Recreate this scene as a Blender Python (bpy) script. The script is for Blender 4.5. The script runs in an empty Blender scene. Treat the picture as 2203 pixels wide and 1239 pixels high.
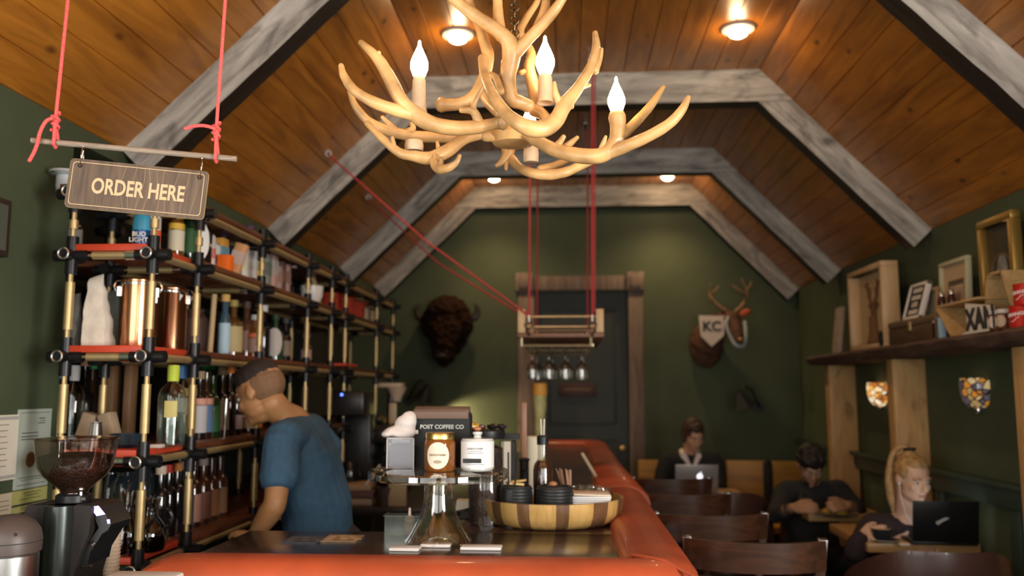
import bpy, bmesh, math, random
from mathutils import Vector, Matrix, Euler, noise
random.seed(7)
S = bpy.context.scene
COL = S.collection
PI = math.pi
V = Vector

# ------------------------------------------------------------------ camera, world, daylight, exposure
CAM_H = 1.5
F_PX = 1852.0
cam_d = bpy.data.cameras.new('camera')
cam_d.sensor_width = 36.0
cam_d.lens = F_PX * 36.0 / 2203.0
cam_d.clip_start = 0.05
cam_d.dof.use_dof = True
cam_d.dof.focus_distance = 1.98
cam_d.dof.aperture_fstop = 2.5
cam = bpy.data.objects.new('camera', cam_d)
cam.location = (0, 0, CAM_H)
cam.rotation_euler = (math.radians(90 + 6.825), 0, math.radians(3.7))
COL.objects.link(cam)
S.camera = cam
S.view_settings.view_transform = 'Standard'
S.view_settings.look = 'None'
S.view_settings.exposure = 0.0
S.view_settings.gamma = 1.0
S.view_settings.use_curve_mapping = False
S.cycles.max_bounces = 8
S.cycles.transparent_max_bounces = 12
S.cycles.caustics_reflective = False
S.cycles.caustics_refractive = False
S.cycles.sample_clamp_indirect = 4.0
S.cycles.use_denoising = True

W = bpy.data.worlds.new('sky')
S.world = W
W.use_nodes = True
W.node_tree.nodes['Background'].inputs[0].default_value = (0.75, 0.85, 1.0, 1)
W.node_tree.nodes['Background'].inputs[1].default_value = 0.6

def lamp(name, kind, loc, energy, color, rot=(0, 0, 0), **kw):
    d = bpy.data.lights.new(name, kind)
    d.energy = energy
    d.color = color
    for k, v in kw.items():
        setattr(d, k, v)
    o = bpy.data.objects.new(name, d)
    o.location = loc
    o.rotation_euler = rot
    COL.objects.link(o)
    return o
# daylight through the front windows behind the photographer
DAY = (1.0, 0.97, 0.92)
lamp('window_daylight', 'AREA', (-0.85, -0.78, 1.75), 34, DAY, (PI / 2, 0, 0), shape='RECTANGLE', size=1.5, size_y=1.7)
lamp('window_daylight', 'AREA', (1.05, -0.78, 1.75), 28, DAY, (PI / 2, 0, 0), shape='RECTANGLE', size=1.5, size_y=1.7)
# unseen side windows, added to brighten the near walls and ceiling slopes
lamp('window_daylight', 'AREA', (2.0, 0.1, 1.55), 150, DAY, (PI / 2, 0, PI / 2), shape='RECTANGLE', size=1.3, size_y=1.4)
lamp('window_daylight', 'AREA', (-1.72, 0.1, 1.55), 62, DAY, (PI / 2, 0, -PI / 2), shape='RECTANGLE', size=1.3, size_y=1.4)

# ------------------------------------------------------------------ pixel -> point on a world plane (measuring aid)
_y, _p = math.radians(3.7), math.radians(6.825)
_F = V((-math.sin(_y) * math.cos(_p), math.cos(_y) * math.cos(_p), math.sin(_p)))
_R = V((math.cos(_y), math.sin(_y), 0))
_U = _R.cross(_F)
def at(px, py, Y=None, X=None, Z=None):
    d = _F * F_PX + _R * (px - 1101.5) - _U * (py - 619.5)
    if Y is not None: t = Y / d.y
    elif X is not None: t = X / d.x
    else: t = (Z - CAM_H) / d.z
    return V((0, 0, CAM_H)) + d * t

# ------------------------------------------------------------------ materials
MATS = {}
def _new(name):
    m = bpy.data.materials.new(name)
    m.use_nodes = True
    nt = m.node_tree
    return m, nt, nt.nodes['Principled BSDF']
def mat(name, col, rough=0.5, metal=0.0, spec=0.5, emit=None, es=0, vary=0.0, vscale=20, trans=0, ior=1.45, coat=0, bump=0, sheen=0, alpha=1):
    if name in MATS: return MATS[name]
    m, nt, b = _new(name)
    b.inputs['Base Color'].default_value = (*col, 1)
    b.inputs['Roughness'].default_value = rough
    b.inputs['Metallic'].default_value = metal
    b.inputs['Specular IOR Level'].default_value = spec
    b.inputs['Transmission Weight'].default_value = trans
    b.inputs['IOR'].default_value = ior
    b.inputs['Coat Weight'].default_value = coat
    b.inputs['Sheen Weight'].default_value = sheen
    b.inputs['Alpha'].default_value = alpha
    if emit:
        b.inputs['Emission Color'].default_value = (*emit, 1)
        b.inputs['Emission Strength'].default_value = es
    if vary or bump:
        tc = nt.nodes.new('ShaderNodeTexCoord')
        n = nt.nodes.new('ShaderNodeTexNoise')
        n.inputs['Scale'].default_value = vscale
        n.inputs['Detail'].default_value = 5
        nt.links.new(tc.outputs['Object'], n.inputs['Vector'])
        if vary:
            r = nt.nodes.new('ShaderNodeValToRGB')
            r.color_ramp.elements[0].position = 0.3
            r.color_ramp.elements[1].position = 0.7
            r.color_ramp.elements[0].color = (*[c * (1 - vary) for c in col], 1)
            r.color_ramp.elements[1].color = (*[min(1, c * (1 + vary)) for c in col], 1)
            nt.links.new(n.outputs['Fac'], r.inputs[0])
            nt.links.new(r.outputs[0], b.inputs['Base Color'])
        if bump:
            bp = nt.nodes.new('ShaderNodeBump')
            bp.inputs['Strength'].default_value = bump
            bp.inputs['Distance'].default_value = 0.01
            nt.links.new(n.outputs['Fac'], bp.inputs['Height'])
            nt.links.new(bp.outputs[0], b.inputs['Normal'])
    MATS[name] = m
    return m
def wood(name, c1, c2, axis='Y', scale=1.0, rough=0.5, knots=0.0, island=0.0, coat=0.0, dark=None, bump=0.1, stain=0.0, kscale=2.2, sheen=0.0):
    if name in MATS: return MATS[name]
    m, nt, b = _new(name)
    L = nt.links.new
    N = nt.nodes.new
    tc = N('ShaderNodeTexCoord'); mp = N('ShaderNodeMapping')
    st = {'X': (0.12, 1, 1), 'Y': (1, 0.12, 1), 'Z': (1, 1, 0.12)}[axis]
    mp.inputs['Scale'].default_value = [s * scale for s in st]
    L(tc.outputs['Object'], mp.inputs['Vector'])
    geo = N('ShaderNodeNewGeometry')
    if island:
        add = N('ShaderNodeVectorMath'); add.operation = 'MULTIPLY_ADD'
        add.inputs[1].default_value = (31.7, 31.7, 31.7)
        L(geo.outputs['Random Per Island'], add.inputs[0])
        L(mp.outputs[0], add.inputs[2])
        vec = add.outputs[0]
    else:
        vec = mp.outputs[0]
    n = N('ShaderNodeTexNoise'); n.inputs['Scale'].default_value = 14; n.inputs['Detail'].default_value = 7
    n.inputs['Roughness'].default_value = 0.62; n.inputs['Distortion'].default_value = 0.9
    L(vec, n.inputs['Vector'])
    r = N('ShaderNodeValToRGB')
    r.color_ramp.elements[0].position = 0.32; r.color_ramp.elements[1].position = 0.68
    r.color_ramp.elements[0].color = (*c1, 1); r.color_ramp.elements[1].color = (*c2, 1)
    L(n.outputs['Fac'], r.inputs[0])
    out = r.outputs[0]
    def mix(fac, a, col, mode='MIX'):
        x = N('ShaderNodeMix'); x.data_type = 'RGBA'; x.blend_type = mode
        L(fac, x.inputs[0]); L(a, x.inputs[6])
        if isinstance(col, tuple): x.inputs[7].default_value = (*col, 1)
        else: L(col, x.inputs[7])
        return x.outputs[2]
    dk = dark or tuple(c * 0.25 for c in c1)
    if knots:
        mk = N('ShaderNodeMapping')
        mk.inputs['Scale'].default_value = [s * kscale for s in {'X': (0.55, 1, 1), 'Y': (1, 0.55, 1), 'Z': (1, 1, 0.55)}[axis]]
        L(tc.outputs['Object'], mk.inputs['Vector'])
        v = N('ShaderNodeTexVoronoi'); v.inputs['Scale'].default_value = 2.3
        L(mk.outputs[0], v.inputs['Vector'])
        k = N('ShaderNodeValToRGB')
        k.color_ramp.elements[0].position = 0.035; k.color_ramp.elements[1].position = 0.12
        k.color_ramp.elements[0].color = (knots, knots, knots, 1); k.color_ramp.elements[1].color = (0, 0, 0, 1)
        L(v.outputs['Distance'], k.inputs[0])
        out = mix(k.outputs[0], out, dk)
    if stain:
        n2 = N('ShaderNodeTexNoise'); n2.inputs['Scale'].default_value = 6.5; n2.inputs['Detail'].default_value = 6
        n2.inputs['Distortion'].default_value = 1.2
        ms = N('ShaderNodeMapping')
        ms.inputs['Scale'].default_value = [q * scale for q in {'X': (0.45, 1, 1), 'Y': (1, 0.45, 1), 'Z': (1, 1, 0.45)}[axis]]
        oi = N('ShaderNodeObjectInfo'); ov = N('ShaderNodeVectorMath'); ov.operation = 'MULTIPLY_ADD'
        ov.inputs[1].default_value = (17.3, 17.3, 17.3)
        L(oi.outputs['Random'], ov.inputs[0]); L(tc.outputs['Object'], ov.inputs[2]); L(ov.outputs[0], ms.inputs['Vector'])
        L(ms.outputs[0], n2.inputs['Vector'])
        k2 = N('ShaderNodeValToRGB')
        k2.color_ramp.elements[0].position = 0.53; k2.color_ramp.elements[1].position = 0.70
        k2.color_ramp.elements[0].color = (0, 0, 0, 1); k2.color_ramp.elements[1].color = (stain, stain, stain, 1)
        L(n2.outputs['Fac'], k2.inputs[0])
        out = mix(k2.outputs[0], out, dk)
    if island:
        hsv = N('ShaderNodeHueSaturation')
        mr = N('ShaderNodeMapRange')
        mr.inputs['To Min'].default_value = 1 - island; mr.inputs['To Max'].default_value = 1 + island
        L(geo.outputs['Random Per Island'], mr.inputs[0])
        L(mr.outputs[0], hsv.inputs['Value']); L(out, hsv.inputs['Color'])
        out = hsv.outputs[0]
    L(out, b.inputs['Base Color'])
    b.inputs['Roughness'].default_value = rough
    b.inputs['Coat Weight'].default_value = coat
    b.inputs['Coat Roughness'].default_value = 0.25
    if bump:
        bp = N('ShaderNodeBump'); bp.inputs['Strength'].default_value = bump; bp.inputs['Distance'].default_value = 0.01
        L(n.outputs['Fac'], bp.inputs['Height']); L(bp.outputs[0], b.inputs['Normal'])
    MATS[name] = m
    return m
def glass(name, col=(1, 1, 1), rough=0.02, alpha_like=0.75):
    """thin-walled glass: mostly see-through with a sharp sheen"""
    if name in MATS: return MATS[name]
    m, nt, b = _new(name)
    tr = nt.nodes.new('ShaderNodeBsdfTransparent'); tr.inputs[0].default_value = (*col, 1)
    gl = nt.nodes.new('ShaderNodeBsdfGlossy'); gl.inputs['Roughness'].default_value = rough
    gl.inputs['Color'].default_value = (1, 1, 1, 1)
    lw = nt.nodes.new('ShaderNodeLayerWeight'); lw.inputs[0].default_value = 0.35
    mr = nt.nodes.new('ShaderNodeMapRange'); mr.inputs['To Min'].default_value = 0.05; mr.inputs['To Max'].default_value = 1 - alpha_like + 0.35
    mx = nt.nodes.new('ShaderNodeMixShader')
    nt.links.new(lw.outputs['Facing'], mr.inputs[0]); nt.links.new(mr.outputs[0], mx.inputs[0])
    nt.links.new(tr.outputs[0], mx.inputs[1]); nt.links.new(gl.outputs[0], mx.inputs[2])
    nt.links.new(mx.outputs[0], nt.nodes['Material Output'].inputs[0])
    nt.nodes.remove(b)
    MATS[name] = m
    return m
def glow(name, col, strength):
    if name in MATS: return MATS[name]
    return mat(name, col, 0.4, emit=col, es=strength)

# ------------------------------------------------------------------ mesh builder
def frame_of(d):
    d = d.normalized()
    a = V((0, 0, 1)) if abs(d.z) < 0.9 else V((1, 0, 0))
    u = d.cross(a).normalized()
    return u, d.cross(u)
class MB:
    def __init__(s):
        s.v = []; s.f = []; s.mi = []; s.cur = 0
    def add(s, vs, fs):
        o = len(s.v)
        s.v += [tuple(v) for v in vs]
        s.f += [tuple(i + o for i in f) for f in fs]
        s.mi += [s.cur] * len(fs)
        return s
    def slot(s, i): s.cur = i; return s
    def box(s, c, size, rot=None, bevel=0.0):
        x, y, z = [q / 2 for q in size]
        bm = bmesh.new()
        bmesh.ops.create_cube(bm, size=1)
        for v in bm.verts: v.co = V((v.co.x * size[0], v.co.y * size[1], v.co.z * size[2]))
        if bevel > 0:
            bmesh.ops.bevel(bm, geom=list(bm.edges), offset=min(bevel, min(size) * 0.45), segments=2, affect='EDGES', profile=0.5)
        M = Matrix.Translation(V(c))
        if rot is not None:
            M = M @ (rot.to_4x4() if not isinstance(rot, (tuple, list)) else Euler(rot).to_matrix().to_4x4())
        bm.transform(M)
        bm.verts.index_update()
        s.add([v.co for v in bm.verts], [[v.index for v in f.verts] for f in bm.faces])
        bm.free()
        return s
    def bar(s, a, b, w, h, up=(0, 0, 1), bevel=0.0):
        a, b = V(a), V(b)
        d = (b - a).normalized(); u = V(up)
        side = d.cross(u).normalized(); u2 = side.cross(d)
        R = Matrix((d, side, u2)).transposed()
        return s.box((a + b) / 2, ((b - a).length, w, h), R, bevel)
    def tube(s, pts, r, seg=10, caps=True, round_ends=False):
        pts = [V(p) for p in pts]
        n = len(pts)
        rs = list(r) if isinstance(r, (list, tuple)) else [r] * n
        if round_ends:
            d0 = (pts[0] - pts[1]).normalized(); d1 = (pts[-1] - pts[-2]).normalized()
            r0, r1 = rs[0], rs[-1]
            pts = [pts[0] + d0 * r0 * 0.75] + [pts[0] + d0 * r0 * .45] + pts + [pts[-1] + d1 * r1 * .45, pts[-1] + d1 * r1 * 0.75]
            rs = [r0 * .25, r0 * .8] + rs + [r1 * .8, r1 * .25]
            n = len(pts)
        vs = []; fs = []
        u = None
        for i in range(n):
            d = (pts[min(i + 1, n - 1)] - pts[max(i - 1, 0)])
            if d.length < 1e-9: d = V((0, 0, 1))
            d.normalize()
            if u is None: u, w = frame_of(d)
            else:
                u = (u - d * u.dot(d)).normalized(); w = d.cross(u)
            for k in range(seg):
                a = 2 * PI * k / seg
                vs.append(pts[i] + (u * math.cos(a) + w * math.sin(a)) * rs[i])
        for i in range(n - 1):
            for k in range(seg):
                a, b = i * seg + k, i * seg + (k + 1) % seg
                fs.append((a, b, b + seg, a + seg))
        if caps:
            fs.append(tuple(range(seg - 1, -1, -1)))
            fs.append(tuple((n - 1) * seg + k for k in range(seg)))
        return s.add(vs, fs)
    def cyl(s, a, b, r, r2=None, seg=16):
        return s.tube([a, b], [r, r if r2 is None else r2], seg)
    def lathe(s, prof, c=(0, 0, 0), seg=24, sx=1, sy=1):
        """prof: (radius, z) list from bottom to top"""
        c = V(c); vs = []; fs = []; idx = []
        for r, z in prof:
            if r < 1e-6:
                idx.append([len(vs)] * seg); vs.append(c + V((0, 0, z)))
            else:
                idx.append(list(range(len(vs), len(vs) + seg)))
                for k in range(seg):
                    a = 2 * PI * k / seg
                    vs.append(c + V((r * sx * math.cos(a), r * sy * math.sin(a), z)))
        for i in range(len(prof) - 1):
            A, B = idx[i], idx[i + 1]
            for k in range(seg):
                q = [A[k], A[(k + 1) % seg], B[(k + 1) % seg], B[k]]
                q = list(dict.fromkeys(q))
                if len(q) >= 3: fs.append(tuple(q))
        return s.add(vs, fs)
    def ball(s, c, r, seg=14, rings=9, rot=None):
        r = (r, r, r) if isinstance(r, (int, float)) else r
        vs = []; fs = []; c = V(c)
        R = Euler(rot).to_matrix() if rot else None
        for i in range(rings + 1):
            th = PI * i / rings
            for k in range(seg):
                a = 2 * PI * k / seg
                p = V((r[0] * math.sin(th) * math.cos(a), r[1] * math.sin(th) * math.sin(a), -r[2] * math.cos(th)))
                vs.append(c + (R @ p if R else p))
        for i in range(rings):
            for k in range(seg):
                a, b = i * seg + k, i * seg + (k + 1) % seg
                fs.append((a, b, b + seg, a + seg))
        return s.add(vs, fs)
    def prism(s, poly, a, d):
        """poly: list of 3D points (planar); extruded by vector d"""
        n = len(poly); vs = [V(p) for p in poly] + [V(p) + V(d) for p in poly]
        fs = [tuple(range(n - 1, -1, -1)), tuple(range(n, 2 * n))] + [(i, (i + 1) % n, (i + 1) % n + n, i + n) for i in range(n)]
        return s.add(vs, fs)
    def torus(s, c, R, r, normal=(0, 0, 1), seg=24, tseg=8, a0=0, a1=2 * PI):
        c = V(c); n = V(normal).normalized(); u, w = frame_of(n)
        full = abs(a1 - a0 - 2 * PI) < 1e-6
        pts = [c + (u * math.cos(a0 + (a1 - a0) * i / seg) + w * math.sin(a0 + (a1 - a0) * i / seg)) * R for i in range(seg + 1)]
        return s.tube(pts, r, tseg, caps=not full)
    def mesh(s, name, mats, smooth=35):
        me = bpy.data.meshes.new(name)
        me.from_pydata(s.v, [], s.f)
        ms = mats if isinstance(mats, (list, tuple)) else [mats]
        for m in ms: me.materials.append(m)
        if len(ms) > 1:
            for p, i in zip(me.polygons, s.mi): p.material_index = i
        bm = bmesh.new(); bm.from_mesh(me)
        bmesh.ops.remove_doubles(bm, verts=bm.verts, dist=1e-6)
        bmesh.ops.recalc_face_normals(bm, faces=bm.faces)
        bm.to_mesh(me); bm.free()
        if smooth:
            for p in me.polygons: p.use_smooth = True
            me.set_sharp_from_angle(angle=math.radians(smooth))
        return me
    def build(s, name, mats, parent=None, loc=None, rot=None, smooth=35):
        o = bpy.data.objects.new(name, s.mesh(name, mats, smooth))
        COL.objects.link(o)
        if parent: o.parent = parent
        if loc is not None: o.location = loc
        if rot is not None: o.rotation_euler = rot
        return o
def tag(o, label, cat, group=None):
    o['label'] = label; o['category'] = cat
    if group: o['group'] = group
    return o
def thing(name, label, cat, loc=(0, 0, 0), rotz=0, group=None, rot=None):
    o = bpy.data.objects.new(name, None)
    o.empty_display_size = 0.05
    COL.objects.link(o)
    o.location = loc
    o.rotation_euler = rot if rot else (0, 0, rotz)
    return tag(o, label, cat, group)
def struct(o):
    o['kind'] = 'structure'
    return o
def dup(root, loc, rotz=None, label=None, group=None):
    r = root.copy(); COL.objects.link(r); r.location = loc
    if rotz is not None: r.rotation_euler = (0, 0, rotz)
    if label: r['label'] = label
    if group: r['group'] = group
    for ch in list(root.children):
        c = ch.copy(); COL.objects.link(c); c.parent = r
        for g in list(ch.children):
            d = g.copy(); COL.objects.link(d); d.parent = c
    return r
def spline(pts, n=6):
    """Catmull-Rom through points; points may carry extra scalars (tuples of any length)"""
    P = [list(p) for p in pts]
    P = [[2 * a - b for a, b in zip(P[0], P[1])]] + P + [[2 * a - b for a, b in zip(P[-1], P[-2])]]
    out = []
    for i in range(1, len(P) - 2):
        for k in range(n):
            t = k / n
            out.append([0.5 * (2 * p1 + (p2 - p0) * t + (2 * p0 - 5 * p1 + 4 * p2 - p3) * t * t + (-p0 + 3 * p1 - 3 * p2 + p3) * t ** 3)
                        for p0, p1, p2, p3 in zip(P[i - 1], P[i], P[i + 1], P[i + 2])])
    out.append(P[-2])
    return out
FONT = None
def text_mesh(s_, size, mats, name, parent, loc, rot, depth=0.0012, align='CENTER', sx=1.0, bold=0.0, shear=0.0):
    cu = bpy.data.curves.new(name, 'FONT')
    cu.body = s_; cu.size = size; cu.extrude = depth; cu.align_x = align; cu.align_y = 'CENTER'
    cu.offset = bold; cu.shear = shear; cu.resolution_u = 3
    tmp = bpy.data.objects.new('tmp', cu); COL.objects.link(tmp)
    dg = bpy.context.evaluated_depsgraph_get()
    me = bpy.data.meshes.new_from_object(tmp.evaluated_get(dg))
    bpy.data.objects.remove(tmp); bpy.data.curves.remove(cu)
    me.materials.clear(); me.materials.append(mats)
    for v in me.vertices: v.co.x *= sx
    o = bpy.data.objects.new(name, me); COL.objects.link(o)
    o.parent = parent; o.location = loc; o.rotation_euler = rot
    return o
def melt(mb, name, mats, voxel=0.006, smooth=4, parent=None, loc=None, rot=None, noise_amp=0, noise_scale=20):
    """join overlapping shapes into one continuous skin (voxel remesh), then smooth it"""
    tmp = mb.build('tmp', mats, smooth=0)
    r = tmp.modifiers.new('r', 'REMESH'); r.mode = 'VOXEL'; r.voxel_size = voxel
    if smooth:
        q = tmp.modifiers.new('s', 'SMOOTH'); q.iterations = smooth; q.factor = 0.5
    dg = bpy.context.evaluated_depsgraph_get()
    me = bpy.data.meshes.new_from_object(tmp.evaluated_get(dg))
    old = tmp.data
    bpy.data.objects.remove(tmp); bpy.data.meshes.remove(old)
    me.name = name
    if noise_amp:
        for v in me.vertices:
            v.co += v.normal * noise_amp * noise.noise(v.co * noise_scale)
    for p in me.polygons: p.use_smooth = True
    me.materials.clear()
    me.materials.append(mats if not isinstance(mats, (list, tuple)) else mats[0])
    o = bpy.data.objects.new(name, me); COL.objects.link(o)
    if parent: o.parent = parent
    if loc is not None: o.location = loc
    if rot is not None: o.rotation_euler = rot
    return o

# ------------------------------------------------------------------ shared materials
M_GREEN = mat('green_wall_paint', (0.060, 0.079, 0.039), 0.7, vary=0.12, vscale=3)
M_PLANK = wood('varnished_pine_planks', (0.24, 0.082, 0.010), (0.50, 0.190, 0.022), 'Y', 1.0, rough=0.36, knots=0.85, island=0.22, coat=0.35, dark=(0.05, 0.015, 0.004), bump=0.04, kscale=2.6)
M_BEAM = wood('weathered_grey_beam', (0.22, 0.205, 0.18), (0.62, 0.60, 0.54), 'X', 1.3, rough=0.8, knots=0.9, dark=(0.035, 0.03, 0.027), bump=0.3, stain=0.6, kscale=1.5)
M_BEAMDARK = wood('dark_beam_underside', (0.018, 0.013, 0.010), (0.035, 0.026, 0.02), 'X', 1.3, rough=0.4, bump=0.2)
M_BRASS = mat('brass_pipe', (0.50, 0.37, 0.18), 0.48, 0.75, vary=0.08, vscale=30)
M_BLACKMETAL = mat('black_iron_fitting', (0.012, 0.012, 0.013), 0.35, 0.3)
M_CHROME = mat('chrome', (0.75, 0.74, 0.72), 0.15, 1.0)
M_STEEL = mat('brushed_steel', (0.55, 0.54, 0.52), 0.3, 1.0)
M_BLACK = mat('black_plastic', (0.012, 0.012, 0.013), 0.4)
M_BLACKMATTE = mat('black_matte', (0.014, 0.013, 0.013), 0.75)
M_WHITE = mat('white_paper', (0.75, 0.72, 0.66), 0.7)
M_CREAM = mat('cream_paper', (0.72, 0.66, 0.54), 0.8)
M_KRAFT = mat('kraft_paper', (0.42, 0.30, 0.19), 0.85, vary=0.1, vscale=14)
M_REDCORD = mat('red_cord', (0.42, 0.040, 0.042), 0.7, vary=0.35, vscale=260)
M_PALEWOOD = wood('pale_pine', (0.50, 0.32, 0.15), (0.68, 0.47, 0.25), 'Z', 1.5, rough=0.5, knots=0.6, dark=(0.2, 0.09, 0.03), kscale=2.0)
M_DARKWOOD = wood('dark_walnut', (0.045, 0.018, 0.010), (0.10, 0.042, 0.022), 'X', 1.6, rough=0.28, coat=0.4)
M_GLASS = glass('clear_glass', (0.96, 0.98, 0.96))
M_INK = mat('dark_ink', (0.03, 0.03, 0.03), 0.8)

# ------------------------------------------------------------------ room shell
XL, XR, ZEL, ZER, ZF, XFL, XFR = -1.739, 2.018, 2.44, 2.39, 3.332, -0.821, 1.106
Y0, Y1 = -0.85, 7.72
TY = [3.184, 4.834, 6.438, 7.60]
fl = MB()
for i in range(32):
    x0 = -2.1 + i * 0.135
    fl.box((x0 + 0.0675, (Y0 + Y1) / 2, -0.02), (0.132, Y1 - Y0 + 0.3, 0.04))
fl.box((0.1, (Y0 + Y1) / 2, -0.06), (4.6, Y1 - Y0 + 0.4, 0.05))
struct(fl.build('floor', wood('dark_floor_boards', (0.022, 0.013, 0.008), (0.05, 0.03, 0.018), 'Y', 1, rough=0.45, island=0.25)))
ce = MB()
def planks(a, b, n_in, width):
    a, b, n_in = V(a), V(b), V(n_in)
    L = (b - a).length; d = (b - a) / L
    k = max(1, round(L / width)); w = L / k
    for i in range(k):
        s0, s1 = i * w, (i + 1) * w
        g = 0.0035
        prof = [(s0, -0.006), (s0 + g, 0), (s1 - g, 0), (s1, -0.006)]
        vs = []
        for yy in (Y0, Y1):
            for s_, h in prof:
                p = a + d * s_ + n_in * h
                vs.append((p.x, yy, p.z))
        ce.add(vs, [(0, 1, 5, 4), (1, 2, 6, 5), (2, 3, 7, 6)])
    o = -n_in
    a2, b2 = a - d * 0.06, b + d * 0.06
    poly = [a2 + o * 0.0065, b2 + o * 0.0065, b2 + o * 0.08, a2 + o * 0.08]
    ce.prism([(p.x, Y0, p.z) for p in poly], None, (0, Y1 - Y0, 0))
nl = V((ZF - ZEL, 0, -(XFL - XL))).normalized()
nr = V((-(ZF - ZER), 0, -(XR - XFR))).normalized()
planks((XL, 0, ZEL), (XFL, 0, ZF), nl, 0.128)
planks((XFL, 0, ZF), (XFR, 0, ZF), (0, 0, -1), 0.128)
planks((XFR, 0, ZF), (XR, 0, ZER), nr, 0.128)
struct(ce.build('ceiling', M_PLANK, smooth=0))

def gable(y, t):
    """outline of the room section as a slab"""
    return [(XL, y, 0), (XR, y, 0), (XR, y, ZER), (XFR, y, ZF), (XFL, y, ZF), (XL, y, ZEL)]
wb = MB()
DX0, DX1, DZ = -0.30, 0.555, 2.385      # door opening in the back wall
wb.prism([(XL - .3, Y1, 0), (DX0, Y1, 0), (DX0, Y1, ZF + .05), (XFL, Y1, ZF + .05), (XL - .3, Y1, ZEL + .0)], None, (0, 0.12, 0))
wb.prism([(DX1, Y1, 0), (XR + .1, Y1, 0), (XR + .1, Y1, ZER), (XFR, Y1, ZF + .05), (DX1, Y1, ZF + .05)], None, (0, 0.12, 0))
wb.prism([(DX0, Y1, DZ), (DX1, Y1, DZ), (DX1, Y1, ZF + .05), (DX0, Y1, ZF + .05)], None, (0, 0.12, 0))
struct(wb.build('wall_back', M_GREEN))
wl = MB()
AY = 2.86   # the left wall steps back into a shelving alcove from here on
XA = -2.0
for y0_, y1_, z0_, z1_ in ((Y0, -.6, 0, ZEL), (.8, AY, 0, ZEL), (-.6, .8, 0, .8), (-.6, .8, 2.3, ZEL)):
    wl.box((XL - 0.13, (y0_ + y1_) / 2, (z0_ + z1_) / 2), (0.26, y1_ - y0_, z1_ - z0_))
wl.box((XA - 0.05, (AY + Y1) / 2, 1.22), (0.1, Y1 - AY, 2.44))
wl.box((XL - 0.13, (AY + Y1) / 2, 2.41), (0.26, Y1 - AY, 0.06))
struct(wl.build('wall_left', M_GREEN))
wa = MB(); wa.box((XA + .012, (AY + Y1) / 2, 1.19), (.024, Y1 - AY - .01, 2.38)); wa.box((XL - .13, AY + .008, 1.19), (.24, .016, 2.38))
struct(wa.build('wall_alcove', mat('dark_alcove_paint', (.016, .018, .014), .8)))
wr = MB()
for y0_, y1_, z0_, z1_ in ((Y0, -.6, 0, ZER), (.8, Y1, 0, ZER), (-.6, .8, 0, .8), (-.6, .8, 2.3, ZER)):
    wr.box((XR + 0.05, (y0_ + y1_) / 2, (z0_ + z1_) / 2), (0.1, y1_ - y0_, z1_ - z0_))
struct(wr.build('wall_right', M_GREEN))
wn = MB()
wn.prism([(p[0], Y0 - .12, p[2]) for p in [(XL - .2, 0, 0), (XR + .1, 0, 0), (XR + .1, 0, .85), (XL - .2, 0, .85)]], None, (0, .12, 0))
wn.prism([(XL - .2, Y0 - .12, 2.65), (XR + .1, Y0 - .12, 2.65), (XR + .1, Y0 - .12, ZF + .1), (XL - .2, Y0 - .12, ZF + .1)], None, (0, .12, 0))
for x0, x1 in ((XL - .2, -1.65), (-0.05, 0.25), (1.85, XR + .1)):
    wn.box(((x0 + x1) / 2, Y0 - .06, 1.75), (x1 - x0, .12, 1.8))
struct(wn.build('wall_front', M_GREEN))
for i, (x0, x1) in enumerate(((-1.65, -0.05), (0.25, 1.85))):
    w = MB()
    for xx in (x0 + .03, (x0 + x1) / 2, x1 - .03): w.box((xx, Y0 - .06, 1.75), (.06, .08, 1.8))
    for zz in (.88, 1.9, 2.62): w.box(((x0 + x1) / 2, Y0 - .06, zz), (x1 - x0, .07, .06))
    wf = struct(w.build('window_%d' % (i + 1), M_DARKWOOD))
    g = MB(); g.box(((x0 + x1) / 2, Y0 - .06, 1.75), (x1 - x0 - .08, .006, 1.7))
    g.build('pane', M_GLASS, wf)
for i, xw in ((3, XR + .05), (4, XL - .13)):  # side windows out of view, added for the extra daylight near the camera
    w = MB()
    for yy in (-.57, .1, .77): w.box((xw, yy, 1.55), (.06, .06, 1.5))
    for zz in (.83, 1.55, 2.27): w.box((xw, .1, zz), (.05, 1.4, .06))
    wf = struct(w.build('window_%d' % i, M_DARKWOOD))
    g = MB(); g.box((xw, .1, 1.55), (.006, 1.3, 1.4)); g.build('pane', M_GLASS, wf)
# wainscot ledge on the right wall
t = MB()
t.box((XR - .02, 4.2, 1.02), (.04, 7.0, .10), bevel=.008)
t.box((XR - .035, 4.2, 1.075), (.07, 7.0, .025), bevel=.006)
for yy in (3.3, 4.1, 4.9, 5.7, 6.5): t.box((XR - .012, yy, .5), (.024, .09, .94), bevel=.004)
struct(t.build('trim_1', mat('green_trim_paint', (0.035, 0.062, 0.045), 0.45)))

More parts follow.
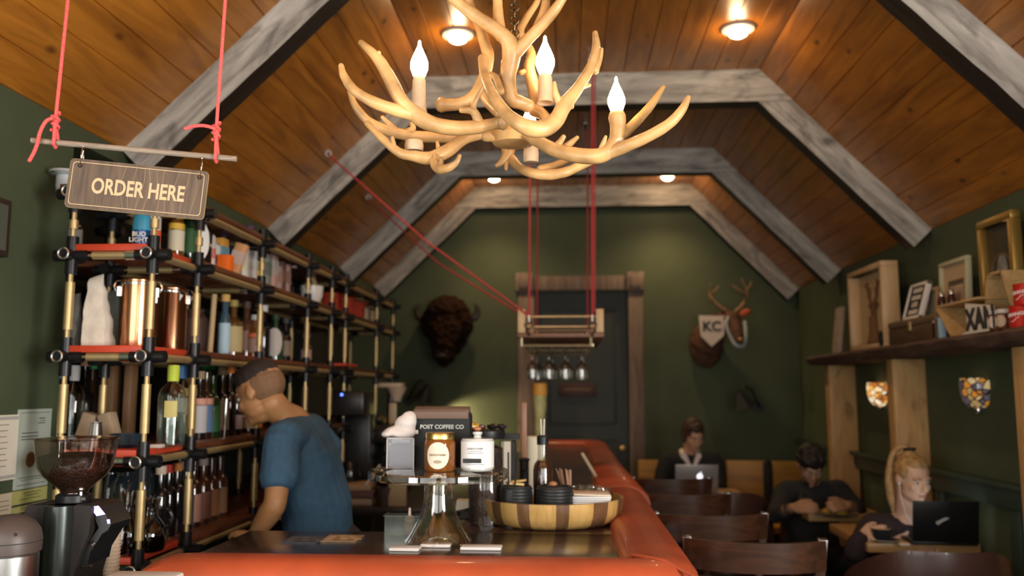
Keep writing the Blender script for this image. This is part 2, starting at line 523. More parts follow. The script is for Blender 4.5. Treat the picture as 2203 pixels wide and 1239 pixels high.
# roof trusses
def truss(y, label):
    root = thing('roof_truss', label, 'beam', (0, y, 0), group='grey roof trusses')
    tb, hb, hc = 0.115, 0.14, 0.19
    for (ex, ez, fx, n) in ((XL, ZEL, XFL, nl), (XR, ZER, XFR, nr)):
        a = V((ex, tb / 2, ez)) + n * (hb / 2); b = V((fx, tb / 2, ZF)) + n * (hb / 2)
        d = (b - a).normalized()
        a = a - d * 0.0; b = b + d * 0.03
        L = (b - a).length
        m = MB()
        nb = 14
        # slightly hewn edges: several boxes would be parts, so one loft with a wavering lower arris
        vs = []; fs = []
        for i in range(nb + 1):
            s_ = -L / 2 + L * i / nb
            j = 0.004 * noise.noise(V((s_ * 7, y, ex))) ; j2 = 0.004 * noise.noise(V((s_ * 9, y + 5, ex)))
            for (yy, zz) in ((-tb / 2 + j, -hb / 2 + j2), (tb / 2, -hb / 2 + j2), (tb / 2, hb / 2), (-tb / 2 + j, hb / 2)):
                vs.append((s_, yy, zz))
        m.v = vs
        for i in range(nb):
            o = i * 4
            for k in range(4):
                # side 0 is the underside (dark brown), others grey
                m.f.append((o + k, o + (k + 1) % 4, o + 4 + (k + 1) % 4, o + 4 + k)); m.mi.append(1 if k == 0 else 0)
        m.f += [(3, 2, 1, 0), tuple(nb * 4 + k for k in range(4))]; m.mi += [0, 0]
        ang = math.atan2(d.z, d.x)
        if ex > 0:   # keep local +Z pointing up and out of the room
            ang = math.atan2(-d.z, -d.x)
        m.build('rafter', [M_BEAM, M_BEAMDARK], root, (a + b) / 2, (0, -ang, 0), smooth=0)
    m = MB()
    x0b = XFL - 0.19 * (XFL - XL) / (ZF - ZEL) * 1.0; x1b = XFR + 0.19 * (XR - XFR) / (ZF - ZER)
    xm = (XFL + XFR) / 2
    m.slot(0).prism([(XFL - xm, -tb / 2 - .006, .095), (XFR - xm, -tb / 2 - .006, .095), (x1b - xm, -tb / 2 - .006, -.095), (x0b - xm, -tb / 2 - .006, -.095)], None, (0, tb + .006, 0))
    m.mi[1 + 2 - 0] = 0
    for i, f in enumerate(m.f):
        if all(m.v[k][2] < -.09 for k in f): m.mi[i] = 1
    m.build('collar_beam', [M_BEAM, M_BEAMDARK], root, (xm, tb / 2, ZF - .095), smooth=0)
    return root
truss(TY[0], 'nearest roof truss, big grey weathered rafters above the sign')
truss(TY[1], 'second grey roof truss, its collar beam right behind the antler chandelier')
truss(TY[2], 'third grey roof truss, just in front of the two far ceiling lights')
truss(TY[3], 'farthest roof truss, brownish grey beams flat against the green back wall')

# ------------------------------------------------------------------ doorway in the back wall
M_OLDWOOD = wood('old_brown_grey_wood', (0.10, 0.07, 0.055), (0.20, 0.15, 0.12), 'Z', 1.2, rough=0.8, knots=0.5, bump=0.3)
M_DOOR = mat('dark_green_door_paint', (0.018, 0.024, 0.018), 0.55, vary=0.1, vscale=4)
fr = MB()
fr.box((DX0 - .07, Y1 - .02, DZ / 2), (.15, .07, DZ), bevel=.008)
fr.box((DX1 + .05, Y1 - .02, DZ / 2), (.13, .07, DZ), bevel=.008)
fr.box(((DX0 + DX1) / 2, Y1 - .02, DZ + .075), (DX1 - DX0 + .1, .07, .13), bevel=.008)
trim = struct(fr.build('trim_2', M_OLDWOOD))
for xx in (DX0 - .085, DX1 + .05):
    b = MB(); b.box((xx, Y1 - .035, DZ + .085), (.16, .10, .17), bevel=.012); b.box((xx, Y1 - .09, DZ + .085), (.10, .02, .11), bevel=.01)
    b.build('corner_block', M_OLDWOOD, trim)
dr = MB()
dr.box(((DX0 + DX1) / 2, Y1 + .075, DZ / 2), (DX1 - DX0, .04, DZ))
for zz, hh in ((.62, .9), (1.72, 1.0)):
    for (dx, dz, w, h) in ((0, hh / 2, .58, .02), (0, -hh / 2, .58, .02), (-.29, 0, .02, hh), (.29, 0, .02, hh)):
        dr.box(((DX0 + DX1) / 2 + dx, Y1 + .052, zz + dz), (w, .012, h), bevel=.004)
door = struct(dr.build('door_1', M_DOOR))
h = MB(); h.ball((DX1 - .08, Y1 + .0, 1.0), .028); h.cyl((DX1 - .08, Y1 + .06, 1.0), (DX1 - .08, Y1, 1.0), .01)
h.build('door_handle', M_BRASS, door)
p = at(1242, 838, Y=Y1 + .04)
sg = thing('door_sign', 'small dark brown sign with faint lettering on the dark door', 'sign', p)
b = MB(); b.box((0, 0, 0), (.33, .02, .12), bevel=.006)
b.build('board', mat('dark_brown_board', (0.045, 0.02, 0.015), 0.6), sg)
m = MB()
for k in range(11): m.box((-.11 + k * .022, -.0105, .002 * (k % 3)), (.013 + .004 * (k % 2), .002, .022))
m.build('lettering', mat('faint_gold', (0.16, 0.085, 0.03), 0.6), sg)

# ------------------------------------------------------------------ pipe shelving along the left wall
PZ = [0.966, 1.286, 1.606, 1.926, 2.125]      # pipe heights
SH = [z + 0.034 for z in PZ]                  # shelf tops
M_SHELF = wood('reddish_shelf_board', (0.07, 0.022, 0.010), (0.15, 0.05, 0.02), 'Y', 1.4, rough=0.4)
M_REDPAINT = mat('red_painted_board', (0.52, 0.055, 0.020), 0.45, vary=0.1, vscale=9)
rack = thing('pipe_shelf', 'tall brass pipe shelving with black joints and wooden boards, loaded with bottles', 'shelf', (-1.3, 2.6, 0))
R0 = V((-1.3, 2.6, 0))
def rk(m, name, mats): return m.build(name, mats, rack)
def post(x, y, zt, ring=False):
    X, Yv = x - R0.x, y - R0.y
    m = MB()
    zs = [0] + [z for z in PZ if z <= zt + .01]
    for a, b in zip(zs[:-1], zs[1:]):
        lo = a + (.085 if a > 0 else 0.0); hi = b - .085
        m.cyl((X, Yv, lo), (X, Yv, hi), .0138, seg=14)
        m.cyl((X, Yv, hi), (X, Yv, b), .008, seg=8)
        m.cyl((X, Yv, a), (X, Yv, lo), .008, seg=8)
    po = rk(m, 'post', M_BRASS)
    for z in zs[1:]:
        f = MB()
        f.cyl((X, Yv, z - .06), (X, Yv, z + .06), .0185, seg=14)
        f.cyl((X - .055, Yv, z), (X + .055, Yv, z), .0185, seg=12)
        f.cyl((X, Yv - .045, z), (X, Yv + .055, z), .0185, seg=12)
        f.build('pipe_fitting', M_BLACKMETAL, po)
        if ring:
            q = MB(); q.torus((X, Yv - .048, z), .0165, .0035, (0, 1, 0), 18, 6); q.build('fitting_ring', M_STEEL, po)
XB = -1.62
rows = [2.6, 2.93, 3.56, 4.22, 4.66, 4.96, 5.79, 6.34]
post(-1.3, 2.6, 2.125, True); post(-1.565, 2.6, 2.125, True)
for y in rows[1:]: post(-1.3, y, 2.125)
for y in (2.93, 3.56, 4.22, 4.96, 5.79, 6.34): post(-1.62, y, 2.125)
post(-1.80, 3.24, 2.125)
def crossbar(x0, x1, y, z, collar=True):
    m = MB(); X0, X1, Yv = x0 - R0.x, x1 - R0.x, y - R0.y
    m.cyl((X0 + .07, Yv, z), (X1 - .07, Yv, z), .0135, seg=12)
    m.cyl((X0, Yv, z), (X1, Yv, z), .005, seg=8)
    o = rk(m, 'crossbar', M_BRASS)
    if collar:
        c = MB(); c.cyl((X1 - .085, Yv, z), (X1 - .055, Yv, z), .0175, seg=14); c.build('collar', M_CHROME, o)
for z in PZ:
    for y in (2.6, 2.93, 3.56, 4.22, 4.96, 5.79, 6.34):
        crossbar(-1.565 if y == 2.6 else -1.62, -1.3, y, z)
    m = MB()
    m.cyl((0, .06, z), (0, 6.34 - 2.6, z), .0125, seg=12); rk(m, 'long_rail', M_BRASS)
    m = MB(); m.cyl((-.32, .33, z), (-.32, 3.74, z), .0125, seg=12); rk(m, 'long_rail', M_BRASS)
for i, z in enumerate(SH):
    if i < 4:
        m = MB(); m.box((-.135, .15, z - .010), (.235, .32, .022), bevel=.002)
        rk(m, 'red_shelf_board', M_REDPAINT)
        y0 = 2.93
    else:
        y0 = 2.60
    XB0 = .65 if i < 4 else .33
    m = MB(); m.box((-XB0 / 2 + .01, (y0 + 6.38) / 2 - 2.6, z - .010), (XB0, 6.38 - y0, .020), bevel=.002)
    rk(m, 'shelf_board', M_SHELF)
for (px, py, Yv, lv, w) in ((484, 777, 3.62, 2, .18), (690, 663, 4.7, 3, .12), (722, 797, 4.7, 2, .12), (670, 572, 4.7, 4, .12)):
    p = at(px, py, Y=Yv)
    m = MB(); m.box((p.x - R0.x, Yv - R0.y + .12, SH[lv] + .006), (w, .26, .012))
    rk(m, 'red_shelf_board', M_REDPAINT)

# ------------------------------------------------------------------ bottles, cans, packs on the shelving
def prof_bottle(h, r, neck=.3, nr=.014, shoulder=.12):
    hn = h * (1 - neck)
    return [(0, 0), (r * .9, 0), (r, h * .02), (r, hn - h * shoulder), (r * .86, hn - h * shoulder * .45), (nr * 1.25, hn), (nr, hn + h * .03), (nr, h * .985), (nr * 1.1, h * .985), (nr * 1.1, h), (0, h)]
LIQ = {}
def bcol(col, rough=.08):
    k = tuple(col)
    if k not in LIQ: LIQ[k] = mat('bottle_glass_%d' % len(LIQ), col, rough, spec=0.8, coat=0.5)
    return LIQ[k]
LAB = {}
def lcol(col):
    k = tuple(col)
    if k not in LAB: LAB[k] = mat('label_paper_%d' % len(LAB), col, 0.6)
    return LAB[k]
NAMES_ITEM = []
def bottle(label, p, h, r, col, lab=None, cap=None, neck=.3, nr=.014, lz=(.16, .5), group=None, clear=False, name='bottle', cat='bottle', sx=1, sy=1, oval=False, lab2=None):
    t = thing(name, label, cat, p, group=group)
    m = MB(); m.lathe(prof_bottle(h, r, neck, nr), seg=18, sx=sx, sy=sy)
    m.build('glass_body', M_GLASS if clear else bcol(col), t)
    if lab:
        m = MB()
        def band(z0, z1, a0=0, a1=2 * PI):
            n = 18; vs = []; fs = []
            for k in range(n + 1):
                a = a0 + (a1 - a0) * k / n
                for zz in (z0, z1): vs.append(((r + .0012) * sx * math.cos(a), (r + .0012) * sy * math.sin(a), zz))
            for k in range(n): fs.append((2 * k, 2 * k + 2, 2 * k + 3, 2 * k + 1))
            m.add(vs, fs)
        if oval:
            n = 20; vs = [(0, 0, 0)]; fs = []
            zc = h * (lz[0] + lz[1]) / 2; zr = h * (lz[1] - lz[0]) / 2
            vs = []
            for ring in (0, .5, 1):
                for k in range(n):
                    a = 2 * PI * k / n
                    th = -PI / 2 + .25 + ring * .95 * math.cos(a)
                    vs.append(((r + .0015) * math.cos(th), (r + .0015) * math.sin(th), zc + zr * ring * math.sin(a)))
            for g in (0, 1):
                for k in range(n): fs.append((g * n + k, g * n + (k + 1) % n, (g + 1) * n + (k + 1) % n, (g + 1) * n + k))
            m.add(vs, fs)
        else:
            band(h * lz[0], h * lz[1])
        m.build('label', lcol(lab), t)
        if lab2:
            m = MB(); band(h * (lz[1] - .02), h * (lz[1] + .09)); m.build('label', lcol(lab2), t)
    if cap:
        m = MB(); m.lathe([(nr * 1.3, h * .9), (nr * 1.35, h * .905), (nr * 1.35, h * 1.015), (nr * 1.2, h * 1.02), (0, h * 1.02)], seg=14)
        m.build('cap', lcol(cap), t)
    return t
def can(label, p, h, r, col, band=None, top=(.6, .6, .6), group=None, name='can', cat='can'):
    t = thing(name, label, cat, p, group=group)
    m = MB(); m.lathe([(0, 0), (r * .8, 0), (r, h * .05), (r, h * .9), (r * .82, h * .97)], seg=20)
    m.build('can_body', lcol(col), t)
    m = MB(); m.lathe([(r * .82, h * .97), (r * .84, h), (r * .76, h), (r * .74, h * .975), (0, h * .975)], seg=20)
    m.build('can_lid', M_STEEL, t)
    if band:
        m = MB(); m.lathe([(r + .0008, h * .35), (r + .0008, h * .62)], seg=20); m.build('printed_band', lcol(band), t)
    return t
def pack(label, p, size, col, band=None, rz=0, lean=0, name='carton', cat='carton', group=None):
    t = thing(name, label, cat, p, group=group, rot=(0, lean, rz))
    m = MB(); m.box((0, 0, size[2] / 2), size, bevel=.003); m.build('pack_body', lcol(col), t)
    if band:
        m = MB(); m.box((0, 0, size[2] * .6), (size[0] + .002, size[1] + .002, size[2] * .35)); m.build('printed_panel', lcol(band), t)
    return t
def on(px, lv, X=-1.40, Y=None):
    """stand on shelf lv at the measured column px"""
    z = SH[lv]
    p = at(px, 900 - 300 * (lv > 1), X=X) if Y is None else at(px, 900 - 300 * (lv > 1), Y=Y)
    # refine the column at the true height
    for _ in range(3):
        d = p - V((0, 0, CAM_H)); d.z = z - CAM_H
        zz = d.dot(_F); x = 1101.5 + F_PX * d.dot(_R) / zz
        p.x += (px - x) * zz / F_PX if Y is not None else 0
        if Y is None: p.y += (px - x) * zz / F_PX * p.y / p.x
    return V((p.x, p.y, z))
BRN, DGR, BLK, AMB, CLR = (.03, .012, .006), (.010, .035, .012), (.008, .007, .008), (.16, .055, .012), (.5, .55, .5)
# second shelf from the top
t = thing('beer_bottle', 'blue aluminium beer bottle at the front corner of the red upper board', 'bottle', on(303, 3, Y=2.70))
m = MB(); m.lathe([(0, 0), (.026, 0), (.028, .006), (.028, .085), (.027, .098), (.023, .112), (.0185, .125), (.0165, .15), (.0165, .172), (.018, .173), (.018, .18), (0, .18)], seg=24)
m.build('can_body', mat('blue_aluminium', (0.012, 0.085, 0.26), 0.3, 0.4), t)
m = MB(); m.lathe([(.0286, .062), (.0286, .085), (.0276, .0985), (.0236, .1125), (.019, .1255)], seg=24)
m.build('label', mat('light_blue_print', (0.05, 0.30, 0.45), 0.35), t)
text_mesh('BUD', .021, M_WHITE, 'lettering', t, (.006, -.0286, .046), (PI / 2, 0, .25), bold=.0006)
text_mesh('LIGHT', .021, M_WHITE, 'lettering', t, (.005, -.0288, .027), (PI / 2, 0, .2), bold=.0006)
can('white can with an orange stripe beside the blue beer bottle', on(329, 3, Y=2.86), .15, .022, (.62, .58, .52), (.72, .10, .03))
bottle('dark bottle with a white cap left of the front brass post', on(152, 3, Y=2.97), .24, .033, BLK, (.4, .4, .36), (.75, .74, .7), neck=.36)
bottle('dark bottle with a pale low label at the far left of the upper board', on(128, 3, Y=3.0), .20, .03, BLK, (.35, .36, .34))
bottle('amber bottle with a yellow collar behind the second brass post', on(362, 3), .23, .028, AMB, (.66, .58, .42), None, lab2=(.75, .45, .05))
bottle('slim amber bottle with a cream label next to the green bottles', on(377, 3, X=-1.44), .25, .026, AMB, (.6, .55, .42), (.62, .5, .3))
bottle('dark green bottle with a pale cap on the upper board', on(393, 3), .27, .034, DGR, (.03, .10, .03), (.6, .6, .55))
bottle('wide green bottle with white lettering panel on the upper board', on(410, 3), .28, .036, DGR, (.45, .45, .40), (.5, .5, .5), lz=(.3, .6))
bottle('black bottle with a white oval label beside the third brass post', on(421, 3, X=-1.37), .22, .04, BLK, (.78, .76, .72), None, oval=True, lz=(.08, .75))
can('white and pink can right of the third brass post', on(441, 3), .15, .028, (.66, .6, .56), (.6, .2, .16))
can('white can with pale blue band among the cans', on(454, 3), .12, .028, (.6, .62, .6), (.12, .28, .42))
pack('blue and orange carton among the cans on the upper board', on(466, 3), (.06, .06, .15), (.75, .36, .06), (.14, .32, .42))
bottle('deep blue bottle with a brown stopper on the upper board', on(478, 3, X=-1.43), .22, .036, (.01, .06, .15), (.02, .14, .28), (.3, .2, .1))
pack('small bright orange box at the edge of the upper board', on(480, 3, X=-1.34), (.05, .05, .07), (.9, .16, .01))
pack('leaning pink and orange pouch on the upper board', on(497, 3, X=-1.38), (.05, .03, .15), (.72, .36, .16), (.66, .48, .40), lean=.3, name='pouch', cat='pouch')
can('grey can with an orange top on the upper board', on(507, 3, X=-1.41), .15, .028, (.34, .32, .27), (.75, .42, .05))
can('tall white can with green print on the upper board', on(521, 3), .165, .03, (.72, .68, .58), (.66, .6, .42))
bottle('dark bottle with a big square white label on the upper board', on(537, 3), .26, .036, BLK, (.74, .70, .68), (.10, .04, .12), lz=(.12, .58), neck=.25)
can('green and yellow can left of the fourth brass post', on(553, 3), .12, .032, (.42, .42, .16), (.6, .38, .08))
bottle('tall dark bottle with a yellow cap at the back of the upper board', on(458, 3, X=-1.56), .30, .035, BLK, None, (.75, .55, .03))
bottle('tall dark bottle with a white cap at the back of the upper board', on(447, 3, X=-1.56), .27, .035, BLK, None, (.6, .58, .55))
bottle('dark bottle with a purple cap at the back of the upper board', on(533, 3, X=-1.55), .30, .034, BLK, None, (.14, .04, .2))
bottle('dark bottle with a red cap at the back of the upper board', on(559, 3, X=-1.5), .27, .034, BLK, None, (.6, .06, .03))
pack('grey green pack, leftmost of the row of packs behind the fourth post', on(577, 3), (.04, .06, .17), (.30, .32, .26), (.2, .22, .18), name='coffee_pack', cat='pack')
pack('tall pink pack, the tallest of the row of packs', on(591, 3), (.045, .06, .20), (.62, .38, .32), (.6, .5, .44), name='coffee_pack', cat='pack')
pack('short pale pink pack in the middle of the row of packs', on(603, 3), (.035, .06, .14), (.58, .44, .38), (.5, .3, .26), name='coffee_pack', cat='pack')
pack('dark brown pack in the row of packs', on(613, 3), (.035, .06, .17), (.18, .09, .07), (.3, .14, .1), name='coffee_pack', cat='pack')
pack('pink brown pack, rightmost of the row of packs', on(623, 3), (.035, .06, .165), (.58, .36, .32), (.4, .22, .2), name='coffee_pack', cat='pack')
t = thing('bowl', 'white bowl standing on a red board near the far end of the shelving', 'bowl', on(682, 3, X=-1.37))
t.location.z += .013
m = MB(); m.lathe([(0, 0), (.045, 0), (.058, .03), (.062, .085), (.056, .085), (.052, .03), (0, .008)], seg=20); m.build('bowl_body', mat('white_ceramic', (.7, .68, .64), .3), t)
p = on(703, 3, X=-1.38)
t = tag(MB().bar((0, 0, .0), (-.06, 0, .23), .02, .02).build('wooden_stick', M_PALEWOOD, loc=p), 'brown stick leaning beside the white bowl', 'stick')
for k, (px, lb) in enumerate(((728, 'red woven basket nearest the white bowl'), (752, 'red woven basket, middle of three at the far end'), (776, 'red woven basket, last before the beige boxes'))):
    t = thing('basket', lb, 'basket', on(px, 3, X=-1.42), group='red baskets on the shelving')
    m = MB(); m.lathe([(0, 0), (.07, 0), (.078, .03), (.083, .06), (.08, .10), (.086, .105), (.086, .115), (.076, .115), (.07, .03), (0, .01)], seg=22, sx=.9, sy=1.2)
    m.build('woven_body', mat('red_weave', (.38, .035, .015), .8, vary=.4, vscale=60, bump=.4), t)
    m = MB(); m.torus((0, 0, .118), .084, .006, seg=22, tseg=6); m.build('rim', mat('red_weave', (.38, .035, .015)), t)
pack('square beige box at the far end of the shelving', on(798, 3, X=-1.42), (.07, .10, .11), (.52, .42, .28), name='box', cat='box')
pack('upright beige box, last thing on the upper board', on(818, 3, X=-1.37), (.03, .12, .10), (.46, .34, .22), name='box', cat='box')
# top board
bottle('clear jar with pale paper band at the left end of the top board', on(141, 4, Y=2.72), .07, .03, CLR, (.5, .55, .58), (.4, .4, .4), neck=.15, nr=.04, lz=(.2, .8), name='jar', cat='jar')
bottle('small clear bottle standing near the far end of the top board', on(566, 2 + 2, X=-1.45), .06, .02, (.3, .32, .33), None, (.3, .35, .4))

# third shelf: paper bags, copper canisters
def paper_bag(label, p, w, d, h, col, lean=0, rz=0, fold=.5, name='paper_bag'):
    random.seed(hash(label) % 1000 if False else len(label))
    m = MB(); n = 10; ks = 16; vs = []; fs = []
    for i in range(n + 1):
        f = i / n
        ww = w * (1 - .45 * f ** 1.4); dd = d * (1 - f ** 1.2) + .012
        for k in range(ks):
            a = 2 * PI * k / ks
            c, s_ = math.cos(a), math.sin(a)
            sq = 1 / max(abs(c), abs(s_)) ** .75
            x = ww / 2 * c * sq; y = dd / 2 * s_ * sq
            j = .006 * noise.noise(V((x * 30 + len(label), y * 30, f * 7)))
            vs.append((x + j + lean * f * h, y + j * 1.5, f * h * (1 + (.06 * math.sin(a * 1.0 + 1) if i == n else 0))))
    for i in range(n):
        for k in range(ks):
            a, b = i * ks + k, i * ks + (k + 1) % ks
            fs.append((a, b, b + ks, a + ks))
    fs.append(tuple(range(ks - 1, -1, -1)))
    m.add(vs, fs); m.f.append(tuple(n * ks + k for k in range(ks))); m.mi.append(0)
    o = m.build(name, mat('bag_paper_%s' % (str(round(col[0], 2)).replace('.', '_')), col, .85, vary=.12, vscale=25, bump=.25), loc=p, rot=(0, 0, rz), smooth=30)
    return tag(o, label, 'bag')
paper_bag('white paper bag with a pinched top in front of the copper canisters', on(212, 2, Y=2.68), .085, .06, .225, (.68, .60, .50), lean=-.09)
paper_bag('grey blue bag slumped between the white bag and the copper canister', on(246, 2, Y=2.83), .07, .07, .20, (.42, .46, .45), lean=-.05)
paper_bag('grey bag behind the front left brass post', on(143, 2, Y=2.98), .10, .08, .20, (.36, .36, .32), lean=.05)
M_COPPER = mat('polished_copper', (.72, .33, .17), .2, 1.0)
def canister(label, p, r, h, lever=True):
    t = thing('copper_canister', label, 'canister', p)
    m = MB(); m.lathe([(0, 0), (r * .97, 0), (r, .006), (r, h * .93), (r * 1.03, h * .94), (r * 1.03, h * .965), (r * .98, h * .97), (r * .9, h * .985), (0, h)], seg=36)
    m.build('body', M_COPPER, t)
    m = MB(); m.lathe([(r * 1.01, h * .895), (r * 1.035, h * .90), (r * 1.035, h * .925), (r * 1.01, h * .93)], seg=36); m.build('lid_ring', M_CHROME, t)
    for a in (.3, PI + .6):
        m = MB()
        c, s_ = math.cos(a), math.sin(a)
        q = lambda rr, zz: (rr * c, rr * s_, zz)
        m.tube([q(r, h * .78), q(r + .012, h * .80), q(r + .02, h * .88), q(r + .012, h * .95), q(r * .96, h * .965)], .0026, 6)
        m.box(q(r + .004, h * .80), (.012, .018, .03), (0, 0, a))
        m.build('clasp', M_CHROME, t)
    return t
canister('big copper canister with clamp lid behind the right front brass post', on(291, 2, Y=2.76), .055, .232)
canister('second copper canister, further back with a white tag on its clasp', on(365, 2, Y=2.99), .052, .232)
canister('copper canister mostly hidden behind the first one', on(252, 2, Y=3.05), .04, .25)
p = at(386, 640, Y=2.96)
t = tag(MB().box((0, 0, 0), (.014, .002, .026), (0, .5, .2)).build('paper_tag', M_WHITE, loc=p), 'small white tag hanging from the canister clasp', 'tag')
DBR = (.07, .035, .03)
for px, X, h_, r_, c_, lb in ((470, -1.52, .19, .06, DBR, 'dull brown vase on the middle board left of the barman'), (497, -1.58, .17, .05, (.03, .035, .03), 'dark green jar beside the brown vase')):
    t = thing('vase', lb, 'vase', on(px, 2, X=X))
    m = MB(); m.lathe([(0, 0), (r_ * .8, 0), (r_, h_ * .3), (r_ * .95, h_ * .8), (r_ * .6, h_ * .93), (r_ * .65, h_), (r_ * .5, h_), (0, h_ * .9)], seg=20)
    m.build('vase_body', mat('vase_%d' % px, c_, .4), t)
bottle('slim bottle with a pale blue label and wooden stopper above the barman', on(531, 2, X=-1.44), .26, .024, (.05, .1, .14), (.45, .62, .72), (.72, .42, .12), lz=(.06, .55))
bottle('square shouldered bottle with a gold label above the barman', on(548, 2, X=-1.42), .24, .04, (.10, .045, .01), (.46, .36, .17), (.35, .26, .08), lz=(.1, .55))
bottle('cognac bottle with dark stopper behind the brass post above the barman', on(575, 2, X=-1.46), .26, .038, (.10, .04, .02), (.25, .14, .1), (.1, .05, .03))
bottle('amber bottle with pale neck band above the barman', on(592, 2, X=-1.42), .20, .036, AMB, (.30, .18, .14), (.5, .5, .48), lab2=(.55, .12, .05))
bottle('bottle with a round silver cap and dark glass', on(610, 2, X=-1.44), .26, .034, BLK, None, (.7, .68, .62))
bottle('green bottle with a big pale round label right of the barman', on(634, 2, X=-1.40), .22, .042, (.01, .05, .018), (.52, .46, .42), (.02, .05, .02), oval=True, lz=(.1, .72))
bottle('slim dark bottle with brown strip label right of the green bottle', on(655, 2, X=-1.42), .22, .03, BLK, (.25, .18, .12), (.05, .05, .05))
bottle('small bottle with a pink cap far along the middle board', on(697, 2, X=-1.40), .16, .028, DBR, (.35, .25, .22), (.6, .4, .36))
tag(MB().tube([(0, 0, 0), (.01, 0, .25)], .011, 10).build('rolling_pin', M_PALEWOOD, loc=on(503, 2, X=-1.44)), 'slim wooden rod standing on the middle board', 'rod')

# fourth shelf: jugs and spirits
def jug(label, p, h, r, cap, lab=None):
    t = thing('glass_jug', label, 'bottle', p)
    m = MB(); m.lathe([(0, .004), (r * .92, 0), (r, .01), (r, h * .62), (r * .85, h * .70), (r * .4, h * .78), (r * .33, h * .82), (r * .33, h * .97), (r * .38, h * .97), (r * .38, h)], seg=24)
    m.build('glass_body', glass('bottle_clear_glass', (.80, .84, .80), .03, .5), t)
    m = MB(); m.lathe([(0, .008), (r * .93, .008), (r * .94, h * .42), (0, h * .42)], seg=24); m.build('clear_spirit', glass('spirit', (.74, .78, .76), .02, .8), t)
    m = MB(); m.lathe([(r * .42, h * .80), (r * .44, h * .97), (r * .4, h * 1.0), (0, h * 1.0)], seg=18); m.build('cap', lcol(cap), t)
    if lab:
        m = MB()
        n = 8; vs = []; fs = []
        for k in range(n + 1):
            a = -PI / 2 - .1 + .9 * k / n
            for zz in (h * .36, h * .56): vs.append(((r + .001) * math.cos(a), (r + .001) * math.sin(a), zz))
        for k in range(n): fs.append((2 * k, 2 * k + 2, 2 * k + 3, 2 * k + 1))
        m.add(vs, fs); m.build('label', lcol(lab), t)
    return t
jug('large clear bottle with a yellow green neck between the brass posts', on(366, 1, Y=2.78), .265, .044, (.45, .55, .05), (.55, .46, .16))
jug('clear bottle with a blue cap half behind the yellow necked one', on(388, 1, Y=2.96), .28, .044, (.06, .16, .36), (.4, .4, .36))
jug('clear bottle with a blue cap left of the front brass post', on(118, 1, Y=2.92), .28, .045, (.05, .14, .34), (.4, .42, .36))
jug('clear bottle without coloured cap just right of the left brass post', on(152, 1, Y=2.95), .27, .04, (.4, .4, .4))
bottle('dark bottle with pink and white neck foil behind the jigger', on(176, 1, Y=3.05), .30, .036, BLK, None, (.62, .3, .22), neck=.4)
bottle('dark bottle with a green neck behind the jigger', on(192, 1, Y=3.10), .29, .036, BRN, None, (.02, .22, .06), neck=.4)
for px, Yv, rz, lb in ((176, 2.84, .3, 'leaning kraft paper sleeve left of the steel jigger'), (246, 2.84, -.25, 'leaning kraft paper sleeve right of the steel jigger')):
    t = thing('paper_sleeve', lb, 'sleeve', on(px, 1, Y=Yv), rot=(0, .3 if px < 200 else -.3, 0))
    m = MB(); m.box((0, 0, .055), (.045, .05, .11), bevel=.004); m.build('sleeve_body', M_KRAFT, t)
t = thing('jigger', 'steel jigger cup between the kraft sleeves on the lower board', 'jigger', on(204, 1, Y=2.72))
m = MB(); m.lathe([(0, 0), (.025, 0), (.026, .003), (.017, .075), (.019, .08), (.015, .08), (.012, .01), (0, .01)], seg=24); m.build('cup', M_STEEL, t)
for px, lb in ((238, 'brown wooden board standing behind the kraft sleeve, left one'), (275, 'brown wooden board standing behind the kraft sleeve, right one')):
    o = MB().box((0, 0, .14), (.028, .05, .27), bevel=.003).build('cutting_board', wood('stick_wood', (.18, .09, .04), (.30, .16, .08), 'Z', 1.5), loc=on(px, 1, Y=3.06))
    tag(o, lb, 'board')
t = thing('bowl', 'dark blue bowl on the red board behind the grinder', 'bowl', on(272, 1, Y=2.70))
m = MB(); m.lathe([(0, 0), (.03, 0), (.045, .012), (.052, .045), (.050, .045), (.042, .015), (0, .006)], seg=28); m.build('bowl_body', mat('blue_black_ceramic', (.012, .024, .035), .35), t)
pack('small white box at the foot of the big clear bottle', on(338, 1, Y=2.71), (.035, .04, .012), (.6, .52, .44), name='box', cat='box')
row = [(416, 'bottle with two mustard labels right of the brass post', BRN, (.42, .26, .08), (.1, .08, .05), .27),
       (428, 'bottle with a pink and white neck and dark label', BLK, (.10, .06, .05), (.62, .32, .26), .31),
       (439, 'bottle with a tall white label left of the pink and blue one', BLK, (.50, .49, .50), (.3, .2, .1), .25),
       (452, 'bottle with a pink and blue label in front of the green necks', BRN, (.10, .18, .32), None, .25),
       (446, 'green necked bottle, left one of two', (.01, .05, .015), None, (.02, .22, .06), .30),
       (458, 'green necked bottle, right one of two', (.01, .05, .015), None, (.02, .25, .07), .30),
       (466, 'bottle with a yellow and red spotted green label', (.01, .05, .015), (.04, .16, .05), None, .24),
       (474, 'dark bottle with a slim steel pourer', BLK, None, (.5, .5, .5), .31),
       (485, 'bottle with a narrow cream label beside the steel stirrer', BLK, (.34, .26, .18), (.25, .18, .1), .27),
       (500, 'bottle with an orange cap near the face of the barman', BLK, None, (.66, .16, .02), .28),
       (514, 'dark bottle with a small pale square label in front of the barman', BLK, (.42, .32, .34), None, .24),
       (543, 'bottle with a cream label below the chin of the barman', BRN, (.46, .34, .2), None, .20),
       (556, 'bottle with an orange label close to the shoulder of the barman', BRN, (.48, .14, .03), None, .20)]
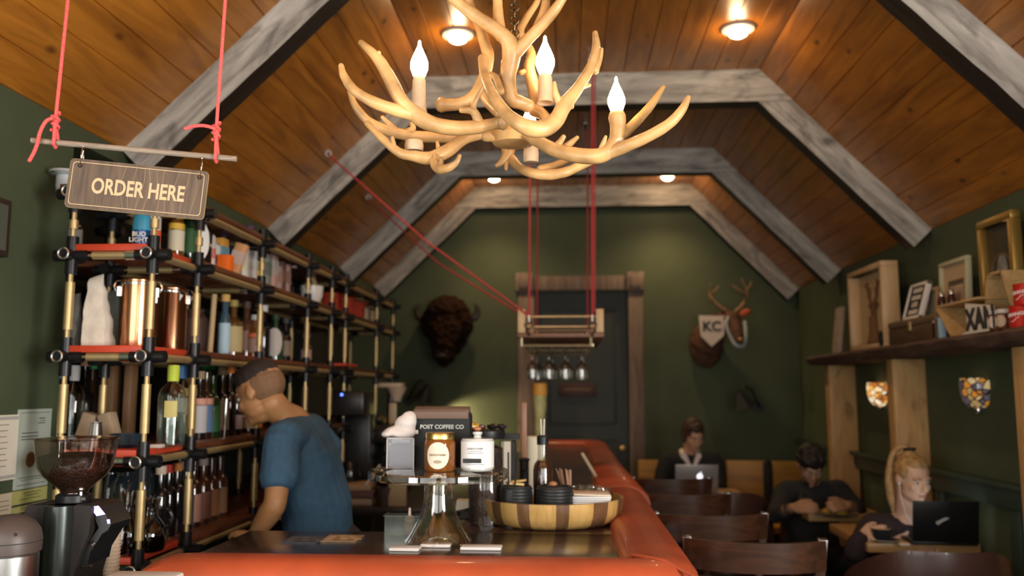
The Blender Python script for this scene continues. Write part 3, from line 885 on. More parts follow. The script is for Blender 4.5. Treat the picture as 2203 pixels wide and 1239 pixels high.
for k, (px, lb, c, l, cp, h_) in enumerate(row):
    back = px in (446, 458, 428, 474)
    t = bottle(lb, on(px, 1, X=-1.47 if back else -1.39), h_, .030, c, l, cp, neck=.38 if cp else .3, lz=(.10, .34) if 'square' in lb else (.1, .52), lab2=(.62, .30, .22) if 'pink and blue' in lb else None)
    if 'mustard' in lb:
        m = MB(); m.lathe([(.0312, .17 * .95), (.0312, .20 * .95)], seg=18); m.build('label', lcol((.42, .26, .08)), t)
    if 'spotted' in lb:
        for zz, c2 in ((.11, (.60, .52, .04)), (.085, (.62, .10, .02))):
            m = MB(); m.ball((.010, -.0285, zz), (.012, .004, .012)); m.build('label_spot', lcol(c2), t)
tag(MB().tube([(0, 0, 0), (.008, -.01, .15)], .005, 8, round_ends=True).build('bar_spoon', M_CHROME, loc=on(494, 1, X=-1.35)), 'steel bar spoon standing at the edge of the lower board', 'spoon')

# bottom shelf: dark urns, carafes, spirits in shade
for px, Yv, h_, r_, lb in ((262, 2.76, .24, .045, 'black glossy urn behind the grinder, nearest one'), (232, 2.98, .22, .04, 'black glossy urn further behind the grinder'), (298, 2.92, .25, .05, 'black glossy urn behind the right front brass post')):
    t = thing('urn', lb, 'urn', on(px, 0, Y=Yv))
    m = MB(); m.lathe([(0, 0), (r_ * .8, 0), (r_ * .9, h_ * .1), (r_, h_ * .55), (r_ * .92, h_ * .85), (r_ * .6, h_ * .95), (r_ * .62, h_), (0, h_)], seg=26)
    m.build('urn_body', mat('black_gloss_glass', (.008, .013, .016), .08, spec=.8), t)
def carafe(label, p, r, h):
    t = thing('glass_carafe', label, 'carafe', p)
    m = MB(); m.lathe([(0, 0), (r * .8, 0), (r, h * .2), (r * .95, h * .42), (r * .45, h * .66), (r * .4, h * .8), (r * .6, h)], seg=24)
    m.build('glass_body', glass('smoke_glass', (.5, .45, .4), .02, .4), t)
    m = MB(); m.lathe([(0, .004), (r * .79, .004), (r * .97, h * .2), (r * .93, h * .40), (0, h * .40)], seg=24); m.build('coffee', mat('black_coffee', (.012, .005, .003), .1), t)
    m = MB(); m.torus((r * .75, 0, h * .62), h * .2, .006, (0, 1, 0), 20, 8, -PI * .55, PI * .55); m.build('handle', mat('black_gloss', (.01, .01, .01), .12), t)
    return t
carafe('round glass carafe of coffee right of the front brass post', on(318, 0, Y=2.72), .058, .16)
carafe('second glass carafe further back with a curved black handle', on(372, 0, X=-1.36), .055, .19)
low = [(422, 'black bottle low on the bottom board beside the brass post', BLK, None, (.5, .4, .3)), (436, 'black bottle with a red cap on the bottom board', BLK, None, (.42, .03, .02)),
       (450, 'black bottle with an orange ringed neck on the bottom board', BLK, None, (.4, .14, .03)), (466, 'black bottle with silver cap on the bottom board', BLK, (.05, .05, .06), (.3, .3, .3)),
       (480, 'bottle with a salmon label on the bottom board', BRN, (.36, .18, .13), None), (497, 'brown red bottle with pale spots on the bottom board', (.07, .02, .012), (.2, .08, .05), (.35, .28, .24)),
       (512, 'brown bottle with an orange label low behind the elbow', (.07, .025, .015), (.32, .14, .06), None), (527, 'brown bottle with cream and red label next to the brass post', (.08, .03, .02), (.30, .16, .09), None)]
for px, lb, c, l, cp in low: bottle(lb, on(px, 0, X=-1.40), .24, .032, c, l, cp, lz=(.08, .5))

# ------------------------------------------------------------------ bar counter with padded rail
CZ = 1.07
M_TOP = wood('dark_bar_top', (0.030, 0.014, 0.010), (0.060, 0.028, 0.018), 'Y', 1.3, rough=0.22, coat=0.6, bump=0.02)
M_RAIL = mat('red_leather', (0.34, 0.060, 0.021), 0.42, vary=0.25, vscale=5, coat=0.15, bump=0.12)
bar = thing('bar_counter', 'L shaped bar with dark polished top and padded red leather rail', 'bar', (0, 0, 0))
m = MB()
m.box((-.43, 2.42, CZ - .02), (1.12, .54, .04), bevel=.004)
m.box((-.10, 4.85, CZ - .02), (.50, 4.32, .04), bevel=.004)
m.build('counter_top', M_TOP, bar)
m = MB()
m.box((-.43, 2.40, .515), (1.06, .46, 1.03), bevel=.004)
m.box((-.06, 4.85, .515), (.38, 4.30, 1.03), bevel=.004)
for k in range(14): m.box((.135, 2.75 + k * .31, .52), (.02, .24, .78), bevel=.004)
m.build('bar_front', M_DARKWOOD, bar)
def sweep_rail(path, w, name):
    # profile: u across (outward +), z up
    pr = [(-.5, 0.0), (-.5, .030), (-.46, .052), (-.36, .066), (-.1, .074), (.15, .074), (.38, .064), (.5, .040), (.54, .012), (.52, -.03), (.4, -.045), (-.3, -.02)]
    vs = []; fs = []; n = len(pr)
    P = [V(p) for p in path]
    for i, p in enumerate(P):
        d0 = (P[i] - P[i - 1]).normalized() if i else None
        d1 = (P[i + 1] - P[i]).normalized() if i < len(P) - 1 else None
        if d0 is None: d0 = d1
        if d1 is None: d1 = d0
        n0 = V((d0.y, -d0.x, 0)); n1 = V((d1.y, -d1.x, 0))
        nn = (n0 + n1).normalized(); nn = nn / max(.3, nn.dot(n0))
        for u, z in pr: vs.append(p + nn * (u * w) + V((0, 0, z)))
    for i in range(len(P) - 1):
        for k in range(n):
            a, b = i * n + k, i * n + (k + 1) % n
            fs.append((a, b, b + n, a + n))
    fs.append(tuple(range(n - 1, -1, -1))); fs.append(tuple((len(P) - 1) * n + k for k in range(n)))
    m = MB(); m.add(vs, fs)
    return m.build(name, M_RAIL, bar, smooth=50)
RZ = 1.035
corner = [(.215 - .05 + .05 * math.sin(a), 2.09 + .05 - .05 * math.cos(a), RZ) for a in [PI / 2 * k / 5 for k in range(6)]]
left = [(-.985 + .03 * (1 - math.sin(a)) , 2.09 + .06 * (1 - math.sin(a)), RZ - .05 * (1 - math.sin(a))) for a in [PI / 2 * k / 4 for k in range(5)]]
sweep_rail([(-1.0, 2.09, RZ - .035), (-.985, 2.09, RZ - .012), (-.95, 2.09, RZ - .002), (-.90, 2.09, RZ), (-.45, 2.09, RZ)] + corner + [(.215, 2.7, RZ), (.215, 3.62, RZ)], .175, 'padded_rail')
sweep_rail([(.215, 3.65, RZ - .008), (.215, 3.66, RZ), (.215, 5.2, RZ), (.215, 6.95, RZ), (.15, 7.02, RZ), (-.32, 7.02, RZ)], .175, 'padded_rail')
m = MB(); pr = [(.125, 3.635, RZ + .03), (.14, 3.635, RZ + .058), (.18, 3.635, RZ + .074), (.24, 3.635, RZ + .076), (.285, 3.635, RZ + .062), (.305, 3.635, RZ + .03)]
m.tube(pr, .006, 8); m.build('rail_seam', M_RAIL, bar)
m = MB(); m.tube([(.13, 2.19, RZ + .050), (.155, 2.15, RZ + .073), (.22, 2.08, RZ + .073), (.29, 2.015, RZ + .048)], .005, 8); m.build('rail_seam', M_RAIL, bar)
m = MB(); m.box((-.335, 3.2, CZ + .006), (.07, .5, .012), bevel=.004)
for k in range(24): m.box((-.335, 2.97 + k * .02, CZ + .013), (.066, .006, .004))
tag(m.build('bar_mat', mat('black_rubber', (.01, .01, .01), .6)), 'black ribbed rubber bar mat on the inner edge of the bar', 'mat')

# cake stand
cs = at(943, 1166, Z=CZ)
stand = thing('cake_stand', 'glass cake stand on the bar holding jars and a coffee bag', 'cake stand', cs)
PLATE = .205
M_SGLASS = glass('pressed_glass', (.90, .90, .86), .04, .45)
m = MB(); m.lathe([(.094, 0), (.096, .006), (.090, .012), (.078, .03), (.055, .07), (.044, .115), (.043, .165), (.05, .186), (.06, .192), (.055, .188), (.038, .165), (.038, .115), (.049, .07), (.07, .03), (.084, .006), (.094, 0)], seg=36)
m.build('foot', M_SGLASS, stand)
m = MB(); m.lathe([(0, .190), (.06, .190), (.13, .192), (.185, .184), (.198, .180), (.204, .186), (.203, .200), (.198, .205), (.185, .198), (.13, PLATE), (0, PLATE)], seg=48)
m.build('plate', M_SGLASS, stand)
PZT = CZ + PLATE + .001
def onplate(px, dy): return V((at(px, 1010, Y=cs.y + dy).x, cs.y + dy, PZT))
bag = thing('coffee_bag', 'black coffee bag with brown folded top standing on the cake stand', 'bag', onplate(950, .085))
m = MB(); vs = []
m.prism([(-.09, -.035, 0), (.085, -.035, 0), (.088, -.035, .15), (.08, -.02, .165), (-.088, -.02, .165), (-.092, -.035, .15)], None, (0, .07, 0))
m.build('bag_body', mat('black_foil_bag', (.018, .020, .019), .6, spec=.25, bump=.2, vscale=18), bag, smooth=20)
m = MB(); m.box((0, .0, .163), (.168, .045, .022), (.25, 0, 0), bevel=.004); m.box((0, -.037, .153), (.168, .006, .022), (.1, 0, 0), bevel=.002)
m.build('folded_top', mat('brown_fold', (.14, .085, .06), .6), bag)
text_mesh('POST COFFEE CO', .0165, mat('pale_print', (.45, .47, .42), .7), 'lettering', bag, (.005, -.0358, .118), (PI / 2, 0, 0), bold=.0004)
hj = thing('honey_jar', 'amber honey jar with gold lid and cream oval label on the cake stand', 'jar', onplate(946, -.055))
m = MB(); m.lathe([(0, 0), (.040, 0), (.044, .006), (.044, .078), (.040, .088), (.037, .09), (0, .09)], seg=28); m.build('glass_body', mat('honey', (.20, .065, .012), .08, coat=.6), hj)
m = MB(); m.lathe([(.0395, .088), (.041, .09), (.041, .104), (.039, .107), (0, .107)], seg=28); m.build('lid', mat('gold_lid', (.66, .46, .16), .3, 1.0), hj)
def oval(r, zc, rx, rz, col, parent, th0=-PI / 2, name='label', n=24):
    m = MB(); vs = []; fs = []
    for ring in (0.001, .35, .7, 1):
        for k in range(n):
            a = 2 * PI * k / n; th = th0 + ring * rx / r * math.cos(a)
            vs.append((r * math.cos(th), r * math.sin(th), zc + rz * ring * math.sin(a)))
    for g in range(3):
        for k in range(n): fs.append((g * n + k, g * n + (k + 1) % n, (g + 1) * n + (k + 1) % n, (g + 1) * n + k))
    m.add(vs, fs); return m.build(name, lcol(col), parent)
oval(.0448, .045, .034, .037, (.70, .64, .50), hj)
oval(.0452, .028, .012, .005, (.35, .28, .2), hj, name='printed_mark')
m = MB()
for k in range(7): m.box((-.021 + k * .007, -.0452, .047), (.0045, .001, .005))
m.build('lettering', mat('brown_print', (.3, .22, .14), .7), hj)
cj = thing('candle_jar', 'white labelled candle jar with a small glass knob lid on the cake stand', 'jar', onplate(1027, -.035))
m = MB(); m.lathe([(0, 0), (.043, 0), (.047, .005), (.047, .084), (.043, .09), (.012, .092), (.010, .098), (.014, .103), (.014, .108), (0, .112)], seg=30); m.build('glass_body', mat('milky_glass', (.55, .55, .52), .12, coat=.4), cj)
m = MB(); m.lathe([(.0476, .010), (.0476, .082)], seg=30); m.build('label', mat('white_label', (.74, .74, .72), .6), cj)
m = MB(); m.box((-.010, -.0478, .030), (.052, .002, .012)); m.build('printed_band', M_INK, cj)
for zz, w in ((.056, .034), (.051, .045), (.020, .05)):
    m = MB(); m.box((0, -.0482, zz), (w, .001, .0018)); m.build('printed_line', mat('grey_print', (.3, .3, .3), .7), cj)
m = MB()
for k in range(8): m.box((-.022 + k * .0058, -.0482, .063 + .0008 * (k % 2)), (.0035, .001, .005))
m.build('lettering', mat('grey_print', (.3, .3, .3), .7), cj)
m = MB(); m.ball((0, 0, .117), (.012, .012, .006)); m.build('lid_knob', mat('amber_knob', (.4, .16, .06), .3), cj)
ab = thing('acrylic_box', 'clear acrylic box of dark napkins at the left end of the cake stand', 'box', onplate(866, .04))
m = MB()
for c, sz in (((0, -.036, .043), (.078, .002, .086)), ((0, .036, .043), (.078, .002, .086)), ((-.038, 0, .043), (.002, .07, .086)), ((.038, 0, .043), (.002, .07, .086)), ((0, 0, .001), (.078, .07, .002))): m.box(c, sz)
m.build('clear_wall', glass('acrylic_clear', (.9, .9, .92), .25, 1.33), ab)
m = MB(); m.box((0, 0, .036), (.070, .062, .066), bevel=.006); m.build('napkin_block', mat('purple_napkin', (.055, .038, .055), .8), ab)
m = MB()
for dx in (-.039, .039): m.box((dx, -.037, .043), (.0035, .0035, .088))
m.box((0, -.037, .087), (.08, .0035, .0035)); m.build('box_edge', mat('bright_edge', (.42, .40, .38), .5), ab)
m = MB()
m.ball((0.0, 0, .012), (.050, .035, .02)); m.ball((.015, 0, .035), (.032, .03, .03)); m.ball((.022, .0, .058), (.02, .022, .018)); m.ball((-.035, -.005, .006), (.022, .025, .01))
o = melt(m, 'cloth', mat('white_cloth', (.62, .56, .52), .9), .004, 5, loc=onplate(858, .04) + V((0.005, 0, .090)), noise_amp=.008, noise_scale=28)
tag(o, 'crumpled white cloth lying on the acrylic box', 'cloth')

# beans canister and things behind the cake stand
bj = thing('bean_canister', 'glass canister of coffee beans with a black lid behind the candle jar', 'canister', V((at(1046, 1000, Y=2.86).x, 2.86, CZ)))
m = MB(); m.lathe([(0, 0), (.056, 0), (.058, .01), (.058, .27), (.054, .28)], seg=28); m.build('glass_body', M_GLASS, bj)
m = MB(); m.lathe([(0, .005), (.055, .005), (.055, .245), (.03, .255), (0, .25)], seg=28); m.build('coffee_beans', mat('coffee_bean_fill', (.035, .014, .008), .5, vary=.6, vscale=140, bump=.6), bj)
m = MB(); m.lathe([(.06, .275), (.062, .28), (.062, .30), (.058, .305), (0, .305)], seg=28); m.build('lid', M_BLACK, bj)
bz = CZ + .306
for px, r_, c_, lb in ((1020, .022, (.55, .32, .02), 'yellow wrapper lying on the canister lid'), (1060, .018, (.015, .015, .016), 'black crumpled wrapper on the canister lid, left of two'), (1080, .017, (.02, .018, .02), 'black crumpled wrapper on the canister lid, right of two'), (1037, .015, (.10, .02, .03), 'dark red wrapper on the canister lid')):
    m = MB(); m.ball((0, 0, r_ * .45), (r_, r_, r_ * .5), 10, 7)
    for v in range(len(m.v)):
        q = V(m.v[v]); m.v[v] = tuple(q + q * .35 * noise.noise(q * 90 + V((px, 0, 0))))
    tag(m.build('sweet_wrapper', mat('wrapper_%d' % px, c_, .25), loc=V((at(px, 890, Y=2.86).x, 2.85, bz))), lb, 'wrapper')
mc = thing('menu_holder', 'black holder with a white menu card behind the candle jar', 'menu', V((at(1097, 1000, Y=2.98).x, 2.98, CZ)))
m = MB(); m.box((.012, .01, .13), (.012, .07, .26)); m.box((0, 0, .01), (.07, .09, .02)); m.box((-.0, .03, .275), (.06, .05, .02)); m.build('holder', M_BLACK, mc)
m = MB(); m.box((-.012, -.022, .15), (.032, .004, .22)); m.build('menu_card', mat('menu_card_white', (.66, .60, .50), .6), mc)
sc = thing('straw_cup', 'black cup of black straws in front of the white menu card', 'cup', V((at(1090, 1000, Y=2.84).x + .012, 2.80, CZ)))
m = MB(); m.lathe([(0, 0), (.024, 0), (.028, .12), (.026, .12), (.022, .006), (0, .006)], seg=20); m.build('cup_body', M_BLACK, sc)
for i, (dx, lean) in enumerate(((-.018, -.02), (-.004, .0), (.012, .015))):
    m = MB(); m.tube([(dx * .5, 0, .01), (dx + lean, 0, .235)], .0028, 8); m.build('straw', M_BLACKMATTE, sc)
tp = thing('beer_tap', 'slim black beer tap with a tall wooden handle behind the bean canister', 'tap', V((at(1128, 1000, Y=3.5).x, 3.5, CZ)))
m = MB(); m.lathe([(0, 0), (.04, 0), (.04, .012), (.018, .02), (.018, .15), (.024, .16), (0, .17)], seg=18); m.tube([(0, 0, .14), (0, -.05, .15), (0, -.075, .12)], .009, 10); m.build('tap_column', M_BLACKMETAL, tp)
m = MB(); m.box((0, 0, .275), (.021, .021, .22), bevel=.004); m.build('tap_handle', wood('tap_wood', (.24, .11, .06), (.36, .19, .11), 'Z', 2, rough=.4), tp)
t = thing('candle', 'white pillar candle standing behind the oil bottle', 'candle', V((at(1150, 1000, Y=3.7).x, 3.7, CZ)))
m = MB(); m.lathe([(0, 0), (.035, 0), (.036, .005), (.036, .235), (.03, .24), (0, .235)], seg=24); m.build('wax', mat('cream_wax', (.70, .64, .48), .5), t)
m = MB(); m.cyl((0, 0, .235), (0, 0, .25), .0015); m.build('wick', M_INK, t)
tc = V((at(1162, 1000, Y=5.1).x, 5.1, CZ))
t = thing('candle', 'tall pale yellow candle column with an orange top in front of the door frame', 'candle', tc)
m = MB(); m.lathe([(0, 0), (.038, 0), (.038, .01), (.034, .02), (.034, .30), (.040, .32), (.040, .40), (.036, .41), (0, .41)], seg=22)
for v in range(len(m.v)):
    q = V(m.v[v]); s_ = 1 + .10 * noise.noise(V((q.x * 40, q.y * 40, q.z * 18))); m.v[v] = (q.x * s_, q.y * s_, q.z)
m.build('wax', mat('yellow_green_wax', (.42, .38, .15), .5, vary=.4, vscale=16), t)
m = MB(); m.lathe([(.040, .405), (.043, .41), (.043, .47), (.036, .478), (0, .476)], seg=22); m.build('wax_top', mat('orange_wax', (.78, .36, .06), .5), t)
m = MB(); m.cyl((0, 0, .47), (0, 0, .495), .002); m.build('wick', M_INK, t)

# small tub, cards, flyers on the bar
t = thing('plastic_tub', 'clear plastic tub on the bar left of the cake stand', 'tub', V((at(866, 1145, Y=2.62).x, 2.63, CZ)))
m = MB(); 
for c, sz in (((0, -.03, .03), (.10, .002, .06)), ((0, .03, .03), (.10, .002, .06)), ((-.05, 0, .03), (.002, .06, .06)), ((.05, 0, .03), (.002, .06, .06)), ((0, 0, .001), (.1, .06, .002)), ((0, -.032, .061), (.108, .005, .003)), ((-.052, 0, .061), (.005, .066, .003)), ((.052, 0, .061), (.005, .066, .003))): m.box(c, sz)
m.build('tub_wall', glass('cloudy_plastic', (.72, .76, .70), .2, .5), t)
t = thing('squeeze_bottle', 'small pinkish squeeze bottle standing in the plastic tub', 'bottle', V((at(881, 1145, Y=2.63).x, 2.63, CZ + .003)))
m = MB(); m.lathe([(0, 0), (.017, 0), (.019, .004), (.019, .032), (.016, .038), (0, .038)], seg=18); m.build('bottle_body', mat('pink_plastic', (.48, .26, .18), .5), t)
m = MB(); m.lathe([(.0165, .036), (.0175, .044), (.012, .052), (.005, .056), (.003, .078), (0, .078)], seg=18); m.build('nozzle_cap', mat('pale_pink_plastic', (.66, .48, .40), .5), t)
for px0, px1, y0, lb, c_ in ((840, 905, 1183, 'white folded card left of the cake stand foot', (.80, .77, .72)), (902, 968, 1180, 'white card lying against the cake stand foot', (.78, .73, .68)), (992, 1080, 1181, 'white phone lying right of the cake stand foot', (.82, .80, .78))):
    a = at(px0, y0, Z=CZ); b = at(px1, y0, Z=CZ)
    m = MB(); m.box((0, 0, .005), ((b - a).length, .05, .009), bevel=.003)
    o = m.build('phone' if 'phone' in lb else 'folded_card', mat('card_%d' % px0, c_, .45), loc=((a.x + b.x) / 2, a.y + (.0 if px0 != 902 else .035), CZ))
    tag(o, lb, 'phone' if 'phone' in lb else 'card')
for px0, px1, y0, lb, c_, st in ((617, 694, 1161, 'dark grey flyer lying on the left arm of the bar', (.05, .06, .075), (.09, .08, .08)), (699, 776, 1158, 'brown and cream printed flyer lying on the bar', (.30, .19, .10), (.46, .30, .17))):
    a = at(px0, y0, Z=CZ); b = at(px1, y0, Z=CZ)
    t = thing('flyer', lb, 'flyer', ((a.x + b.x) / 2, a.y, CZ), 0)
    m = MB(); m.box((0, 0, .0012), ((b - a).length, .11, .002)); m.build('sheet', mat('flyer_%d' % px0, c_, .5, vary=.3, vscale=30), t)
    m = MB()
    for k in range(3): m.box(((k - 1) * .034, .01 * (k % 2), .0026), (.022, .07, .0006), (0, 0, .3 * k))
    m.build('printed_panel', mat('flyer_print_%d' % px0, st, .5), t)
t = tag(MB().prism([(0, 0, 0), (.05, 0, .012), (.055, 0, .034), (.004, 0, .036)], None, (0, .05, 0)).build('paper_scoop', M_CREAM, loc=V((at(976, 1084, Y=3.0).x, 3.05, CZ + .016))), 'cream folded paper scoop on the rubber bar mat', 'scoop')

# round tray
TC = V((at(1185, 1105, Y=2.92).x, 2.925, CZ))
tray = thing('round_tray', 'round wooden tray with light and dark staves on the bar', 'tray', TC)
m = MB(); seg = 72
pr = [(.165, 0), (.20, .004), (.222, .018), (.233, .04), (.238, .07), (.239, .084), (.232, .085), (.229, .07), (.222, .04), (.20, .02), (0, .016)]
m.lathe(pr, seg=seg)
random.seed(5)
stave = []
while len(stave) < seg: stave += [True] * random.choice((3, 4, 5)) + [False] * random.choice((2, 2, 3))
for i, f in enumerate(m.f):
    c = sum((V(m.v[k]) for k in f), V()) / len(f)
    kk = int((math.atan2(c.y, c.x) % (2 * PI)) / (2 * PI) * seg) % seg
    m.mi[i] = 0 if stave[kk] else 1
m.build('tray_body', [wood('acacia_light', (.42, .24, .07), (.60, .38, .13), 'Z', 2, rough=.3, coat=.3), wood('acacia_dark', (.10, .05, .02), (.20, .105, .05), 'Z', 2, rough=.3, coat=.3)], tray)
TZ = CZ + .018
def ontray(px, dy): return V((at(px, 1080, Y=TC.y + dy).x, TC.y + dy, TZ))
for px, dy, r_, n_, lb in ((1110, -.10, .054, 10, 'black ribbed cup lid in the left stack on the round tray'), (1193, -.10, .060, 10, 'black ribbed cup lid in the bigger right stack on the round tray')):
    p = ontray(px, dy)
    m = MB(); m.lathe([(r_ * .93, 0), (r_, .002), (r_, .007), (r_ * .95, .0105), (r_ * .93, .0145), (r_ * .8, .0145), (r_ * .78, .010), (0, .010)], seg=30)
    base = m.build('cup_cover', mat('black_lid_plastic', (.016, .018, .018), .45)); base.location = p
    tag(base, lb, 'lid', 'black lids stacked in the tray')
    for k in range(1, n_):
        c = base.copy(); COL.objects.link(c); c.location = p + V((0, 0, k * .0105))
for px, dy, lb in ((1047, .0, 'tall black cup at the left rim of the tray'), (1066, .05, 'tall black cup behind the left stack of lids')):
    t = thing('cup', lb, 'cup', ontray(px, dy))
    m = MB(); m.lathe([(0, 0), (.026, 0), (.034, .115), (.035, .118), (.032, .118), (.025, .006), (0, .006)], seg=24); m.build('cup_body', mat('black_cup_plastic', (.018, .018, .018), .3), t)
tag(MB().box((0, 0, .004), (.055, .03, .008), (0, .1, .3), .002).box((.01, .006, .012), (.05, .028, .006), (0, -.1, -.2), .002).build('sugar_packets', mat('yellow_paper', (.62, .42, .16), .6), loc=ontray(1108, -.10) + V((0, 0, .112))), 'yellow paper packets lying on the left stack of lids', 'packet')
tag(MB().ball((0, 0, .008), (.014, .010, .008)).build('wrapped_sweet', mat('brown_sweet', (.36, .16, .07), .4), loc=ontray(1190, -.10) + V((0, 0, .108))), 'small brown sweet on top of the right stack of lids', 'sweet')
ob = thing('oil_bottle', 'square shouldered glass bottle with black stopper and white straws on the tray', 'bottle', ontray(1168, .03))
m = MB(); m.lathe([(0, 0), (.030, 0), (.033, .006), (.033, .150), (.029, .168), (.019, .182), (.0165, .19), (.0165, .238), (.019, .24), (.019, .252), (.0165, .254)], seg=26); m.build('glass_body', M_GLASS, ob)
m = MB(); m.lathe([(0, .004), (.0315, .004), (.0315, .148), (.0275, .166), (.017, .18), (0, .18)], seg=26); m.build('syrup', mat('dark_syrup', (.05, .016, .008), .06, coat=.8), ob)
m = MB(); m.lathe([(.0195, .232), (.020, .258), (.014, .264), (0, .264)], seg=20); m.build('stopper', M_BLACK, ob)
for dx, tx in ((-.004, -.006), (.004, .006)):
    m = MB(); m.tube([(dx, 0, .20), (dx, 0, .262), (tx, 0, .318)], .0022, 7); m.build('straw', M_WHITE, ob)
p = ontray(1228, .12)
m = MB(); m.lathe([(.029, 0), (.032, .005), (.037, .085), (.0365, .09), (.034, .085), (.029, .008), (0, .008)], seg=22)
g1 = thing('glass_tumbler', 'glass tumbler full of brown stir sticks at the back of the tray', 'glass', p); m.build('glass_body', M_GLASS, g1)
random.seed(3)
for k in range(12):
    a = random.uniform(0, 2 * PI); r0 = random.uniform(0, .016)
    q = MB().bar((r0 * math.cos(a), r0 * math.sin(a), .010), (r0 * math.cos(a) - .050 + .05 * random.random(), r0 * math.sin(a) * 1.3, .135 + .012 * random.random()), .0055, .0025)
    o = q.build('stir_stick', wood('stick_brown', (.26, .12, .055), (.40, .21, .10), 'Z', 3), loc=p)
    tag(o, 'brown wooden stir stick bundled in the tumbler on the tray', 'stick', 'stir sticks in the tumbler')
g2 = dup(g1, ontray(1270, .10), 0, 'empty cut glass tumbler on the tray behind the napkins'); 
m = MB(); m.lathe([(.0375, .035), (.038, .04), (.0365, .03)], seg=22)
g3 = dup(g1, ontray(1291, .06), 0, 'small glass tumbler beside the leather rail at the tray edge')
p = V((.10, 3.98, CZ)); 
t = tag(MB().tube([(0, 0, .0), (-.075, 0, .125)], .008, 8, round_ends=True).build('muddler', mat('pale_muddler', (.55, .45, .30), .6), loc=V((at(1287, 1010, Y=4.2).x, 4.2, CZ + .006))), 'pale wooden muddler leaning against the leather rail further along the bar', 'muddler')
nk = thing('napkin_pile', 'pile of white folded napkins at the right of the tray', 'napkins', ontray(1272, -.05))
m = MB()
for k in range(11):
    random.seed(k); m.box((random.uniform(-.003, .003), random.uniform(-.003, .003), .012 + k * .0062), (.125, .11, .0052), (0, 0, random.uniform(-.03, .03)), .002)
m.build('napkins', mat('napkin_white', (.72, .72, .72), .9), nk)
m = MB(); m.box((0, 0, .081), (.12, .105, .005), (0, .03, .05), .002); m.build('top_napkin', mat('napkin_cream', (.70, .60, .48), .9), nk)

# ------------------------------------------------------------------ lower work surface and machines behind the bar
ws = thing('work_table', 'dark steel work table with machines at the far end behind the bar', 'table', (-.85, 5.6, 0))
m = MB(); m.box((0, 0, .86), (.80, 1.9, .04), bevel=.004); m.build('table_top', mat('dark_steel_top', (.06, .05, .045), .35, .6), ws)
for sx in (-.36, .36):
    for sy in (-.88, .88):
        m = MB(); m.box((sx, sy, .42), (.04, .04, .84)); m.build('leg', M_BLACKMETAL, ws)
def stand_at(px, Y, z): return V((at(px, 1000, Y=Y).x, Y, z))
em = thing('espresso_machine', 'black espresso machine with chrome groups in the shade behind the bar', 'coffee machine', stand_at(812, 5.45, .88))
m = MB(); m.box((0, .05, .07), (.40, .36, .12), bevel=.015); m.box((0, .12, .22), (.40, .22, .22), bevel=.015); m.box((0, .03, .35), (.42, .40, .10), bevel=.02); m.build('machine_body', mat('machine_black', (.016, .015, .015), .3), em)
for dx in (-.1, .09):
    m = MB(); m.cyl((dx, -.08, .30), (dx, -.08, .24), .035); m.build('group_head', M_CHROME, em)
    m = MB(); m.tube([(dx, -.08, .235), (dx, -.14, .23), (dx, -.24, .215)], [.03, .012, .013], 10); m.build('portafilter_handle', M_BLACK, em)
m = MB(); m.box((0, -.14, .005 + .13), (.36, .2, .012)); m.build('drip_tray', M_STEEL, em)
m = MB(); m.tube([(.17, -.1, .32), (.19, -.16, .28), (.2, -.17, .16)], .006, 8); m.build('steam_wand', M_CHROME, em)
bt = thing('coffee_brewer', 'tall black coffee brewer with a small blue light behind the barman', 'coffee machine', stand_at(752, 4.95, .88))
m = MB(); m.box((0, .05, .03), (.2, .26, .06), bevel=.01); m.box((0, .13, .27), (.2, .12, .46), bevel=.01); m.box((0, .02, .55), (.21, .30, .14), bevel=.015); m.build('brewer_body', mat('machine_black', (.016, .015, .015), .3), bt)
m = MB(); m.ball((-.02, -.134, .60), .007); m.build('indicator_light', glow('blue_indicator', (.08, .16, 1.0), 6), bt)
m = MB(); m.lathe([(0, .062), (.06, .062), (.075, .10), (.06, .18), (.05, .22), (0, .22)], seg=20); m.build('server', mat('black_gloss', (.01, .01, .01), .12), bt)
sg2 = thing('coffee_grinder', 'small grinder with pale hopper near the far end of the shelving', 'grinder', stand_at(838, 5.9, .88))
m = MB(); m.box((0, 0, .15), (.12, .16, .30), bevel=.02); m.box((-.0, -.06, .33), (.10, .10, .08), bevel=.01); m.build('grinder_body', mat('grinder_dark', (.03, .028, .026), .35), sg2)
m = MB(); m.box((0, 0, .66), (.17, .12, .03), bevel=.006); m.lathe([(.03, .55), (.035, .57), (.07, .645), (0, .65)], c=(.04, 0, 0), seg=18); m.build('hopper', mat('pale_hopper', (.55, .40, .30), .4), sg2)
m = MB(); m.box((.035, -.09, .47), (.05, .02, .14), bevel=.006); m.build('front_plate', mat('pale_plate', (.55, .42, .27), .35), sg2)
m = MB(); m.cyl((0, 0, .3), (0, 0, .64), .025); m.build('neck', M_BLACK, sg2)
m = MB(); m.box((-.005, -.1, .30), (.022, .01, .09), bevel=.003); m.build('chute', mat('pale_cream_metal', (.6, .48, .32), .25, .5), sg2)
for k, (px, w, z, c_, lb) in enumerate(((772, .20, .88, (.30, .22, .15), 'bottom book of the low pile behind the bar'), (775, .19, .918, (.10, .05, .04), 'middle dark red book of the low pile behind the bar'), (772, .17, .956, (.32, .20, .11), 'top book of the low pile behind the bar'))):
    o = MB().box((0, 0, .018), (w, .22, .034), (0, 0, .05 * k), .003).build('book', mat('book_%d' % k, c_, .6), loc=stand_at(px, 4.85, z))
    tag(o, lb, 'book')
p = stand_at(800, 4.72, .995)
tag(MB().tube([(-.03, 0, 0), (.045, 0, .105)], .006, 8).build('straw', mat('white_plastic', (.7, .66, .62), .4), loc=p), 'white straw leaning up from the book pile', 'straw')
cbp = stand_at(856, 4.72, .88)
t = thing('cutting_board', 'small yellowish wooden board with a round hole behind the cake stand', 'board', cbp)
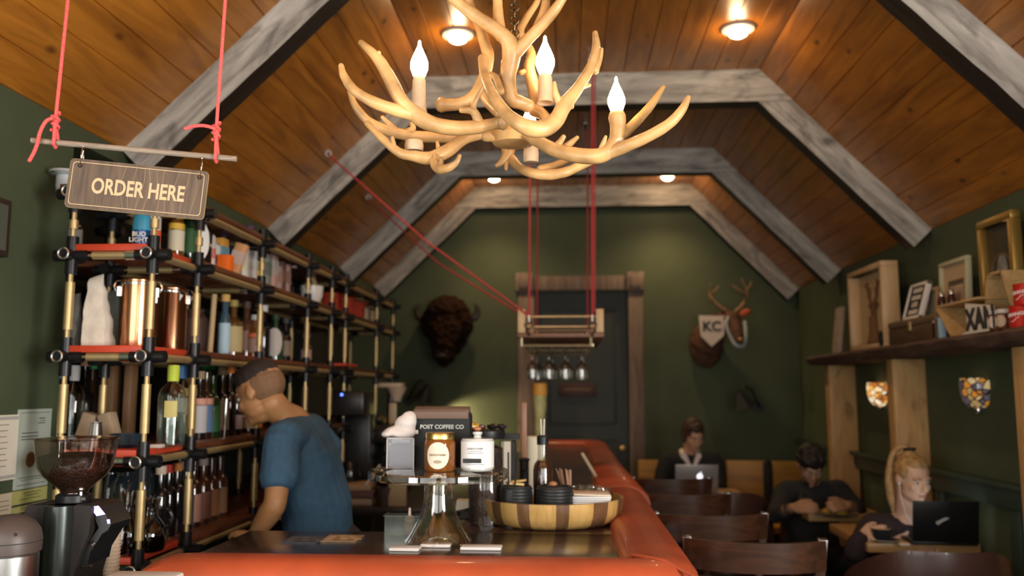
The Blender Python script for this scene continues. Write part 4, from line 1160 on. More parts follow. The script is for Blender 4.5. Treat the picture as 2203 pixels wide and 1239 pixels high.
m = MB(); m.box((0, 0, .11), (.10, .012, .22), bevel=.004); m.build('board_body', mat('board_tan', (.42, .32, .18), .6), t)
m = MB(); m.cyl((-.03, -.008, .19), (-.03, .008, .19), .008); m.build('hanging_hole', M_INK, t)
pl = thing('plant', 'dark potted plant on the work table behind the acrylic box', 'plant', stand_at(828, 4.75, .88))
m = MB(); m.lathe([(0, 0), (.04, 0), (.055, .10), (.05, .10), (0, .09)], seg=18); m.build('pot', mat('dark_pot', (.05, .03, .025), .5), pl)
m = MB(); random.seed(11)
for k in range(46):
    a = random.uniform(0, 2 * PI); e = random.uniform(.3, 1.4); r_ = random.uniform(.05, .11)
    d = V((math.cos(a) * math.cos(e), math.sin(a) * math.cos(e), math.sin(e)))
    b0 = V((0, 0, .10)); b1 = b0 + d * r_ * 1.3; sd = d.cross(V((0, 0, 1))).normalized() * .016
    m.add([b0, (b0 + b1) / 2 + sd, b1, (b0 + b1) / 2 - sd], [(0, 1, 2, 3)])
m.build('leaves', mat('dark_red_leaf', (.05, .018, .014), .5), pl)

# ------------------------------------------------------------------ side counter, grinder, airpot, cups, white box
sd = thing('side_counter', 'low dark side counter at the left wall under the grinder', 'counter', (-1.38, 1.95, 0))
m = MB(); m.box((0, 0, .89), (.70, .95, .03), bevel=.004); m.box((.46, -.22, .89), (.24, .48, .03), bevel=.004); m.build('counter_top', M_TOP, sd)
m = MB(); m.box((0, 0, .437), (.66, .90, .874)); m.box((.46, -.22, .437), (.22, .44, .874)); m.build('cabinet', M_DARKWOOD, sd)
SZ = .906
GY = 2.12
gc = V((at(160, 1050, Y=GY).x, GY, SZ))
gr = thing('coffee_grinder', 'big black coffee grinder with clear bean hopper in front of the shelving', 'grinder', gc)
def gz(y): return at(160, y, Y=GY).z - SZ
def gx(x, y): return at(x, y, Y=GY).x - gc.x
r0 = .096
m = MB(); m.lathe([(.030, gz(1062)), (.036, gz(1052)), (.074, gz(1022)), (.088, gz(1002)), (.092, gz(975)), (r0, gz(948)), (r0 + .003, gz(943)), (r0 - .002, gz(945)), (.089, gz(975)), (.084, gz(1001))], seg=40); m.build('hopper', glass('hopper_plastic', (.80, .74, .70), .04, .8), gr)
m = MB(); m.lathe([(r0 - .004, gz(946)), (r0, gz(941)), (r0 * .5, gz(938)), (0, gz(937))], seg=40); m.build('hopper_lid', glass('hopper_lid_plastic', (.75, .62, .58), .06, .6), gr)
m = MB(); m.lathe([(.026, gz(1062)), (.033, gz(1051)), (.070, gz(1022)), (.083, gz(1002)), (.086, gz(980)), (.05, gz(974)), (0, gz(976))], seg=36); m.build('coffee_beans', mat('coffee_bean_fill', (.035, .014, .008), .5), gr)
m = MB(); m.lathe([(.038, gz(1082)), (.042, gz(1078)), (.042, gz(1064)), (.034, gz(1060)), (0, gz(1060))], seg=28); m.build('collar', M_BLACKMETAL, gr)
m = MB(); m.lathe([(.018, gz(1066)), (.028, gz(1063)), (.028, gz(1058)), (.0, gz(1057))], seg=20); m.build('collar_ring', M_CHROME, gr)
m = MB(); m.cyl((gx(184, 1060), -.02, gz(1076)), (gx(184, 1060), -.02, gz(1052)), .005); m.ball((gx(184, 1060), -.02, gz(1050)), .008); m.box((gx(184, 1060), -.02, gz(1070)), (.03, .01, .006)); m.build('grind_lever', M_CHROME, gr)
m = MB(); m.prism([(gx(x, y), -.065, gz(y)) for x, y in ((88, 1090), (94, 1080), (225, 1080), (228, 1085), (222, 1140), (205, 1180), (186, 1240), (180, 1360), (96, 1360))], None, (0, .14, 0)); m.build('grinder_body', mat('grinder_black', (.022, .018, .016), .6, spec=.3), gr, smooth=25)
m = MB(); m.lathe([(.030, gz(1375)), (.033, gz(1260)), (.036, gz(1100)), (.034, gz(1080)), (0, gz(1080))], c=(gx(158, 1150), -.062, 0), seg=26); m.build('front_column', mat('grinder_column', (.035, .042, .038), .28, .6), gr)
m = MB(); m.prism([(gx(x, y), -.05, gz(y)) for x, y in ((216, 1079), (240, 1083), (262, 1120), (255, 1132), (243, 1140), (218, 1180), (212, 1205), (188, 1212), (186, 1195), (205, 1170), (236, 1128))], None, (0, .10, 0)); m.build('display_arm', mat('grinder_arm', (.012, .012, .013), .25), gr, smooth=25)
def quadface(pts, name, material, parent, y):
    m = MB(); m.prism([(gx(x, yy), y, gz(yy)) for x, yy in pts], None, (0, .002, 0)); return m.build(name, material, parent)
quadface(((218, 1084), (236, 1081), (251, 1099), (233, 1103)), 'display', glow('lavender_display', (.52, .45, .95), 1.0), gr, -.0535)
quadface(((254, 1110), (260, 1109), (261, 1118), (256, 1119)), 'touch_button', glow('lavender_display', (.52, .45, .95), 1.0), gr, -.0535)
m = MB(); m.tube([(gx(225, 1160), -.055, gz(1162)), (gx(232, 1155), -.055, gz(1156))], .006, 8); m.tube([(gx(200, 1210), -.05, gz(1210)), (gx(226, 1206), -.06, gz(1206))], .0025, 6); m.build('fork', M_CHROME, gr)
m = MB(); m.box((gx(150, 1200), 0, .012), (.17, .20, .024), bevel=.006); m.build('base', M_BLACK, gr)
AYP = 1.93
ac = V((at(22, 1150, Y=AYP).x, AYP, SZ))
ap = thing('airpot', 'steel airpot with grey brown plastic lid at the lower left corner', 'airpot', ac)
def az(y): return at(22, y, Y=AYP).z - SZ
m = MB(); m.lathe([(0, 0), (.060, 0), (.062, .01), (.062, az(1192)), (.055, az(1185))], seg=36); m.build('steel_body', M_STEEL, ap)
m = MB(); m.lathe([(.058, az(1192)), (.066, az(1186)), (.067, az(1160)), (.063, az(1140)), (.050, az(1122)), (.025, az(1108)), (0, az(1105))], seg=36); m.build('lid', mat('grey_brown_plastic', (.075, .055, .048), .42), ap)
m = MB(); m.torus((0, 0, az(1163)), .0672, .001, seg=36, tseg=5); m.build('lid_seam', M_INK, ap)
m = MB(); m.ball((at(60, 1143, Y=AYP).x - ac.x - .004, -.045, az(1143)), (.009, .005, .005)); m.build('lid_button', M_BLACK, ap)
cc = V((at(236, 1200, Y=2.24).x, 2.24, SZ))
m = MB(); m.lathe([(0, .0), (.018, .0), (.024, .085), (.0255, .087), (.0255, .091), (.0235, .091), (.017, .004), (0, .004)], seg=24)
cup0 = m.build('paper_cup', mat('beige_paper_cup', (.55, .42, .30), .75)); cup0.location = cc
cup0.rotation_euler = (0, 0, 0)
tag(cup0, 'beige paper cup in the tall nested stack behind the grinder', 'cup', 'nested paper cups behind the grinder')
for k in range(1, 17):
    c = cup0.copy(); COL.objects.link(c); c.location = cc + V((0, 0, k * .0096))
a = at(243, 1233, Y=1.88); b = at(390, 1233, Y=1.88)
wbx = thing('tablet_stand', 'white flat topped box just left of the red leather rail', 'box', ((a.x + b.x) / 2, 1.83, SZ))
m = MB(); hh = at(300, 1231, Y=1.88).z - SZ
m.box((0, 0, hh - .01), (b.x - a.x, .14, .02), bevel=.008); m.build('top_plate', mat('white_gloss', (.72, .68, .62), .35), wbx)
m = MB(); m.box((0, 0, (hh - .02) / 2), (b.x - a.x - .04, .09, hh - .02), bevel=.006); m.build('box_body', mat('white_gloss', (.72, .68, .62)), wbx)

# papers pinned on the left wall
M_SAGE = mat('sage_certificate', (.42, .47, .40), .3, coat=.4)
def on_left_wall(x0, x1, ytop, ybot, label, name, cat, material, thick=.004):
    X = XL + .001
    ya, yb = at(x0, (ytop + ybot) / 2, X=X).y, at(x1, (ytop + ybot) / 2, X=X).y
    xm = (x0 + x1) / 2
    zt = at(xm, ytop, X=X).z; zb = at(xm, ybot, X=X).z
    t = thing(name, label, cat, (X, (ya + yb) / 2, zb))
    w, h = yb - ya, zt - zb
    m = MB(); m.box((thick / 2, 0, h / 2), (thick, w, h)); m.build('sheet', material, t)
    return t, w, h, thick
def strips(t, w, h, th, rows, material, name='printed_line'):
    m = MB()
    for (cy, cz, ww, hh) in rows: m.box((th + .0006, cy * w, cz * h), (.001, ww * w, hh * h))
    return m.build(name, material, t)
t, w, h, th = on_left_wall(-30, 38, 893, 1034, 'cream licence certificate with an ornate border at the left edge', 'certificate', 'certificate', M_CREAM)
strips(t, w, h, th, [(-.1, .85 - .09 * k, .45 - .06 * (k % 3), .008) for k in range(8)], M_INK)
b_ = MB()
for k in range(16): b_.box((th + .0006, (-.45 + .06 * k) * w, .95 * h), (.001, .035 * w, .05 * h)); b_.box((th + .0006, (-.45 + .06 * k) * w, .05 * h), (.001, .035 * w, .05 * h))
for k in range(18): b_.box((th + .0006, .45 * w, (.08 + .05 * k) * h), (.001, .04 * w, .028 * h))
b_.build('border_print', mat('grey_print', (.3, .3, .3), .7), t)
t, w, h, th = on_left_wall(33, 103, 880, 1048, 'glossy sage certificate with a round gold seal beside the shelving', 'certificate', 'certificate', M_SAGE, .006)
strips(t, w, h, th, [(0, .955, .88, .006), (0, .05, .88, .006), (.2, .88, .18, .012), (.22, .85, .14, .008), (.18, .82, .22, .01), (-.15, .70, .5, .01), (-.15, .655, .5, .01), (-.15, .62, .5, .01), (0, .14, .8, .008), (0, .11, .7, .006)], M_INK)
m = MB(); m.cyl((th, -.1 * w, .36 * h), (th + .003, -.1 * w, .36 * h), .024, seg=24); m.build('gold_seal', mat('dark_gold', (.24, .14, .05), .4, .6), t)
t, w, h, th = on_left_wall(22, 97, 1052, 1122, 'yellow green notice with black bars below the sage certificate', 'notice', 'notice', mat('yellow_green_paper', (.42, .40, .13), .6))
strips(t, w, h, th, [(0, .56, .98, .06), (.0, .3, .98, .06), (.05, .9, .5, .02), (.05, .82, .4, .02), (0, .45, .5, .015), (0, .72, .6, .015)], M_INK)
t, w, h, th = on_left_wall(-30, 22, 1064, 1118, 'cream notice under the ornate certificate at the left edge', 'notice', 'notice', mat('cream_notice', (.60, .50, .36), .6))
strips(t, w, h, th, [(0, .7, .7, .02), (.1, .5, .6, .02), (.1, .35, .5, .02)], M_INK)
t, w, h, th = on_left_wall(-80, 6, 418, 545, 'dark picture frame edge high on the left wall', 'picture_frame', 'picture', mat('dark_frame', (.03, .02, .015), .5), .025)
m = MB(); m.box((.026, 0, h / 2), (.002, w * .8, h * .8)); m.build('picture', mat('dull_picture', (.08, .09, .07), .6), t)

# ------------------------------------------------------------------ order sign on its hanging rod
SY = 1.85
M_CORDP = mat('pink_red_cord', (.70, .10, .09), .75, vary=.45, vscale=420)
rod_a, rod_b = at(68, 302, Y=SY), at(509, 342, Y=SY + .07)
rod = thing('hanging_rod', 'thin grey wooden rod hung level on two red cords', 'rod', (rod_a + rod_b) / 2)
rc = V(rod.location)
m = MB(); m.cyl(rod_a - rc, rod_b - rc, .0068, seg=16); m.build('rod', wood('grey_rod_wood', (.20, .15, .11), (.34, .27, .20), 'X', 6, rough=.7), rod)
def cord_thing(label, px, pyk, u, tail, out):
    base = rod_a.lerp(rod_b, u)
    k = at(px, pyk, Y=base.y)
    t = thing('red_rope', label, 'cord', base)
    topz = ZEL + (k.x + .03 - XL) * (ZF - ZEL) / (XFL - XL)
    xt = k.x + .035 * 1.0
    topz = ZEL + (xt - XL) * (ZF - ZEL) / (XFL - XL)
    L = lambda p: V(p) - base
    m = MB()
    pts = [L(k), L((xt, base.y, topz))]
    m.tube(pts, .0042, 8)
    for q in (.02, .0):      # the loop around the rod
        pass
    m.tube([L(k) + V((.002, -.003, 0)), V((.002, -.0105, .006)), V((.001, -.0105, -.006)), V((0, 0, -.0115)), V((0, .0105, 0)), L(k) + V((-.002, .003, 0))], .0042, 8)
    m.build('cord', M_CORDP, t)
    m = MB(); 
    pts = []
    for i in range(40):
        a = i / 39
        pts.append(L(k) + V((.0075 * math.cos(a * 17), .0075 * math.sin(a * 17), .022 - .044 * a)))
    m.tube(pts, .0040, 7); m.ball(L(k), (.0075, .0075, .020), 10, 7)
    m.build('knot', M_CORDP, t)
    m = MB(); m.tube([L(V(p)) for p in spline([tuple(at(x, y, Y=base.y - .02)) for x, y in tail], 5)], .0043, 8, round_ends=True); m.build('loose_end', M_CORDP, t)
    ho = MB(); ho.torus(L((xt, base.y, topz - .01)), .012, .003, (0, 1, 0)); ho.build('eye_hook', M_CHROME, t)
    return t
cord_thing('left red cord knotted above the order sign, loose end hanging down', 119, 262, (119 - 68) / 441, [(112, 254), (98, 262), (86, 285), (80, 310), (72, 330), (63, 346)], -1)
cord_thing('right red cord knotted above the order sign, loose end sticking out left', 465, 283, (465 - 68) / 441, [(462, 277), (448, 272), (432, 270), (415, 272), (398, 277)], 1)
# the board: corner points measured, then built square at its own place
c00, c10, c01 = at(139, 445, Y=SY), at(437, 473, Y=SY + .055), at(146, 340, Y=SY)
ex = (c10 - c00); wS = ex.length; ex.normalize()
ez = (c01 - c00); hS = ez.length; ez = (ez - ex * ez.dot(ex)).normalized(); ey = ez.cross(ex)
RM = Matrix((ex, ey, ez)).transposed()
cen = c00 + ex * wS / 2 + ez * hS / 2
sign = thing('order_sign', 'brown wooden sign reading ORDER HERE hung by two small rings', 'sign', cen, rot=RM.to_euler())
def rrect(w, h, r, y, n=6):
    P = []
    for cx, cz, a0 in ((w / 2 - r, h / 2 - r, 0), (-w / 2 + r, h / 2 - r, PI / 2), (-w / 2 + r, -h / 2 + r, PI), (w / 2 - r, -h / 2 + r, 3 * PI / 2)):
        for i in range(n + 1):
            a = a0 + PI / 2 * i / n; P.append((cx + r * math.cos(a), y, cz + r * math.sin(a)))
    return P
M_SIGN = wood('sign_wood', (.058, .034, .019), (.125, .080, .047), 'Z', 4.5, rough=.6, bump=.1, knots=0)
M_SIGNL = mat('sign_pale_engraving', (.52, .37, .21), .6)
m = MB(); m.prism(rrect(wS, hS, .010, -.0045), None, (0, .009, 0)); m.build('board', M_SIGN, sign, smooth=0)
m = MB(); m.prism(rrect(wS + .001, hS + .001, .010, -.002), None, (0, .0075, 0)); m.build('board_edge', mat('sign_edge', (.42, .30, .16), .6), sign, smooth=0)
m = MB()
o_, i_ = rrect(wS - .014, hS - .014, .008, -.0050), rrect(wS - .0172, hS - .0172, .0072, -.0050)
n = len(o_); m.add(o_ + i_, [(k, (k + 1) % n, (k + 1) % n + n, k + n) for k in range(n)])
m.build('border_line', M_SIGNL, sign, smooth=0)
text_mesh('ORDER HERE', .050, M_SIGNL, 'lettering', sign, (.003, -.0047, -.004), (PI / 2, 0, 0), depth=.0004, sx=.70, bold=.0013)
m = MB(); random.seed(4)
for x0 in (-.03, -.012, .008, .022, .045, .06, .085, .105, .125):
    pts = []
    for k in range(9):
        z = -hS * .42 + hS * .84 * k / 8
        pts.append((x0 + .006 * math.sin(z * 40 + x0 * 60), -.0047, z))
    m.tube(pts, .00035, 4)
m.build('grain_lines', mat('sign_grain', (.40, .29, .18), .6), sign)
for k, px, py in ((0, 161, 357), (1, 426, 381)):
    sx_ = -wS / 2 + .023 if k == 0 else wS / 2 - .018
    hz = hS / 2 - .016
    m = MB(); m.torus((sx_, -.005, hz), .0042, .0012, (0, 1, 0), 14, 5); m.build('hole_rim', mat('dark_hole', (.03, .02, .015), .6), sign)
    m = MB(); m.torus((sx_, 0, hz + .021), .024, .0011, (1, .25, 0), 26, 6); m.build('ring', mat('copper_ring', (.60, .42, .30), .2, 1.0), sign)
    m = MB(); m.cyl((sx_, -.002, hz + .018), (sx_ + .001, -.002, hz + .036), .0022, seg=8); m.ball((sx_, -.004, hz + .046), .0028); m.build('ring_clasp', M_CHROME, sign)

# ------------------------------------------------------------------ antler chandelier
CHY = 2.10
M_ANTLER = mat('antler', (.56, .325, .125), .42, vary=.5, vscale=11, bump=.15, coat=.1)
def A(cx, cy, dy=0): return at(700 + cx / 2.6226, cy / 2.6226, Y=CHY + dy)
cho = A(1050, 760)
ch = thing('antler_chandelier', 'big antler chandelier with glowing flame bulbs hanging from the ceiling', 'chandelier', cho)
PX = CHY / F_PX / 2.6226     # metres per crop pixel
def antler(lines):
    """lines: list of [(cx, cy, dy, radius in crop px), ...]"""
    m = MB()
    for ln in lines:
        pts = [(*(A(cx, cy, dy) - cho), r * 1.14 * PX) for cx, cy, dy, r in ln]
        sp = spline(pts, 6)
        P = [V(p[:3]) for p in sp]; R = [max(.0022, p[3] * (1 + .07 * noise.noise(V(p[:3]) * 45))) for p in sp]
        m.tube(P, R, 12, round_ends=True)
    return m.build('antler', M_ANTLER, ch, smooth=60)
antler([[(1000, 690, -.12, 40), (960, 695, -.12, 30), (870, 715, -.14, 33), (720, 722, -.16, 36), (590, 695, -.18, 38), (500, 640, -.19, 38), (430, 570, -.20, 34), (350, 420, -.20, 32), (290, 325, -.20, 26), (200, 240, -.19, 15)],
        [(500, 650, -.19, 30), (400, 622, -.21, 30), (280, 580, -.23, 27), (165, 512, -.23, 24), (105, 430, -.22, 19), (88, 370, -.21, 13)],
        [(292, 345, -.20, 16), (302, 295, -.205, 10)],
        [(870, 700, -.14, 24), (835, 630, -.15, 20), (765, 622, -.16, 13)], [(850, 650, -.15, 16), (835, 600, -.15, 14), (862, 540, -.15, 12), (893, 485, -.15, 8)]])
antler([[(1000, 748, .02, 30), (880, 762, .0, 24), (780, 785, -.03, 30), (690, 850, -.06, 34), (590, 892, -.08, 34), (500, 880, -.09, 28), (420, 862, -.09, 24), (330, 790, -.08, 20), (235, 695, -.07, 16)],
        [(620, 890, -.08, 30), (625, 930, -.10, 28), (650, 955, -.12, 26), (700, 945, -.14, 20), (740, 915, -.15, 14), (758, 878, -.15, 10)], [(650, 950, -.12, 18), (655, 890, -.12, 9)],
        [(390, 845, -.09, 15), (378, 775, -.09, 9)], [(640, 850, -.06, 14), (630, 800, -.06, 8)]])
antler([[(820, 770, .06, 26), (650, 775, .05, 30), (480, 765, .03, 30), (350, 735, .01, 28), (245, 685, 0, 24), (170, 600, -.01, 20), (135, 510, -.01, 12)],
        [(430, 755, .03, 20), (490, 730, .02, 18), (488, 695, .02, 11)], [(390, 730, .01, 18), (320, 660, 0, 10)]])
antler([[(890, 330, -.10, 26), (898, 420, -.16, 24), (940, 530, -.22, 26), (1020, 640, -.26, 30), (1120, 712, -.28, 36), (1220, 728, -.27, 40), (1300, 680, -.25, 38), (1345, 600, -.24, 36), (1430, 490, -.22, 27), (1500, 370, -.20, 23), (1528, 260, -.19, 19), (1522, 185, -.18, 13)],
        [(1520, 400, -.20, 20), (1548, 330, -.19, 13), (1560, 275, -.19, 8)], [(1330, 600, -.24, 20), (1300, 530, -.25, 15), (1292, 465, -.25, 8)], [(1345, 600, -.24, 24), (1390, 600, -.23, 14)], [(1440, 490, -.22, 18), (1490, 480, -.2, 9)]])
antler([[(1120, 748, -.02, 26), (1190, 790, -.04, 32), (1300, 848, -.07, 34), (1450, 880, -.10, 38), (1570, 872, -.12, 38), (1635, 800, -.12, 36), (1650, 720, -.12, 38), (1645, 655, -.12, 42)],
        [(1590, 865, -.12, 32), (1720, 815, -.14, 30), (1850, 755, -.15, 28), (1950, 690, -.16, 25), (2015, 615, -.16, 21), (2048, 548, -.16, 12)],
        [(1650, 790, -.12, 26), (1760, 680, -.08, 24), (1840, 590, -.06, 21), (1908, 490, -.05, 11)], [(1300, 840, -.07, 22), (1345, 770, -.08, 12)], [(1360, 830, -.07, 20), (1422, 775, -.09, 10)], [(1560, 840, -.12, 18), (1582, 770, -.13, 8)]])
antler([[(1045, 890, .14, 26), (1110, 955, .10, 26), (1220, 985, .07, 28), (1340, 975, .07, 27), (1440, 935, .09, 24), (1525, 900, .12, 18)],
        [(1210, 955, .08, 22), (1310, 930, .12, 22), (1400, 880, .16, 18)], [(1030, 800, .14, 36), (1030, 870, .14, 36), (1000, 910, .13, 20), (965, 935, .13, 12)], [(1030, 870, .14, 24), (1022, 955, .13, 12)]])
antler([[(1150, 600, -.02, 34), (1100, 578, -.03, 34), (1045, 550, -.04, 40), (1030, 430, -.05, 42), (1050, 310, -.06, 48), (1030, 230, -.07, 42), (960, 165, -.08, 34), (860, 100, -.09, 32), (760, 25, -.10, 27), (670, -45, -.11, 22)],
        [(1050, 320, -.06, 38), (1140, 225, -.07, 30), (1230, 130, -.08, 28), (1295, 55, -.09, 26), (1360, -40, -.10, 20)],
        [(1190, 175, -.075, 26), (1235, 60, -.06, 24), (1250, -60, -.05, 18)], [(990, 205, -.07, 32), (975, 90, -.06, 27), (970, -60, -.05, 23)]])
antler([[(655, 590, -.08, 40), (690, 592, -.08, 32), (760, 585, -.08, 30), (835, 545, -.07, 30), (890, 450, -.05, 30), (920, 330, -.03, 30), (900, 250, -.02, 28), (868, 150, 0, 26), (825, 50, .02, 22), (800, -40, .03, 18)],
        [(905, 420, -.04, 20), (960, 440, -.06, 20), (990, 520, -.08, 20)], [(880, 520, -.06, 22), (930, 590, -.10, 26), (980, 640, -.14, 24)]])
antler([[(1200, 590, .06, 36), (1170, 480, .07, 34), (1150, 380, .07, 30), (1160, 300, .08, 26), (1100, 190, .10, 22), (1130, 110, .12, 20), (1190, 20, .14, 17), (1210, -50, .15, 13)],
        [(1150, 400, .07, 20), (1100, 410, .06, 14)]])
antler([[(900, 768, 0, 30), (1000, 765, 0, 34), (1120, 765, 0, 32), (1180, 780, 0, 26)], [(1180, 620, .05, 36), (1230, 650, .03, 30), (1260, 710, .02, 28)]])
# candles
M_BULB = glow('warm_bulb', (1.0, .70, .40), 31)
M_SLEEVE = mat('candle_sleeve', (.66, .50, .32), .5, vary=.1, vscale=30)
def candle(cx, cy, dy, slen, sc=1.0, off=0):
    p = A(cx, cy, dy) - cho
    r = .0225 * sc
    b = MB(); b.lathe([(.009 * sc, -.040 * sc), (.016 * sc, -.030 * sc), (r, -.012 * sc), (r, .002 * sc), (.017 * sc, .018 * sc), (.010 * sc, .034 * sc), (.005 * sc, .046 * sc), (.0035 * sc, .058 * sc), (0, .062 * sc)], c=p, seg=18)
    bo = b.build('bulb', M_BULB, ch)
    s_ = MB(); s_.lathe([(.020 * sc, -.04 * sc - slen), (.018 * sc, -.04 * sc - slen + .01), (.0165 * sc, -.045 * sc), (.0135 * sc, -.036 * sc), (0, -.036 * sc)], c=p, seg=18)
    s_.build('candle_sleeve', M_SLEEVE, ch)
    return p
b1 = candle(530, 360, -.06, .075, 1.0)
b2 = candle(1240, 340, .02, .07, 1.08)
b3 = candle(1642, 560, -.12, .07, .92)
b4 = candle(1150, 675, .16, .06, .80)
for cx, cy, dy, w, h in ((500, 825, -.04, 56, 60), (1160, 870, .12, 48, 105), (525, 630, -.06, 50, 40)):
    p = A(cx, cy, dy) - cho
    m = MB(); m.lathe([(w * .95 * PX, -h / 2 * PX), (w * PX, 0), (w * .9 * PX, h / 2 * PX), (0, h / 2 * PX), ], c=p, seg=18)
    m.lathe([(0, -h * .5 * PX), (w * .95 * PX, -h * .5 * PX)], c=p, seg=18)
    m.build('candle_cup', M_SLEEVE, ch)
m = MB(); m.lathe([(0, -.025), (.05, -.02), (.065, 0), (.05, .02), (0, .03)], c=A(1060, 770, .02) - cho, seg=20); m.build('hub', M_ANTLER, ch)
# chain up to the ceiling
top = V((A(1045, 300, .02).x + .01, A(1045, 300, .02).y, ZF))
z0 = A(1045, 300, .02).z; k = 0; z = z0
m = MB()
while z < ZF - .05:
    m.torus(V((top.x, top.y, z + .018)) - cho, .011, .0026, (1, 0, 0) if k % 2 else (0, 1, 0), 12, 6)
    z += .0175; k += 1
m.build('chain', mat('dark_brass', (.12, .09, .05), .4, 1.0), ch)
m = MB(); m.lathe([(.05, ZF - .03 - cho.z), (.06, ZF - .005 - cho.z), (.06, ZF - cho.z)], c=(top.x - cho.x, top.y - cho.y, 0), seg=20); m.build('ceiling_rose', mat('dark_brass', (.12, .09, .05)), ch)

# ------------------------------------------------------------------ recessed ceiling lights
M_LENS = glow('downlight_lens', (1.0, .80, .55), 22)
for px, py, lb in ((985, 84, 'ceiling downlight left of the chandelier top, nearest left one'), (1588, 72, 'ceiling downlight near the right end of the second truss'), (1063, 385, 'far ceiling downlight on the left above the back wall'), (1436, 382, 'far ceiling downlight on the right above the back wall')):
    p = at(px, py, Z=ZF - .03)
    p = V((p.x, p.y, ZF))
    t = thing('ceiling_light', lb, 'ceiling light', p, group='ceiling downlights')
    m = MB(); m.lathe([(.052, -.002), (.085, 0), (.088, -.006), (.080, -.014), (.058, -.016), (.052, -.010)], seg=30); m.build('trim_ring', mat('white_trim_ring', (.55, .50, .44), .4), t)
    m = MB(); m.lathe([(0, -.052), (.025, -.050), (.043, -.040), (.050, -.026), (.05, -.012), (0, -.006)], seg=26); m.build('lens', M_LENS, t)
    sp = lamp('downlight', 'SPOT', (p.x, p.y, ZF - .07), 18 if p.y < 6 else 44, (1.0, .66, .34), (0, 0, 0), spot_size=math.radians(125), spot_blend=.8, shadow_soft_size=.05)
    pl_ = lamp('downlight_spill', 'POINT', (p.x, p.y, ZF - .075), 3.2, (1.0, .62, .30), shadow_soft_size=.03)

# ------------------------------------------------------------------ hanging glass rack over the bar
GY0, GY1 = 4.55, 5.65
gl_ = at(1113, 718, Y=GY0); gr_ = at(1300, 718, Y=GY0)
gxm = (gl_.x + gr_.x) / 2; gw = gr_.x - gl_.x; gz0 = gl_.z
hr = thing('glass_rack', 'wooden rack hung on red ropes over the bar with a brass grid below', 'rack', (gxm, GY0, gz0))
def H(x, y, z): return V((x - gxm, y - GY0, z - gz0))
m = MB(); m.box((0, .55, -.008), (gw, 1.1, .022), bevel=.003); m.build('board', wood('rack_board', (.13, .06, .03), (.24, .11, .05), 'Y', 2, rough=.5), hr)
for sx in (-1, 1):
    for yy in (.02, 1.08):
        m = MB(); m.box((sx * (gw / 2 - .022), yy, .068), (.040, .04, .125), bevel=.003); m.build('end_block', M_PALEWOOD, hr)
    m = MB(); m.box((sx * (gw / 2 - .03), .55, .03), (.016, 1.04, .06)); m.build('side_rail', M_DARKWOOD, hr)
for yy in (.02, 1.08):
    for zz in (.038, .092):
        m = MB(); m.cyl((-gw / 2 + .03, yy, zz), (gw / 2 - .03, yy, zz), .005, seg=10); m.build('dowel', M_PALEWOOD, hr)
g = MB()
for k in range(6): g.cyl((-gw / 2 + .03 + k * (gw - .09) / 5, .02, -.06), (-gw / 2 + .03 + k * (gw - .09) / 5, 1.05, -.06), .006, seg=8)
for yy in (.02, .5, 1.05): g.cyl((-gw / 2 + .02, yy, -.062), (gw / 2 - .07, yy, -.062), .007, seg=8)
for sx in (-gw / 2 + .02, gw / 2 - .07):
    for yy in (.02, 1.05): g.cyl((sx, yy, -.066), (sx, yy, -.02), .008, seg=8)
g.build('brass_grid', mat('pale_brass', (.62, .56, .34), .35, .9), hr)
hooks = {}
for sx, tag_ in ((-1, 'l'), (1, 'r')):
    for yy in (-.008, 1.11):
        c = V((sx * (gw / 2 - .062), yy, .045))
        m = MB(); m.torus(c, .020, .005, (0, 1, 0), 18, 7); m.torus(c + V((0, 0, -.045)), .013, .005, (1, 0, 0), 14, 6); m.ball(c + V((0, 0, .035)), .010); m.cyl(c + V((0, 0, .02)), c + V((0, 0, .05)), .005)
        m.build('carabiner', M_CHROME, hr); hooks[(sx, yy)] = c + V((gxm, GY0, gz0)) + V((0, 0, .05))
# wine glasses hanging upside down
m = MB(); m.lathe([(.030, 0), (.031, -.003), (.008, -.008), (.0035, -.015), (.0035, -.085), (.010, -.093), (.027, -.112), (.0315, -.138), (.027, -.188), (.0255, -.188), (.030, -.138), (.025, -.113), (0, -.096)], seg=22)
gm = m.mesh('wine_glass', glass('wine_glass_clear', (.80, .80, .78), .03, .25))
cols = ['first', 'second', 'third', 'fourth']
for r_, (yy, rn) in enumerate(((.10, 'front row'), (.42, 'second row'), (.78, 'third row'))):
    for k in range(4):
        o = bpy.data.objects.new('wine_glass', gm); COL.objects.link(o)
        o.location = V((gxm - gw / 2 + .075 + k * .088 + .016 * (r_ % 2), GY0 + yy, gz0 - .05))
        tag(o, 'upside down wine glass in the %s of the rack, %s from the left' % (rn, cols[k]), 'wine glass', 'wine glasses under the rack')
